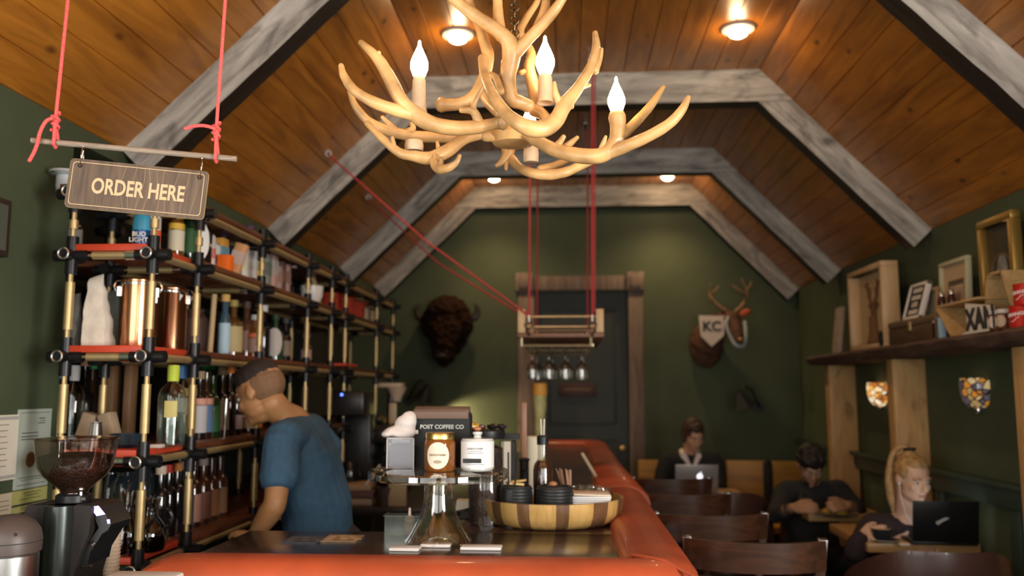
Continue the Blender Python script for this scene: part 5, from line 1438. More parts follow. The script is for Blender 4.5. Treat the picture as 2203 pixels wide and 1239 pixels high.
# ropes: verticals through ceiling pulleys, two lines slanting to the left slope
def rope(label, pts, r=.0055, sag=0):
    m = MB(); m.tube(pts, r, 8); b = V(pts[0])
    m.v = [tuple(V(v) - b) for v in m.v]
    o = m.build('red_rope', M_REDCORD, loc=b); return tag(o, label, 'rope', 'red ropes of the glass rack')
pul = {}
for key, (px, Z_) in {(1, -.008): (1306, ZF), (-1, -.008): (1178, ZF), (1, 1.11): (1296, ZF), (-1, 1.11): (1180, ZF)}.items():
    hk = hooks[key]
    p = V((hk.x + (.0 if key[0] > 0 else .0), hk.y, ZF))
    t = thing('pulley', {(1, -.008): 'steel pulley on the ceiling right of the chandelier, nearest right one', (-1, -.008): 'steel pulley on the ceiling behind the chandelier, nearest left one', (1, 1.11): 'far right steel pulley over the back end of the glass rack', (-1, 1.11): 'far left steel pulley over the back end of the glass rack'}[key], 'pulley', p)
    m = MB(); m.cyl((0, 0, 0), (0, 0, -.03), .006); m.box((-.012, 0, -.06), (.003, .03, .06), bevel=.002); m.box((.012, 0, -.06), (.003, .03, .06), bevel=.002); m.torus((0, 0, -.028), .01, .003, (0, 1, 0)); m.build('bracket', M_STEEL, t)
    m = MB(); m.cyl((-.009, 0, -.066), (.009, 0, -.066), .017); m.build('wheel', M_BLACKMETAL, t)
    pul[key] = p + V((0, 0, -.066))
rope('red rope from the front right corner of the glass rack up to its pulley', [hooks[(1, -.008)] + V((0, 0, .0)), pul[(1, -.008)] + V((.015, 0, 0))])
rope('second red strand beside the front right rope of the glass rack', [hooks[(1, -.008)] + V((.012, 0, .02)), pul[(1, -.008)] + V((.03, 0, 0))], .004)
rope('red rope from the front left corner of the glass rack up to its pulley', [hooks[(-1, -.008)], pul[(-1, -.008)] + V((.015, 0, 0))])
rope('red rope at the back left corner of the glass rack', [hooks[(-1, 1.11)], pul[(-1, 1.11)] + V((.015, 0, 0))])
rope('red rope at the back right corner of the glass rack', [hooks[(1, 1.11)], pul[(1, 1.11)] + V((.015, 0, 0))])
# eyelets on the left ceiling slope: solve depth so that the point lies on the slope
def on_left_slope(px, py):
    lo, hi = 2.0, 7.5
    for _ in range(50):
        mid = (lo + hi) / 2; p = at(px, py, Y=mid)
        zc = ZEL + (p.x - XL) * (ZF - ZEL) / (XFL - XL)
        if p.z - zc < 0: lo = mid
        else: hi = mid
    return at(px, py, Y=lo)
e1 = on_left_slope(703, 326); e2 = on_left_slope(790, 421)
for e, lb in ((e1, 'small white eyelet on the left ceiling slope, the nearer one'), (e2, 'small white eyelet on the left ceiling slope, the farther one')):
    t = thing('eyelet', lb, 'eyelet', e)
    m = MB(); m.torus(V((.01, -.004, -.012)), .016, .005, (0.2, 1, .3), 18, 7); m.cyl((0, 0, 0), (.006, 0, -.006), .008); m.build('ring', mat('pale_eyelet', (.55, .52, .48), .4), t)
hk = hooks[(-1, -.008)]
rope('long red rope slanting from the near eyelet down to the glass rack', [e1 + V((.012, -.004, -.02)), e1.lerp(hk, .5) + V((0, 0, -.05)), hk])
rope('long red rope slanting from the far eyelet down to the glass rack', [e2 + V((.012, -.004, -.02)), e2.lerp(hk, .5) + V((0, 0, -.09)), hk + V((-.01, .03, -.01))], .005)

# ------------------------------------------------------------------ wall lamps on the back wall
def wall_lamp(label, px, py, flip, lit):
    c = at(px, py, Y=Y1 - .34)
    t = thing('wall_lamp', label, 'lamp', (c.x, Y1, c.z))
    L = lambda x, y, z: V((x, y, z))
    m = MB(); m.lathe([(.020, .085), (.030, .07), (.045, .03), (.085, -.05), (.088, -.055), (.080, -.05), (.038, .03), (0, .06)], seg=26)
    sh = m.build('lamp_shade', mat('lamp_black', (.018, .017, .016), .45), t); sh.location = (0, -.34, 0); sh.rotation_euler = (.12, .35 * flip, 0)
    m = MB(); m.tube([(0, -.34, .075), (-.02 * flip, -.33, .12), (-.10 * flip, -.22, .10), (-.20 * flip, -.06, -.05), (-.20 * flip, -.02, -.06)], .008, 10); m.build('arm', mat('lamp_black', (.018, .017, .016)), t)
    m = MB(); m.cyl((-.20 * flip, -.025, -.06), (-.20 * flip, 0, -.06), .045, seg=20); m.build('wall_plate', mat('lamp_black', (.018, .017, .016)), t)
    m = MB(); m.ball((0.005 * flip, -.345, -.028), (.022, .022, .028)); m.build('bulb', glow('lamp_bulb_bright', (1.0, .66, .32), 14) if lit else glow('lamp_bulb_dim', (1.0, .45, .12), 1.2), t)
    if lit: lamp('wall_lamp_light', 'SPOT', (c.x + .04, Y1 - .30, c.z - .06), lit, (1.0, .72, .40), V((.75, .30, -.62)).to_track_quat('-Z', 'Y').to_euler(), spot_size=math.radians(110), spot_blend=.5, shadow_soft_size=.03)
    return t
wall_lamp('black swing arm lamp on the back wall left, lighting the wall below it', 915, 848, 1, 110)
wall_lamp('black wall lamp right of the door, hanging dark above the seated reader', 1597, 862, -1, 0)

# ------------------------------------------------------------------ live edge shelf on the right wall
SHX, SHT = 1.735, 1.748
sh = thing('live_edge_shelf', 'rough dark live edge plank shelf along the right wall full of pictures', 'shelf', (XR, 4.8, SHT))
m = MB(); n = 60; vs = []
for i in range(n + 1):
    y = 3.0 + 3.42 * i / n
    j = .022 * noise.noise(V((y * 3.1, 0, 0))) + .012 * noise.noise(V((y * 11, 3, 0)))
    k = .016 * noise.noise(V((y * 6, 7, 0)))
    for (x, z) in ((SHX + .02 + j, 0), (SHX + j - .004, -.018 + k * .4), (SHX + .012 + j + k, -.045 + k * .6), (SHX + .03 + k, -.064), (XR, -.062), (XR, 0)):
        vs.append((x - XR, y - 4.8, z))
m.v = vs
for i in range(n):
    for q in range(6):
        a, b = i * 6 + q, i * 6 + (q + 1) % 6
        m.f.append((a, b, b + 6, a + 6)); m.mi.append(0)
m.f += [tuple(range(5, -1, -1)), tuple(n * 6 + q for q in range(6))]; m.mi += [0, 0]
m.build('plank', wood('live_edge_bark', (.050, .026, .016), (.13, .075, .048), 'Y', 2.2, rough=.7, bump=.7), sh, smooth=60)
for y, lb in ((3.60, 'pale wooden post under the shelf, nearest one cut by the right edge'), (5.02, 'pale wooden post with knots between the two stained glass lamps'), (6.22, 'farthest pale wooden post under the shelf left of the far lamp')):
    t = thing('wooden_post', lb, 'post', (1.925, y, 0))
    m = MB(); m.box((0, .05, .84), (.182, .10, 1.68), bevel=.004); 
    m.build('post_body', wood('post_pine', (.42, .235, .085), (.60, .38, .16), 'Z', 1.2, rough=.55, knots=.9, dark=(.10, .035, .012), kscale=2.9, stain=.6), t)
    if y > 6: 
        m = MB(); m.box((.03, -.008, .70), (.10, .02, .6)); m.build('lower_batten', wood('post_pine', (.42, .235, .085), (.60, .38, .16), 'Z'), t)
def sconce(label, px, py, w, warm):
    y = (XR * F_PX) / (px - 1222)
    c = at(px, py, X=XR - .07)
    t = thing('stained_glass_sconce', label, 'lamp', (XR, c.y, c.z - .085))
    m = MB(); prof = [(.025, 0), (.060, .008), (.082, .035), (.094, .075), (.098, .12), (.092, .15)]
    n = 20; vs = []; fs = []
    for r, z in prof:
        for k in range(n + 1):
            a = PI / 2 + PI * k / n; vs.append((r * .95 * math.cos(a), r * math.sin(a), z))
    for i in range(len(prof) - 1):
        for k in range(n):
            a = i * (n + 1) + k; fs.append((a, a + 1, a + n + 2, a + n + 1))
    m.add(vs, fs)
    nm = 'mosaic_glass_' + ('bright' if warm > .5 else 'mixed')
    mt, nt, b = _new(nm); L = nt.links.new; N = nt.nodes.new
    tcn = N('ShaderNodeTexCoord')
    def vor(feat):
        v = N('ShaderNodeTexVoronoi'); v.inputs['Scale'].default_value = 31; v.feature = feat; L(tcn.outputs['Object'], v.inputs['Vector']); return v
    v1, v2 = vor('F1'), vor('DISTANCE_TO_EDGE')
    r = N('ShaderNodeValToRGB'); r.color_ramp.interpolation = 'CONSTANT'
    els = [(0, (.9, .42, .10)), (.3, (1, .70, .35)), (.55, (1, .82, .55)), (.8, (.5, .16, .03))] if warm > .5 else [(0, (.75, .30, .05)), (.25, (.10, .08, .10)), (.45, (.55, .38, .16)), (.65, (.14, .12, .15)), (.85, (.8, .6, .3))]
    while len(r.color_ramp.elements) < len(els): r.color_ramp.elements.new(.5)
    for e, (p_, c_) in zip(r.color_ramp.elements, els): e.position = p_; e.color = (*c_, 1)
    sp = N('ShaderNodeSeparateColor'); L(v1.outputs['Color'], sp.inputs[0]); L(sp.outputs[0], r.inputs[0])
    k = N('ShaderNodeValToRGB'); k.color_ramp.elements[0].position = .055; k.color_ramp.elements[1].position = .075
    L(v2.outputs['Distance'], k.inputs[0])
    mx = N('ShaderNodeMix'); mx.data_type = 'RGBA'; L(k.outputs[0], mx.inputs[0]); mx.inputs[6].default_value = (.01, .008, .006, 1); L(r.outputs[0], mx.inputs[7])
    L(mx.outputs[2], b.inputs['Base Color']); L(mx.outputs[2], b.inputs['Emission Color']); b.inputs['Emission Strength'].default_value = .95 if warm > .5 else .32; b.inputs['Roughness'].default_value = .15
    m.build('mosaic_shade', mt, t)
    m = MB(); m.ball((-.015, 0, -.006), (.02, .02, .02)); m.build('finial', M_CHROME, t)
    m = MB(); m.box((-.006, 0, .08), (.012, .07, .13), bevel=.004); m.build('wall_plate', M_BLACKMETAL, t)
    m = MB(); m.ball((-.035, 0, .09), (.018, .018, .028)); m.build('bulb', glow('sconce_bulb', (1, .62, .28), 5 * warm), t)
    return t
sconce('bright amber stained glass wall lamp between the far and middle posts', 1874, 845, .2, 1.0)
sconce('dim patterned stained glass wall lamp between the middle and near posts', 2078, 842, .2, .35)

# pictures and objects on the shelf: fronts face the room (-X)
def leaning(name, label, cat, pxn, pxf, ytop, X, thick, lean=.0, z0=SHT + .001):
    """frame parallel to the right wall; near edge at column pxn, far edge at column pxf"""
    yn = at(pxn, ytop, X=X).y; yf = at(pxf, ytop, X=X).y
    zt = at(pxn, ytop, X=X).z
    t = thing(name, label, cat, (X, (yn + yf) / 2, z0), rot=(0, lean, 0))
    return t, yf - yn, zt - z0
def picture(name, label, cat, pxn, pxf, ytop, X, thick, fw, mf, lean=0, mats_=None, z0=SHT + .001, inner=.5):
    t, w, h = leaning(name, label, cat, pxn, pxf, ytop, X, thick, lean, z0)
    m = MB()
    for (cy, cz, sy, sz) in ((0, fw / 2, w, fw), (0, h - fw / 2, w, fw), (-w / 2 + fw / 2, h / 2, fw, h - 2 * fw), (w / 2 - fw / 2, h / 2, fw, h - 2 * fw)):
        m.box((thick / 2, cy, cz), (thick, sy, sz), bevel=min(.004, fw * .3))
    m.build('frame', mf, t)
    m = MB(); m.box((thick * .8, 0, h / 2), (thick * .3, w - fw, h - fw)); m.build('picture', mats_, t)
    return t, w, h
t, w, h = picture('deer_picture', 'deep pale wooden box frame with a brown deer picture, tallest on the far shelf', 'picture', 1893, 1820, 560, 1.80, .10, .03, M_PALEWOOD, 0, mat('tan_backing', (.56, .40, .20), .7, vary=.08, vscale=6))
m = MB(); xx = .052; MDE = mat('deer_silhouette', (.16, .075, .03), .8)
zc = h * .46
m.ball((xx, 0, zc), (.012, .034, .055)); m.tube([(xx, 0, zc - .03), (xx, -.01, zc - .12), (xx, -.02, .035)], [.028, .032, .05], 10)
m.ball((xx, .05, zc + .035), (.006, .034, .014), rot=(.5, 0, 0)); m.ball((xx, -.05, zc + .035), (.006, .034, .014), rot=(-.5, 0, 0))
for sy in (-1, 1):
    m.tube([(xx, sy * .02, zc + .045), (xx, sy * .07, zc + .10), (xx, sy * .085, zc + .19)], [.008, .007, .004], 7)
    m.tube([(xx, sy * .06, zc + .09), (xx, sy * .035, zc + .15)], [.006, .003], 7); m.tube([(xx, sy * .078, zc + .13), (xx, sy * .13, zc + .18)], [.006, .003], 7)
m.build('deer_print', MDE, t)
tk_n, tk_f = at(2012, 690, X=1.775).y, at(1910, 690, X=1.775).y
TKH = .125
tk = thing('trunk_box', 'dark wooden trunk box with a brass clasp on the shelf', 'box', (1.775, (tk_n + tk_f) / 2, SHT + .001))
w = tk_f - tk_n
m = MB(); m.box((.09, 0, .042), (.18, w, .084), bevel=.004); m.build('trunk_body', wood('trunk_wood', (.05, .026, .014), (.10, .055, .03), 'Y', 2), tk)
m = MB(); m.box((.09, 0, .105), (.186, w + .008, .04), bevel=.012); m.build('trunk_lid', wood('trunk_lid_wood', (.09, .055, .03), (.16, .10, .055), 'Y', 2), tk)
m = MB(); m.box((-.004, 0, .085), (.008, .035, .05), bevel=.003); m.build('clasp', M_BRASS, tk)
zt_ = SHT + .001 + .127
t, w, h = leaning('letter_board', 'white framed black letter board leaning on top of the trunk', 'sign', 1972, 1936, 600, 1.80, .02, .28, zt_)
m = MB()
for (cy, cz, sy, sz) in ((0, .008, w, .016), (0, h - .008, w, .016), (-w / 2 + .008, h / 2, .016, h), (w / 2 - .008, h / 2, .016, h)): m.box((.012, cy, cz), (.028, sy, sz), bevel=.002)
m.build('frame', mat('letter_board_frame', (.70, .66, .60), .5), t)
m = MB(); m.box((.012, 0, h / 2), (.014, w - .02, h - .02)); m.build('felt', M_BLACKMATTE, t)
for k, tx in enumerate(('', '', 'LESS', '')):
    if not tx:
        m = MB()
        for q in range(5): m.box((.004, -.048 + q * .024, h * (.80 - .2 * k)), (.0024, .015, .024))
        m.build('lettering', mat('letter_cream', (.66, .58, .46), .7), t)
        continue
    text_mesh(tx, .036, mat('letter_cream', (.66, .58, .46), .7), 'lettering', t, (.004, 0, h * (.80 - .2 * k)), (PI / 2, 0, -PI / 2), sx=1.1, bold=.001)
t, w, h = picture('small_picture', 'small brown wooden frame between the letter board and the pale frame', 'picture', 2008, 1985, 615, 1.86, .02, .018, wood('brown_frame', (.22, .13, .06), (.34, .21, .10), 'Z', 2), .1, mat('grey_photo', (.25, .24, .19), .4), zt_)
t, w, h = picture('pale_frame', 'pale wooden frame with wide mat and small brown picture on the shelf', 'picture', 2072, 2012, 548, 1.90, .028, .02, mat('pale_green_frame', (.46, .44, .28), .5), .03, mat('tan_mat', (.46, .33, .19), .8))
m = MB(); m.box((.02, 0, h * .45), (.004, w * .55, h * .6)); m.build('mat_opening', mat('mat_shadow', (.10, .07, .05), .8), t)
m = MB(); m.box((.017, -.01, h * .43), (.004, w * .45, h * .5)); m.build('photograph', mat('photo_tan', (.40, .30, .20), .5, vary=.4, vscale=18), t)
m = MB(); m.box((.0145, -.01, h * .44), (.003, w * .28, h * .28)); m.build('photograph_centre', mat('photo_brown', (.18, .11, .075), .5, vary=.4, vscale=22), t)
M_GOLD = mat('gold_frame', (.50, .31, .08), .35, .8)
t, w, h = picture('gold_frame', 'tall gold framed dark old picture leaning at the near end of the shelf', 'picture', 2172, 2097, 450, 1.93, .045, .035, M_GOLD, .0, mat('dark_picture', (.035, .030, .022), .4, vary=.3, vscale=8))
m = MB(); m.ball((.030, 0, h * .52), (.004, w * .16, h * .17), 20, 10); m.build('portrait_head', mat('grey_portrait', (.22, .23, .21), .6, vary=.5, vscale=20), t)
m = MB(); m.ball((.031, 0, h * .25), (.004, w * .17, h * .16), 20, 10); m.build('portrait_bust', mat('brown_portrait', (.17, .15, .11), .6, vary=.5, vscale=20), t)
m = MB(); m.torus((.030, 0, h * .52), w * .28, .006, (1, 0, 0), 30, 6); m.build('oval_ring', mat('faint_ring', (.12, .085, .045), .6), t)
p = at(1800, 765, X=1.84); 
t = tag(MB().box((0, 0, .16), (.025, .14, .33), None, .003).build('leaning_board', mat('whitewashed_board', (.42, .33, .25), .7, vary=.15), loc=(1.84, at(1800, 765, X=1.84).y, SHT + .002), rot=(0, .12, 0)), 'whitewashed narrow board leaning at the far end of the shelf', 'board')
p = at(1892, 735, X=1.79)
t = thing('small_speaker', 'small black rounded speaker between deer picture and trunk', 'speaker', (1.80, p.y, SHT + .001))
m = MB(); m.box((.03, 0, .05), (.07, .085, .10), bevel=.02); m.build('speaker_body', M_BLACKMATTE, t)
m = MB(); m.cyl((-.006, 0, .05), (-.003, 0, .05), .03); m.build('speaker_grille', M_BLACK, t)
for k, (px, c_, lb) in enumerate(((2014, (.50, .36, .26), 'small pale pink box right of the trunk'), (2025, (.30, .42, .50), 'slim pale blue box right of the trunk'))):
    p = at(px, 725, X=1.785)
    tag(MB().box((0, 0, .05), (.03, .022, .10), None, .002).build('small_box', mat('small_box_%d' % k, c_, .6), loc=(1.79, p.y, SHT + .001)), lb, 'box')
# bent plywood racks
M_PLY = wood('bent_plywood', (.42, .26, .10), (.60, .40, .18), 'Y', 2.5, rough=.5)
def ply(label, pts, X, depth, th=.010):
    """polyline in the wall-parallel plane (y, z) swept along X"""
    b = V((X, sum(p[0] for p in pts) / len(pts), SHT + .001))
    t = thing('plywood_rack', label, 'rack', b)
    m = MB()
    P = [V((0, p[0] - b.y, p[1])) for p in pts]
    for i in range(len(P) - 1):
        a, c = P[i], P[i + 1]; d = (c - a).normalized(); nn = V((0, -d.z, d.y)) * th / 2
        e = d * th * .3
        m.prism([a - nn - e, c - nn + e, c + nn + e, a + nn - e], None, (depth, 0, 0))
    m.build('bent_panel', M_PLY, t, smooth=0)
    return t
Yc = lambda px, X=1.78: at(px, 690, X=X).y
Zc = lambda px, py, X=1.78: max(.006, at(px, py, X=X).z - SHT)
ply('bent plywood rack on the shelf holding two small shakers', [(Yc(2018), Zc(2018, 665)), (Yc(2045), .008), (Yc(2070), .008), (Yc(2082), .03)], 1.775, .15)
t = thing('plywood_board', 'thin plywood board lying on the bent rack under the two shakers', 'board', (1.85, (Yc(2016) + Yc(2105)) / 2, SHT + Zc(2018, 662)))
m = MB(); m.box((0, 0, .005), (.14, abs(Yc(2016) - Yc(2105)), .010), bevel=.002); m.build('top_board', M_PLY, t)
ply('arched plywood rack on the shelf behind the red mugs', [(Yc(2115, 1.83), .008), (Yc(2128, 1.83), Zc(2128, 600, 1.83)), (Yc(2135, 1.83), Zc(2135, 588, 1.83)), (Yc(2160, 1.83), Zc(2160, 582, 1.83)), (Yc(2178, 1.83), Zc(2178, 640, 1.83) * .75), (Yc(2190, 1.83), .008)], 1.83, .13)
for px, lb in ((2026, 'dark glass shaker with steel top on the plywood board, left one'), (2047, 'dark glass shaker with steel top on the plywood board, right one')):
    p = V((1.83, at(px, 650, X=1.83).y, SHT + Zc(2018, 662) + .011))
    t = thing('shaker', lb, 'shaker', p)
    m = MB(); m.lathe([(0, 0), (.017, 0), (.019, .03), (.015, .05), (.012, .055), (0, .055)], seg=16); m.build('glass_body', mat('dark_red_glass', (.05, .015, .015), .1), t)
    m = MB(); m.lathe([(.0135, .05), (.0145, .062), (.009, .075), (0, .078)], seg=16); m.build('shaker_top', M_CHROME, t)
t = thing('letter_sign', 'white curved sign with bold black letters leaning on the plywood rack', 'sign', (1.755, (Yc(2078, 1.755) + Yc(2135, 1.755)) / 2, SHT + .001))
yw = Yc(2078, 1.755) - Yc(2135, 1.755)
m = MB(); m.prism([(0, yw / 2, .135), (0, yw / 2 - .01, .03), (0, yw / 2 + .02, .008), (0, yw / 2 + .06, .0), (0, yw / 2 + .01, .0), (0, -yw / 2, .0), (0, -yw / 2, .105)], None, (.012, 0, 0)); m.build('sign_board', mat('sign_white', (.66, .60, .50), .6), t)
text_mesh('XAN', .125, M_INK, 'lettering', t, (-.0015, -.012, .055), (PI / 2, 0, -PI / 2), sx=.95, bold=.006)
for px, c_, lb in ((2143, (.62, .50, .40), 'small jar with a round cream label beside the letter sign'), (2160, (.50, .36, .24), 'small jar with a white lid beside the lower red mug')):
    p = V((1.775, at(px, 690, X=1.775).y, SHT + .001))
    t = thing('small_jar', lb, 'jar', p)
    m = MB(); m.lathe([(0, 0), (.026, 0), (.028, .004), (.028, .06), (.024, .068), (0, .068)], seg=20); m.build('glass_body', bcol((.10, .035, .015)), t)
    m = MB(); m.lathe([(.025, .066), (.026, .068), (.026, .082), (0, .083)], seg=20); m.build('lid', lcol((.62, .58, .50)), t)
    oval(.0286, .034, .022, .024, c_, t, th0=PI + .6)
MUGR = mat('red_enamel', (.50, .022, .012), .25, coat=.4)
mugp = V((1.785, at(2196, 690, X=1.785).y, SHT + .001))
for k, lb in enumerate(('lower red mug printed ORANGE at the right edge of the shelf', 'upper red mug printed ORANGE stacked on another red mug')):
    t = thing('mug', lb, 'mug', mugp + V((.012 * k, -.02 * k, .0855 * k)))
    m = MB(); m.lathe([(0, 0), (.038, 0), (.040, .004), (.040, .078), (.042, .082), (.039, .084), (.037, .078), (.036, .006), (0, .006)], seg=28); m.build('mug_body', MUGR, t)
    m = MB(); m.torus((.02, -.048, .042), .024, .006, (1, .4, 0), 18, 8); m.build('handle', MUGR, t)
    o = text_mesh('ORANGE', .019, mat('white_print', (.75, .70, .66), .6), 'lettering', t, (0, 0, 0), (0, 0, 0), bold=.0004)
    me = o.data
    for v in me.vertices:
        th = PI + .62 + v.co.x / .0405; z = v.co.y + .05 + v.co.x * .12
        rr = .0407 + v.co.z
        v.co = (rr * math.cos(th), rr * math.sin(th), z)
    m = MB(); m.tube([(.041 * math.cos(PI + .62 + a), .041 * math.sin(PI + .62 + a), .03 + .006 * math.sin(a * 6) + .01 * a) for a in [-.4 + .1 * q for q in range(9)]], .0014, 6); m.build('swoosh', mat('white_print', (.75, .70, .66)), t)

# ------------------------------------------------------------------ bench, tables, chairs
be = thing('bench', 'yellowish wooden bench with panelled back along the back wall', 'bench', (1.3, 7.35, 0))
M_BENCH = wood('bench_oak', (.30, .145, .018), (.48, .255, .04), 'X', 1.2, rough=.45, knots=.4)
for x0, x1 in ((-.72, -.02), (.0, .68)):
    m = MB(); m.box(((x0 + x1) / 2, -.02, .69), (x1 - x0, .035, .48), bevel=.006); m.build('back_panel', M_BENCH, be)
m = MB(); m.box((-.02, -.24, .44), (1.42, .46, .05), bevel=.006); m.build('seat', M_BENCH, be)
m = MB(); m.box((-.02, -.16, .21), (1.36, .3, .42)); m.build('bench_base', M_DARKWOOD, be)
p = at(1655, 1030, Y=7.25)
t = tag(MB().box((0, 0, -.12), (.075, .03, .36), None, .01).ball((0, -.005, .06), (.03, .02, .03)).build('hanging_bag', M_BLACKMATTE, loc=(p.x, 7.295, .86)), 'narrow black bag strap hanging over the bench back', 'bag')
MTAB = wood('table_maple', (.38, .21, .075), (.52, .31, .12), 'X', 1.4, rough=.4, coat=.2)
def cafe_table(label, x0, x1, y0, y1, z=.77):
    t = thing('cafe_table', label, 'table', ((x0 + x1) / 2, (y0 + y1) / 2, 0))
    m = MB(); m.box((0, 0, z - .0225), (x1 - x0, y1 - y0, .045), bevel=.004); m.build('table_top', MTAB, t)
    m = MB(); m.cyl((0, 0, .02), (0, 0, z - .045), .03); m.build('pedestal', M_BLACKMETAL, t)
    m = MB(); m.box((0, 0, .015), (.40, .06, .03), bevel=.01); m.box((0, 0, .015), (.06, .40, .03), bevel=.01); m.build('base', M_BLACKMETAL, t)
    return t
ta = at(1866, 1168, Z=.77)
cafe_table('pale wooden café table with laptop and coffee cup by the right wall', ta.x, 1.97, ta.y, ta.y + .62)
tb = at(1747, 1105, Z=.77)
cafe_table('pale wooden café table with a plate in front of the dark haired man', tb.x - .02, tb.x + .42, tb.y, tb.y + .6)
tcx = at(1495, 1000, Y=6.2).x
cafe_table('café table under the silver laptop near the back wall', tcx - .3, tcx + .32, 5.95, 6.45, .80)
MSTOOL = wood('stool_mahogany', (.030, .011, .006), (.070, .026, .012), 'X', 1.5, rough=.22, coat=.8, bump=.02)
def arc_pts(r, half, n, cx=0, cy=0):
    return [(cx + r * math.sin(a), cy - r * math.cos(a)) for a in [-half + 2 * half * k / n for k in range(n + 1)]]
def stool(label, loc, rz, w=.40, first=None):
    """back faces -Y, sitter looks towards +Y"""
    if first: return dup(first, loc, rz, label)
    t = thing('bar_stool', label, 'stool', loc, rz, 'wooden bar stools')
    m = MB(); m.lathe([(0, .70), (.17, .70), (.19, .715), (.19, .735), (.17, .75), (0, .752)], seg=30); m.build('seat', mat('black_leather', (.02, .016, .014), .4), t)
    for a in (PI / 4, 3 * PI / 4, 5 * PI / 4, 7 * PI / 4):
        c, s_ = math.cos(a), math.sin(a)
        m = MB(); m.bar((.15 * c, .15 * s_, .71), (.22 * c, .22 * s_, 0), .032, .032, (c, s_, .1), .004); m.build('leg', MSTOOL, t)
    m = MB(); m.torus((0, 0, .28), .19, .010, seg=28); m.build('foot_ring', MSTOOL, t)
    R = .30; half = math.asin(min(1, w / 2 / R))
    pts = arc_pts(R, half, 14, 0, .06)
    th = .018
    vs = []; fs = []; zb, ztp = .955, 1.045
    for k, (x, y) in enumerate(pts):
        d = V((x, y - .06, 0)).normalized() * th
        for p_ in ((x, y, zb), (x + d.x, y + d.y, zb), (x + d.x * 1.3, y + d.y * 1.3, ztp), (x + d.x * .3, y + d.y * .3, ztp)): vs.append(p_)
    for k in range(len(pts) - 1):
        for q in range(4): fs.append((k * 4 + q, k * 4 + (q + 1) % 4, k * 4 + 4 + (q + 1) % 4, k * 4 + 4 + q))
    fs += [(3, 2, 1, 0), tuple((len(pts) - 1) * 4 + q for q in range(4))]
    m = MB(); m.add(vs, fs); m.build('back_rail', MSTOOL, t)
    for (x, y) in (pts[0], pts[-1]):
        m = MB(); m.bar((x * .86, y + .04, .70), (x * 1.03, y - .008, 1.05), .03, .026, (0, 1, 0), .003); m.build('back_post', MSTOOL, t)
    m = MB(); m.tube([(x, y, .86) for x, y in arc_pts(R - .01, half * .93, 10, 0, .07)], .011, 8); m.build('lower_back_rail', MSTOOL, t)
    return t
def stool_pos(px, Y): return (at(px, 1100, Y=Y).x + .022, Y + .24, 0)
s0 = stool('nearest wooden bar stool, its curved back rail right beside the rail corner', stool_pos(1624, 2.72), -.08)
stool('second bar stool from the camera, back rail lit by a golden glint', stool_pos(1515, 3.28), .05, first=s0)
stool('third bar stool along the bar, partly hidden by the second', stool_pos(1457, 3.92), .08, first=s0)
stool('fourth and farthest bar stool along the bar', stool_pos(1432, 4.60), .10, first=s0)
def tub_chair(label, loc, rz, first=None):
    if first: return dup(first, loc, rz, label)
    t = thing('leather_chair', label, 'chair', loc, rz, 'brown leather chairs')
    ML = mat('brown_leather', (.060, .026, .020), .32, vary=.15, vscale=12, coat=.2)
    n, kz = 24, 8; R = .27; th = .05; vs = []; fs = []
    half = 1.75
    for side in (0, 1):
        for k in range(n + 1):
            a = -half + 2 * half * k / n
            top = .88 - .20 * max(0, (abs(a) - .45) / (half - .45)) ** 1.5
            for j in range(kz + 1):
                f = j / kz
                z = .40 + (top - .40) * f
                r = R + (th if side else 0) + .03 * f
                if side == 0: r += th * .55 * f ** 4
                else: r -= th * .45 * f ** 4
                vs.append((r * math.sin(a), .05 - r * math.cos(a), z))
    W_ = (n + 1) * (kz + 1)
    I = lambda s_, k, j: s_ * W_ + k * (kz + 1) + j
    for s_ in (0, 1):
        for k in range(n):
            for j in range(kz): fs.append((I(s_, k, j), I(s_, k + 1, j), I(s_, k + 1, j + 1), I(s_, k, j + 1)))
    for k in range(n):
        fs.append((I(0, k, kz), I(0, k + 1, kz), I(1, k + 1, kz), I(1, k, kz))); fs.append((I(0, k, 0), I(0, k + 1, 0), I(1, k + 1, 0), I(1, k, 0)))
    for k in (0, n):
        for j in range(kz): fs.append((I(0, k, j), I(0, k, j + 1), I(1, k, j + 1), I(1, k, j)))
    m = MB(); m.add(vs, fs); m.build('backrest', ML, t, smooth=60)
    m = MB(); m.lathe([(0, .36), (.25, .36), (.28, .39), (.28, .44), (.24, .475), (0, .48)], seg=30); m.build('seat', ML, t)
    for sx in (-.18, .18):
        for sy in (-.16, .2):
            m = MB(); m.tube([(sx, sy, .37), (sx * 1.15, sy * 1.15, 0)], [.02, .013], 10); m.build('leg', M_DARKWOOD, t)
    return t
c0 = tub_chair('round backed brown leather chair in front of the table with the black laptop', (at(2062, 1200, Y=3.5).x, 3.80, 0), -.05)
tub_chair('brown leather chair cut off by the lower right corner', (at(2215, 1220, Y=2.80).x, 3.10, 0), .1, c0)
tub_chair('dark round backed chair in front of the yellowish bench', (at(1566, 1060, Y=5.45).x, 5.75, 0), -.1, c0)

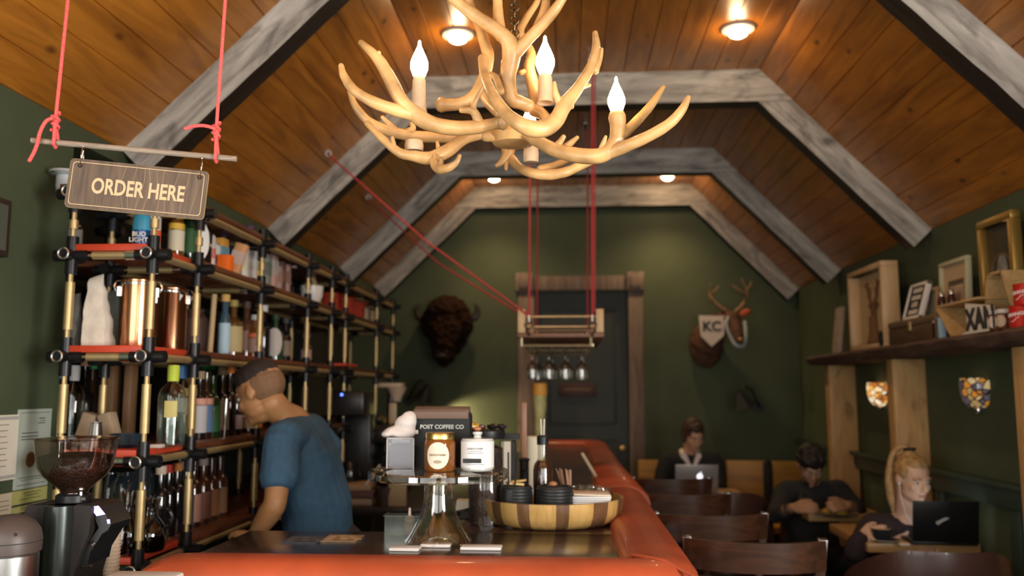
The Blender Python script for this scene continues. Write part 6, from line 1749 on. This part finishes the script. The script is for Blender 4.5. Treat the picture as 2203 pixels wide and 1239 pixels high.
# laptops, cup, plate
def laptop(label, c, rz, w, body, lid_lean, logo=None, logo_glow=0):
    t = thing('laptop', label, 'laptop', c, rz)
    M_ = mat('laptop_%d' % int(body[0] * 1000), body, .35, .4)
    m = MB(); m.box((0, 0, .008), (w, w * .68, .015), bevel=.004); m.build('keyboard_base', M_, t)
    hh = w * .66
    m = MB(); m.box((0, -w * .34 - math.sin(lid_lean) * hh / 2, .015 + math.cos(lid_lean) * hh / 2), (w, .007, hh), (lid_lean, 0, 0), .003); m.build('lid', M_, t)
    m = MB(); m.box((0, -w * .34 - math.sin(lid_lean) * hh / 2 + .0045, .015 + math.cos(lid_lean) * hh / 2), (w * .93, .002, hh * .9), (lid_lean, 0, 0)); m.build('screen', glow('screen_glow', (.62, .70, .80), 1.6), t)
    return t, hh
lcx = at(2037, 1120, Y=4.28).x
lt, hh = laptop('open black laptop with a pale sticker on its lid on the right table', (lcx + .018, 4.44, .771), -.06, .300, (.014, .014, .015), .18)
q = thing
for (dx, dz, r_) in ((-.025, -.02, .012),):
    m = MB(); m.cyl((0, -.34 * .300 - math.sin(.18) * hh / 2 - .006 + dx * 0, 0), (0, -.34 * .300 - math.sin(.18) * hh / 2 - .0045, 0), .010, seg=18)
    o = m.build('sticker', mat('sticker_grey', (.34, .33, .32), .6), lt, loc=(-.035, .002, .015 + math.cos(.18) * hh / 2 - .005))
m = MB(); m.box((0, 0, 0), (.052, .002, .014), (0, -.5, 0)); m.build('sticker', mat('sticker_grey', (.34, .33, .32)), lt, loc=(-.012, -.34 * .300 - math.sin(.18) * hh / 2 - .0062, .015 + math.cos(.18) * hh / 2 + .009))
l2, hh2 = laptop('silver laptop with a round glowing mark on its lid near the back wall', (at(1497, 1020, Y=6.05).x, 6.16, .801), .03, .29, (.30, .29, .29), .22)
m = MB(); m.ball((0, 0, 0), (.020, .002, .021), 16, 9); m.ball((.006, 0, .026), (.004, .002, .007), 10, 6, rot=(0, .5, 0)); m.build('glowing_mark', glow('white_mark', (.8, .8, .85), 1.6), l2, loc=(.02, -.29 * .34 - math.sin(.22) * hh2 * .58 - .0045, .015 + math.cos(.22) * hh2 * .57), rot=(.22, 0, 0))
cupc = V((at(1902, 1140, Y=4.42).x, 4.42, .771))
sau = thing('saucer', 'dark saucer with a pale rim under the coffee cup on the right table', 'saucer', cupc)
m = MB(); m.lathe([(0, 0), (.04, 0), (.07, .010), (.072, .013), (.066, .013), (.04, .005), (0, .005)], seg=30); m.build('saucer_body', mat('dark_stoneware', (.022, .024, .028), .35), sau)
m = MB(); m.torus((0, 0, .0125), .070, .002, seg=30, tseg=6); m.build('pale_rim', lcol((.45, .40, .34)), sau)
cp = thing('coffee_cup', 'dark coffee cup with pale foam held by the blonde woman', 'cup', cupc + V((-.012, 0, .0065)))
m = MB(); m.lathe([(0, 0), (.028, 0), (.043, .02), (.050, .055), (.0505, .058), (.047, .056), (.041, .022), (0, .008)], seg=30); m.build('cup_body', mat('dark_stoneware', (.022, .024, .028)), cp)
m = MB(); m.lathe([(.0475, .052), (.02, .054), (0, .054)], seg=30); m.build('foam', mat('milk_foam', (.58, .44, .28), .6), cp)
tag(MB().box((0, 0, .006), (.045, .028, .011), None, .002).build('earphone_case', M_CREAM, loc=(at(1943, 1160, Y=4.33).x, 4.32, .771)), 'small pale case lying on the table beside the cup', 'case')
pc = V((at(1800, 1095, Y=5.3).x, 5.33, .771))
pt = thing('dinner_plate', 'oval plate of yellow food in front of the dark haired man', 'plate', pc)
m = MB(); m.lathe([(0, 0), (.07, 0), (.12, .015), (.122, .018), (.115, .018), (.07, .006), (0, .006)], seg=30, sx=1.1); m.build('plate_body', mat('dull_plate', (.28, .22, .14), .35), pt)
m = MB(); m.ball((.03, -.01, .02), (.045, .03, .018)); m.ball((-.04, .01, .022), (.035, .03, .02)); m.ball((.0, .03, .03), (.03, .025, .02)); m.build('food', mat('yellow_food', (.36, .22, .03), .6, vary=.5, vscale=40), pt)
gl = thing('water_glass', 'empty water glass on the floor side of the far table edge', 'glass', V((at(1690, 1150, Y=5.2).x + .18, 5.55, .771)))
m = MB(); m.lathe([(.028, 0), (.031, .004), (.035, .11), (.033, .11), (.029, .008), (0, .008)], seg=22); m.build('glass_body', M_GLASS, gl)
gl['label'] = 'empty water glass on the table of the dark haired man'

# ------------------------------------------------------------------ animal heads on the back wall
bc = at(957, 705, Y=7.45)
bi = thing('mounted_bison', 'dark brown bison head mounted on the back wall left of the door', 'mounted head', (bc.x, Y1, bc.z))
m = MB()
m.ball((0, -.10, .10), (.21, .20, .20)); m.ball((0, -.22, .14), (.18, .15, .13)); m.ball((-.12, -.14, .05), (.11, .16, .15)); m.ball((.12, -.14, .05), (.11, .16, .15))
m.tube([(0, -.20, .08), (0, -.30, -.06), (0, -.36, -.20)], [.165, .135, .098], 18); m.ball((0, -.37, -.235), (.095, .075, .060)); m.ball((0, -.24, -.20), (.09, .10, .14))
m.ball((0, -.05, -.05), (.17, .09, .20))
melt(m, 'bison_fur', mat('bison_fur', (.020, .009, .005), .95, spec=.1, vary=.5, vscale=40, bump=.5), .012, 3, bi, noise_amp=.022, noise_scale=26)
for sx in (-1, 1):
    m = MB(); sp = spline([(sx * .16, -.14, .10, .036), (sx * .235, -.15, .09, .032), (sx * .275, -.15, .15, .024), (sx * .255, -.15, .22, .010)], 6); m.tube([q[:3] for q in sp], [q[3] for q in sp], 10, round_ends=True); m.build('horn', mat('dark_horn', (.018, .014, .012), .4), bi)
    m = MB(); m.ball((sx * .19, -.13, .02), (.05, .02, .03), rot=(0, .4 * sx, 0)); m.build('ear', mat('bison_fur', (.042, .019, .010)), bi)
    m = MB(); m.ball((sx * .125, -.30, -.01), .014); m.build('eye', mat('black_gloss_eye', (.01, .008, .008), .1), bi)
    m = MB(); m.ball((sx * .035, -.435, -.215), (.016, .008, .012)); m.build('nostril', M_BLACK, bi)
m = MB(); m.ball((0, -.41, -.245), (.062, .035, .030)); m.build('muzzle', mat('bison_muzzle', (.085, .055, .028), .45), bi)
dc = at(1552, 715, Y=7.45)
de = thing('mounted_deer', 'mounted deer head wearing a white KC pennant on the back wall', 'mounted head', (dc.x, Y1, dc.z))
DF = mat('deer_fur', (.085, .038, .020), .85, vary=.25, vscale=30, bump=.4)
m = MB(); m.ball((-.10, -.07, -.10), (.15, .09, .20)); m.tube([(-.10, -.10, -.12), (-.05, -.18, .02), (.06, -.26, .12)], [.135, .11, .085], 16)
m.ball((.085, -.29, .10), (.075, .09, .085)); m.tube([(.09, -.32, .08), (.105, -.41, -.01), (.11, -.45, -.06)], [.068, .050, .038], 14); m.ball((.112, -.465, -.075), (.036, .028, .028))
melt(m, 'deer_fur', DF, .010, 4, de, noise_amp=.006, noise_scale=30)
for sx, pts, br in ((-1, [(.05, -.27, .18), (-.05, -.26, .26), (-.085, -.24, .34), (-.075, -.27, .42)], [((-.08, -.24, .33), (-.01, -.28, .40)), ((-.06, -.25, .27), (-.10, -.30, .30))]),
                    (1, [(.13, -.27, .18), (.20, -.25, .25), (.235, -.24, .35), (.19, -.25, .46)], [((.225, -.24, .32), (.13, -.28, .38)), ((.23, -.24, .36), (.27, -.27, .44)), ((.235, -.24, .33), (.11, -.24, .41))])):
    m = MB(); sp = spline(pts, 5); m.tube(sp, [.018 - .011 * k / len(sp) for k in range(len(sp))], 9, round_ends=True)
    for a_, b_ in br: m.tube([a_, V(a_).lerp(V(b_), .6) + V((0, -.01, -.01)), b_], [.011, .009, .005], 8, round_ends=True)
    m.build('antler', mat('brown_antler', (.22, .13, .07), .6), de)
for sx, mt in ((-1, DF), (1, mat('orange_ear_tag', (.50, .10, .03), .7))):
    m = MB(); m.ball((.085 + sx * .115, -.27, .145 + .02 * sx), (.058, .014, .030), rot=(0, -.4 * sx, 0)); m.build('ear', mt, de)
    m = MB(); m.ball((.09 + sx * .064, -.345, .095), .014); m.build('eye', mat('amber_eye', (.10, .05, .02), .1), de)
m = MB(); m.ball((.112, -.493, -.072), (.020, .010, .014)); m.build('nose', mat('orange_nose', (.55, .26, .06), .5), de)
pn = thing('pennant', 'white pennant with black KC letters pinned on the deer mount', 'pennant', (dc.x - .095, Y1 - .325, dc.z + .01), rot=(-.08, 0, -.12))
m = MB(); m.prism([(-.10, 0, .135), (.115, 0, .125), (.105, 0, -.04), (.0, 0, -.135), (-.088, 0, -.04)], None, (0, .008, 0)); m.build('pennant_cloth', mat('pennant_white', (.62, .55, .48), .8), pn)
text_mesh('KC', .115, M_INK, 'lettering', pn, (.006, -.002, .035), (PI / 2, 0, 0), bold=.004)
sp = spline([(.045, -.36, .12), (.02, -.40, .05), (.05, -.44, -.06), (.085, -.47, -.125), (.15, -.46, -.12), (.175, -.42, -.02), (.18, -.37, .08)], 6)
m = MB(); m.tube([V(p) for p in sp], .016, 8, round_ends=True)
o = m.build('bead_garland', mat('pale_blue_garland', (.30, .34, .36), .5, vary=.4, vscale=60, bump=.5), loc=(dc.x, Y1, dc.z)); tag(o, 'pale blue garland looped over the muzzle of the deer', 'garland')

# ------------------------------------------------------------------ people
def axes(f, u):
    f = V(f).normalized(); r = f.cross(V(u)).normalized(); u = r.cross(f)
    return r, f, u          # right hand side of the person, forward, up
def add_head(m, c, f, up, s=1.0):
    r, f, u = axes(f, up)
    R = Matrix((r, f, u)).transposed()
    P = lambda x, y, z: V(c) + (r * x + f * y + u * z) * s
    e = R.to_euler()
    def ball(x, y, z, rad, seg=18, rings=12): m.ball(P(x, y, z), tuple(q * s for q in rad), seg, rings, rot=e)
    ball(0, -.012, .028, (.074, .096, .088))
    ball(0, .022, -.028, (.060, .068, .088))
    ball(0, .050, -.085, (.034, .034, .026)); ball(0, .078, -.094, (.018, .016, .016))
    ball(0, .076, .020, (.050, .018, .012))
    for sx in (-1, 1):
        ball(sx * .034, .062, -.028, (.022, .020, .024)); ball(sx * .075, -.008, -.008, (.008, .018, .029), 14, 10); ball(sx * .040, .016, -.066, (.018, .040, .026))
    m.tube([P(0, .084, .018), P(0, .100, -.010), P(0, .109, -.030), P(0, .094, -.040)], [.008 * s, .010 * s, .013 * s, .010 * s], 10)
    for sx in (-1, 1): ball(sx * .011, .096, -.034, (.009, .011, .008))
    ball(0, .088, -.058, (.022, .011, .006)); ball(0, .086, -.069, (.019, .011, .007))
    return P, r, f, u, e
def face_details(parent, P, e, s, iris, brow):
    for sx in (-1, 1):
        m = MB(); m.ball(P(sx * .031, .0745, .000), (.0125 * s, .009 * s, .0085 * s), rot=e); o = m.build('eye', mat('eye_white', (.5, .46, .42), .3), parent)
        m = MB(); m.ball(P(sx * .031, .082, -.001), (.0055 * s, .003 * s, .0055 * s), rot=e); m.build('iris', mat('iris_dark', iris, .2), o)
        m = MB(); m.tube([P(sx * .014, .091, .017), P(sx * .033, .090, .023), P(sx * .051, .074, .017)], [.003 * s, .004 * s, .002 * s], 6); m.build('eyebrow', brow, parent)
    m = MB(); m.tube([P(-.022, .089, -.064), P(-.008, .0985, -.0625), P(0, .099, -.0635), P(.008, .0985, -.0625), P(.022, .089, -.064)], [.002 * s, .005 * s, .0045 * s, .005 * s, .002 * s], 6); m.build('lips', mat('lips', (.32, .10, .08), .45), parent)
def add_hand(m, w, d, palm_n, side, curl=.6, s=1.0):
    """w wrist, d direction of the hand, palm_n the way the palm faces, side +1 thumb on the palm_n x d side"""
    w = V(w); d = V(d).normalized(); n = V(palm_n); n = (n - d * n.dot(d)).normalized(); t = n.cross(d) * side
    Q = lambda a, b, c: w + (d * a + t * b + n * c) * s
    m.tube([Q(-.02, 0, 0), Q(.02, .0, 0)], [.026 * s, .026 * s], 12)
    for b in (-.030, -.010, .010, .030): m.tube([Q(.012, b * .7, 0), Q(.05, b * .95, .0), Q(.088, b, .0)], [.013 * s, .0135 * s, .0115 * s], 10)
    for b, ln in ((.030, .072), (.010, .080), (-.010, .075), (-.030, .058)):
        pts = [Q(.086, b, 0)]; a = curl * .5; x, z = .086, 0
        for seg_l, k in ((.42, 1.0), (.32, 1.25), (.26, .9)):
            x += ln * seg_l * math.cos(a); z += ln * seg_l * math.sin(a); pts.append(Q(x, b * (1.03), z)); a += curl * k
        m.tube(pts, [.0100 * s, .0094 * s, .0086 * s, .0074 * s], 9, round_ends=True)
    m.tube([Q(.022, .026, .004), Q(.050, .048, .012), Q(.074, .058, .022), Q(.095, .058, .034)], [.014 * s, .0125 * s, .0108 * s, .009 * s], 9, round_ends=True)
def limb(m, pts, rs, n=5):
    sp = spline([(*p, r) for p, r in zip([tuple(V(q)) for q in pts], rs)], n)
    m.tube([q[:3] for q in sp], [q[3] for q in sp], 14, round_ends=True)
def torso(m, hip, waist, chest, neck, shL, shR, fwd, g=0.0, belly=.0):
    """elliptical trunk from hip to neck plus shoulder yokes"""
    hip, waist, chest, neck, shL, shR = map(V, (hip, waist, chest, neck, shL, shR))
    rows = [(hip, .165, .115), (hip.lerp(waist, .5), .160, .112), (waist, .145, .105 + belly), (waist.lerp(chest, .5), .155, .112), (chest, .165, .115), (chest.lerp(neck, .45), .15, .095), (chest.lerp(neck, .78), .085, .070), (neck, .058, .058)]
    sd = (shR - shL).normalized()
    vs = []; n = 24; fs = []
    for i, (c, a, b) in enumerate(rows):
        up = (rows[min(i + 1, len(rows) - 1)][0] - rows[max(i - 1, 0)][0]).normalized()
        s_ = (sd - up * sd.dot(up)).normalized(); f_ = up.cross(s_)
        for k in range(n):
            t = 2 * PI * k / n
            vs.append(c + s_ * (a + g) * math.cos(t) + f_ * (b + g) * math.sin(t))
    for i in range(len(rows) - 1):
        for k in range(n):
            a, b = i * n + k, i * n + (k + 1) % n; fs.append((a, b, b + n, a + n))
    fs += [tuple(range(n - 1, -1, -1)), tuple((len(rows) - 1) * n + k for k in range(n))]
    m.add(vs, fs)
    for sh_ in (shL, shR): m.tube([chest.lerp(neck, .6), sh_], [.075 + g, .058 + g], 14, round_ends=True)
def person(name_label, root, J, skin, top_mat, top_sleeve, trouser_mat, hair_fn, iris=(.06, .035, .02), brow=None, head_s=1.0, hands=None, voxel=.007, collar=None, top_g=.014, top_name='shirt', neck_open=0.0):
    root = V(root)
    t = thing('person', name_label, 'person', root)
    j = {k: V(v) - root for k, v in J.items() if k not in ('face', 'up', 'fwd')}
    b = MB()
    P, r, f, u, e = add_head(b, j['head'], J['face'], J['up'], head_s)
    limb(b, [P(0, -.03, -.05), j['neck'].lerp(P(0, -.02, -.07), .5), j['neck'], j['chest'].lerp(j['neck'], .7)], [.052, .052, .056, .07])
    torso(b, j['hip'], j['waist'], j['chest'], j['neck'], j['shL'], j['shR'], J['fwd'])
    for s_ in 'LR':
        limb(b, [j['sh' + s_], j['sh' + s_].lerp(j['el' + s_], .5), j['el' + s_]], [.052, .046, .038])
        limb(b, [j['el' + s_], j['el' + s_].lerp(j['wr' + s_], .35), j['wr' + s_]], [.039, .039, .026])
        if hands and s_ in hands: add_hand(b, j['wr' + s_], hands[s_][0], hands[s_][1], hands[s_][2], hands[s_][3])
        limb(b, [j['hi' + s_], j['hi' + s_].lerp(j['kn' + s_], .5), j['kn' + s_]], [.085, .072, .054])
        limb(b, [j['kn' + s_], j['kn' + s_].lerp(j['an' + s_], .35), j['an' + s_]], [.054, .055, .036])
        b.tube([j['an' + s_] + V((0, 0, -.02)), j['an' + s_] + V(J['fwd']).normalized() * .12 + V((0, 0, -.045))], [.04, .034], 12, round_ends=True)
    melt(b, 'body', skin, voxel, 4, t)
    # clothes
    c = MB(); torso(c, j['hip'] + V((0, 0, -.02)), j['waist'], j['chest'], j['neck'] - (j['neck'] - j['chest']).normalized() * (.012 + neck_open), j['shL'], j['shR'], J['fwd'], top_g, .012)
    for s_ in 'LR':
        sh_, el, wr = j['sh' + s_], j['el' + s_], j['wr' + s_]
        if top_sleeve < 1: limb(c, [sh_, sh_.lerp(el, top_sleeve * .5), sh_.lerp(el, top_sleeve)], [.066, .068, .070])
        else:
            limb(c, [sh_, sh_.lerp(el, .5), el], [.066, .060, .052]); limb(c, [el, el.lerp(wr, .5), el.lerp(wr, top_sleeve - 1)], [.052, .050, .040])
    melt(c, top_name, top_mat, voxel, 4, t, noise_amp=.010, noise_scale=9)
    c = MB()
    for s_ in 'LR':
        limb(c, [j['hi' + s_] + V((0, 0, .03)), j['hi' + s_].lerp(j['kn' + s_], .5), j['kn' + s_]], [.10, .086, .068]); limb(c, [j['kn' + s_], j['kn' + s_].lerp(j['an' + s_], .5), j['an' + s_]], [.068, .062, .055])
        
    c.ball(j['hip'], (.17, .14, .12))
    melt(c, 'trousers', trouser_mat, voxel * 1.3, 3, t)
    for s_ in 'LR':
        q = MB(); q.tube([j['an' + s_] + V((0, 0, -.03)) - V(J['fwd']).normalized() * .04, j['an' + s_] + V(J['fwd']).normalized() * .14 + V((0, 0, -.04))], [.046, .042], 14, round_ends=True); q.build('shoe', M_BLACKMATTE, t)
    hair_fn(t, P, e, head_s)
    face_details(t, P, e, head_s, iris, brow or M_INK)
    return t, P, e, j
def SKIN(n, c): return mat(n, c, .5, vary=.06, vscale=30)

# barman: blue T-shirt, head bent to the left, seen from behind the counter
BY = 3.2
def bw(px, py, Y): return at(px, py, Y=Y)
def fade_hair(t, P, e, s):
    m = MB(); m.ball(P(0, -.010, .052), (.0750 * s, .0935 * s, .0705 * s), rot=e); m.ball(P(0, .02, .068), (.060 * s, .068 * s, .053 * s), rot=e)
    melt(m, 'hair', mat('short_dark_hair', (.022, .013, .010), .8, vary=.4, vscale=120, bump=.3), .005, 3, t)
    m = MB(); m.ball(P(0, -.026, .020), (.0752 * s, .0855 * s, .080 * s), rot=e)
    melt(m, 'hair_fade', mat('hair_fade', (.17, .088, .042), .75, vary=.15, vscale=150), .005, 2, t)
JB = dict(head=bw(560, 843, 3.13), neck=bw(634, 905, 3.2), chest=bw(655, 985, 3.2), waist=bw(680, 1090, 3.22), hip=bw(692, 1180, 3.24),
          shL=bw(607, 945, 3.02), shR=bw(672, 928, 3.40), elL=bw(592, 1085, 2.93), wrL=bw(548, 1152, 2.98), elR=bw(716, 990, 3.50), wrR=bw(660, 1060, 3.55),
          hiL=(-.92, 3.12, .86), hiR=(-.88, 3.33, .86), knL=(-.95, 3.08, .47), knR=(-.90, 3.38, .47), anL=(-.93, 3.08, .085), anR=(-.87, 3.40, .085),
          face=(-.86, .30, -.38), up=(-.36, .10, .92), fwd=(-.93, .36, 0))
person('young barman in a blue T-shirt bending his shaved head towards the shelves behind the bar', (-.9, 3.24, 0), JB, SKIN('barman_skin', (.36, .175, .072)),
       mat('blue_cotton', (.035, .088, .150), .85, vary=.12, vscale=40, bump=.15), .62, mat('dark_jeans', (.02, .022, .03), .8), fade_hair,
       hands={'L': ((-.75, .1, -.65), (-.3, .9, -.3), 1, .5), 'R': ((-.6, -.2, -.6), (.0, -1, 0), 1, .5)}, voxel=.006, head_s=.97)

# blonde woman at the right table
WY = 4.60
def blonde(t, P, e, s):
    MH = mat('blonde_hair', (.36, .215, .085), .5, vary=.35, vscale=45, bump=.4)
    m = MB(); m.ball(P(0, -.020, .036), (.0775 * s, .094 * s, .086 * s), rot=e); m.ball(P(0, .022, .078), (.054 * s, .052 * s, .036 * s), rot=e)
    for sx in (-1, 1): m.ball(P(sx * .064, .0, .036), (.015 * s, .044 * s, .040 * s), rot=e)
    m.ball(P(.0, -.03, .115), (.030 * s, .032 * s, .026 * s), rot=e)
    melt(m, 'hair', MH, .005, 3, t, noise_amp=.004, noise_scale=50)
    m = MB(); sp = spline([(*P(.0, -.03, .125), .015), (*P(.025, -.05, .148), .014), (*P(.066, -.07, .105), .015), (*P(.088, -.06, .0), .018), (*P(.085, -.04, -.10), .019), (*P(.078, -.02, -.18), .006)], 6)
    m.tube([q[:3] for q in sp], [q[3] * s for q in sp], 12, round_ends=True); m.build('ponytail', MH, t)
    m = MB(); m.torus(P(0, -.035, .138), .024 * s, .008 * s, tuple(P(0, 0, 1) - P(0, .3, 0))); m.build('hair_tie', M_BLACKMATTE, t)
    m = MB(); m.ball(P(.080, .012, -.022), .007); m.tube([P(.080, .014, -.024), P(.078, .03, -.09), P(.055, .05, -.17), P(.03, .10, -.24), P(.05, .14, -.34)], .0016, 6); m.build('earphone', M_WHITE, t)
JW = dict(head=bw(1962, 1028, WY - .08), neck=bw(1946, 1105, WY), chest=bw(1950, 1185, WY + .02), waist=bw(1950, 1245, WY + .03), hip=(bw(1950, 1330, WY + .06).x, WY + .06, .42),
          shR=bw(1880, 1130, WY), shL=bw(2010, 1133, WY + .04), elR=bw(1838, 1190, WY - .14), wrR=bw(1852, 1154, 4.45), elL=bw(2030, 1200, WY - .1), wrL=bw(1990, 1170, 4.46),
          hiR=(1.70, WY + .02, .42), hiL=(1.87, WY + .02, .42), knR=(1.60, 4.22, .52), knL=(1.80, 4.24, .52), anR=(1.58, 4.28, .085), anL=(1.80, 4.28, .085),
          face=(.27, -.90, -.20), up=(.05, -.2, .97), fwd=(.15, -1, 0))
t, P, e, j = person('blonde woman with ponytail and white earphones holding a coffee cup at the right table', (1.75, WY, 0), JW, SKIN('pale_skin', (.58, .36, .24)),
       mat('dark_plum_knit', (.022, .013, .016), .85, bump=.2, vary=.1), 1.93, mat('black_trousers', (.012, .012, .014), .85), blonde,
       hands={'R': ((.85, -.1, .20), (.35, .65, -.3), -1, .5), 'L': ((-.3, -.8, -.1), (0, 0, -1), -1, .3)}, voxel=.006, brow=mat('light_brow', (.26, .15, .07), .7), neck_open=.025, top_name='sweater')
def plain_chair(label, x, y, z, rz=0):
    t = thing('side_chair', label, 'chair', (x, y, 0), rz)
    m = MB(); m.box((0, 0, z - .02), (.40, .40, .04), bevel=.01); m.build('seat', M_DARKWOOD, t)
    for sx in (-.17, .17):
        for sy in (-.17, .17):
            m = MB(); m.box((sx, sy, (z - .04) / 2), (.035, .035, z - .04)); m.build('leg', M_DARKWOOD, t)
        m = MB(); m.box((sx, .185, z + .18), (.03, .03, .40)); m.build('back_post', M_DARKWOOD, t)
    m = MB(); m.box((0, .185, z + .30), (.37, .022, .12), bevel=.006); m.build('back_rail', M_DARKWOOD, t)
plain_chair('dark wooden side chair under the blonde woman', 1.785, WY + .08, .315)
plain_chair('dark wooden side chair under the dark haired man', 1.58, 5.76, .335)
# dark haired man eating
def dark_hair(t, P, e, s):
    m = MB(); m.ball(P(0, -.018, .042), (.086 * s, .104 * s, .092 * s), rot=e); m.ball(P(0, .045, .078), (.066 * s, .05 * s, .044 * s), rot=e); m.ball(P(.03, .06, .07), (.04 * s, .03 * s, .04 * s), rot=e)
    melt(m, 'hair', mat('black_hair', (.012, .009, .008), .6, bump=.5, vary=.3, vscale=60), .006, 2, t, noise_amp=.014, noise_scale=30)
    m = MB(); m.ball(P(0, .052, -.082), (.044 * s, .036 * s, .030 * s), rot=e); melt(m, 'beard', mat('dark_beard', (.020, .012, .009), .9), .006, 2, t)
MY = 5.62
JM = dict(head=bw(1744, 1000, MY - .12), neck=bw(1748, 1042, MY), chest=bw(1748, 1090, MY + .02), waist=bw(1748, 1150, MY + .05), hip=bw(1748, 1200, MY + .08),
          shR=bw(1690, 1056, MY), shL=bw(1806, 1056, MY), elR=bw(1668, 1108, MY - .16), wrR=bw(1706, 1092, MY - .34), elL=bw(1848, 1102, MY - .10), wrL=bw(1824, 1086, MY - .30),
          hiR=bw(1725, 1205, MY + .04), hiL=bw(1772, 1205, MY + .04), knR=(1.42, 5.24, .52), knL=(1.68, 5.24, .52), anR=(1.42, 5.30, .085), anL=(1.68, 5.30, .085),
          face=(-.05, -.80, -.55), up=(0, -.55, .83), fwd=(0, -1, 0))
t, P, e, j = person('dark haired man in dark clothes bowed over a plate at the middle table', (1.55, MY, 0), JM, SKIN('tan_skin', (.34, .19, .11)),
       mat('charcoal_knit', (.018, .019, .019), .9, bump=.2, vary=.1), 1.55, mat('black_trousers', (.012, .012, .014), .85), dark_hair,
       hands={'R': ((.75, -.5, .1), (.4, .6, -.5), -1, .6), 'L': ((-.75, -.5, .05), (-.4, .6, -.5), 1, .6)}, voxel=.007, top_name='sweater')
wq = MB(); wv = (j['wrR'] - j['elR']).normalized(); wq.torus(j['wrR'] - wv * .035, .034, .009, tuple(wv), 20, 8); wq.build('wristwatch', M_BLACK, t)
# reader at the back
def brown_hair(t, P, e, s):
    m = MB(); m.ball(P(0, -.018, .040), (.080 * s, .100 * s, .090 * s), rot=e); m.ball(P(0, .035, .080), (.062 * s, .048 * s, .036 * s), rot=e)
    for sx in (-1, 1): m.ball(P(sx * .068, -.018, .0), (.016 * s, .05 * s, .07 * s), rot=e)
    melt(m, 'hair', mat('red_brown_hair', (.040, .018, .010), .6, bump=.4, vary=.3, vscale=60), .006, 2, t, noise_amp=.006, noise_scale=40)
RY = 6.78
JR = dict(head=bw(1491, 935, RY - .08), neck=bw(1484, 976, RY), chest=bw(1484, 1020, RY + .01), waist=bw(1484, 1075, RY + .03), hip=bw(1484, 1118, RY + .05),
          shR=bw(1434, 993, RY), shL=bw(1538, 993, RY), elR=bw(1418, 1048, RY - .10), wrR=bw(1462, 1050, RY - .36), elL=bw(1548, 1048, RY - .10), wrL=bw(1518, 1050, RY - .36),
          hiR=bw(1465, 1120, RY), hiL=bw(1505, 1120, RY), knR=(.84, 6.36, .52), knL=(1.08, 6.36, .52), anR=(.84, 6.42, .085), anL=(1.08, 6.42, .085),
          face=(.26, -.84, -.42), up=(.08, -.42, .9), fwd=(0, -1, 0))
t, P, e, j = person('person with short brown hair and white collar reading behind the silver laptop', (.95, RY, 0), JR, SKIN('ruddy_skin', (.46, .24, .14)),
       mat('black_sweater', (.012, .012, .013), .9), 1.9, mat('black_trousers', (.012, .012, .014), .85), brown_hair,
       hands={'R': ((.3, -.9, -.1), (0, 0, -1), -1, .4), 'L': ((-.3, -.9, -.1), (0, 0, -1), 1, .4)}, voxel=.008, top_name='sweater')
n_ = j['neck']
m = MB()
for sx in (-1, 1): m.tube([n_ + V((sx * .062, .01, .020)), n_ + V((sx * .055, -.075, -.01)), n_ + V((sx * .01, -.125, -.10))], [.020, .026, .008], 10, round_ends=True)
m.build('shirt_collar', mat('white_shirt', (.62, .56, .54), .8), t)
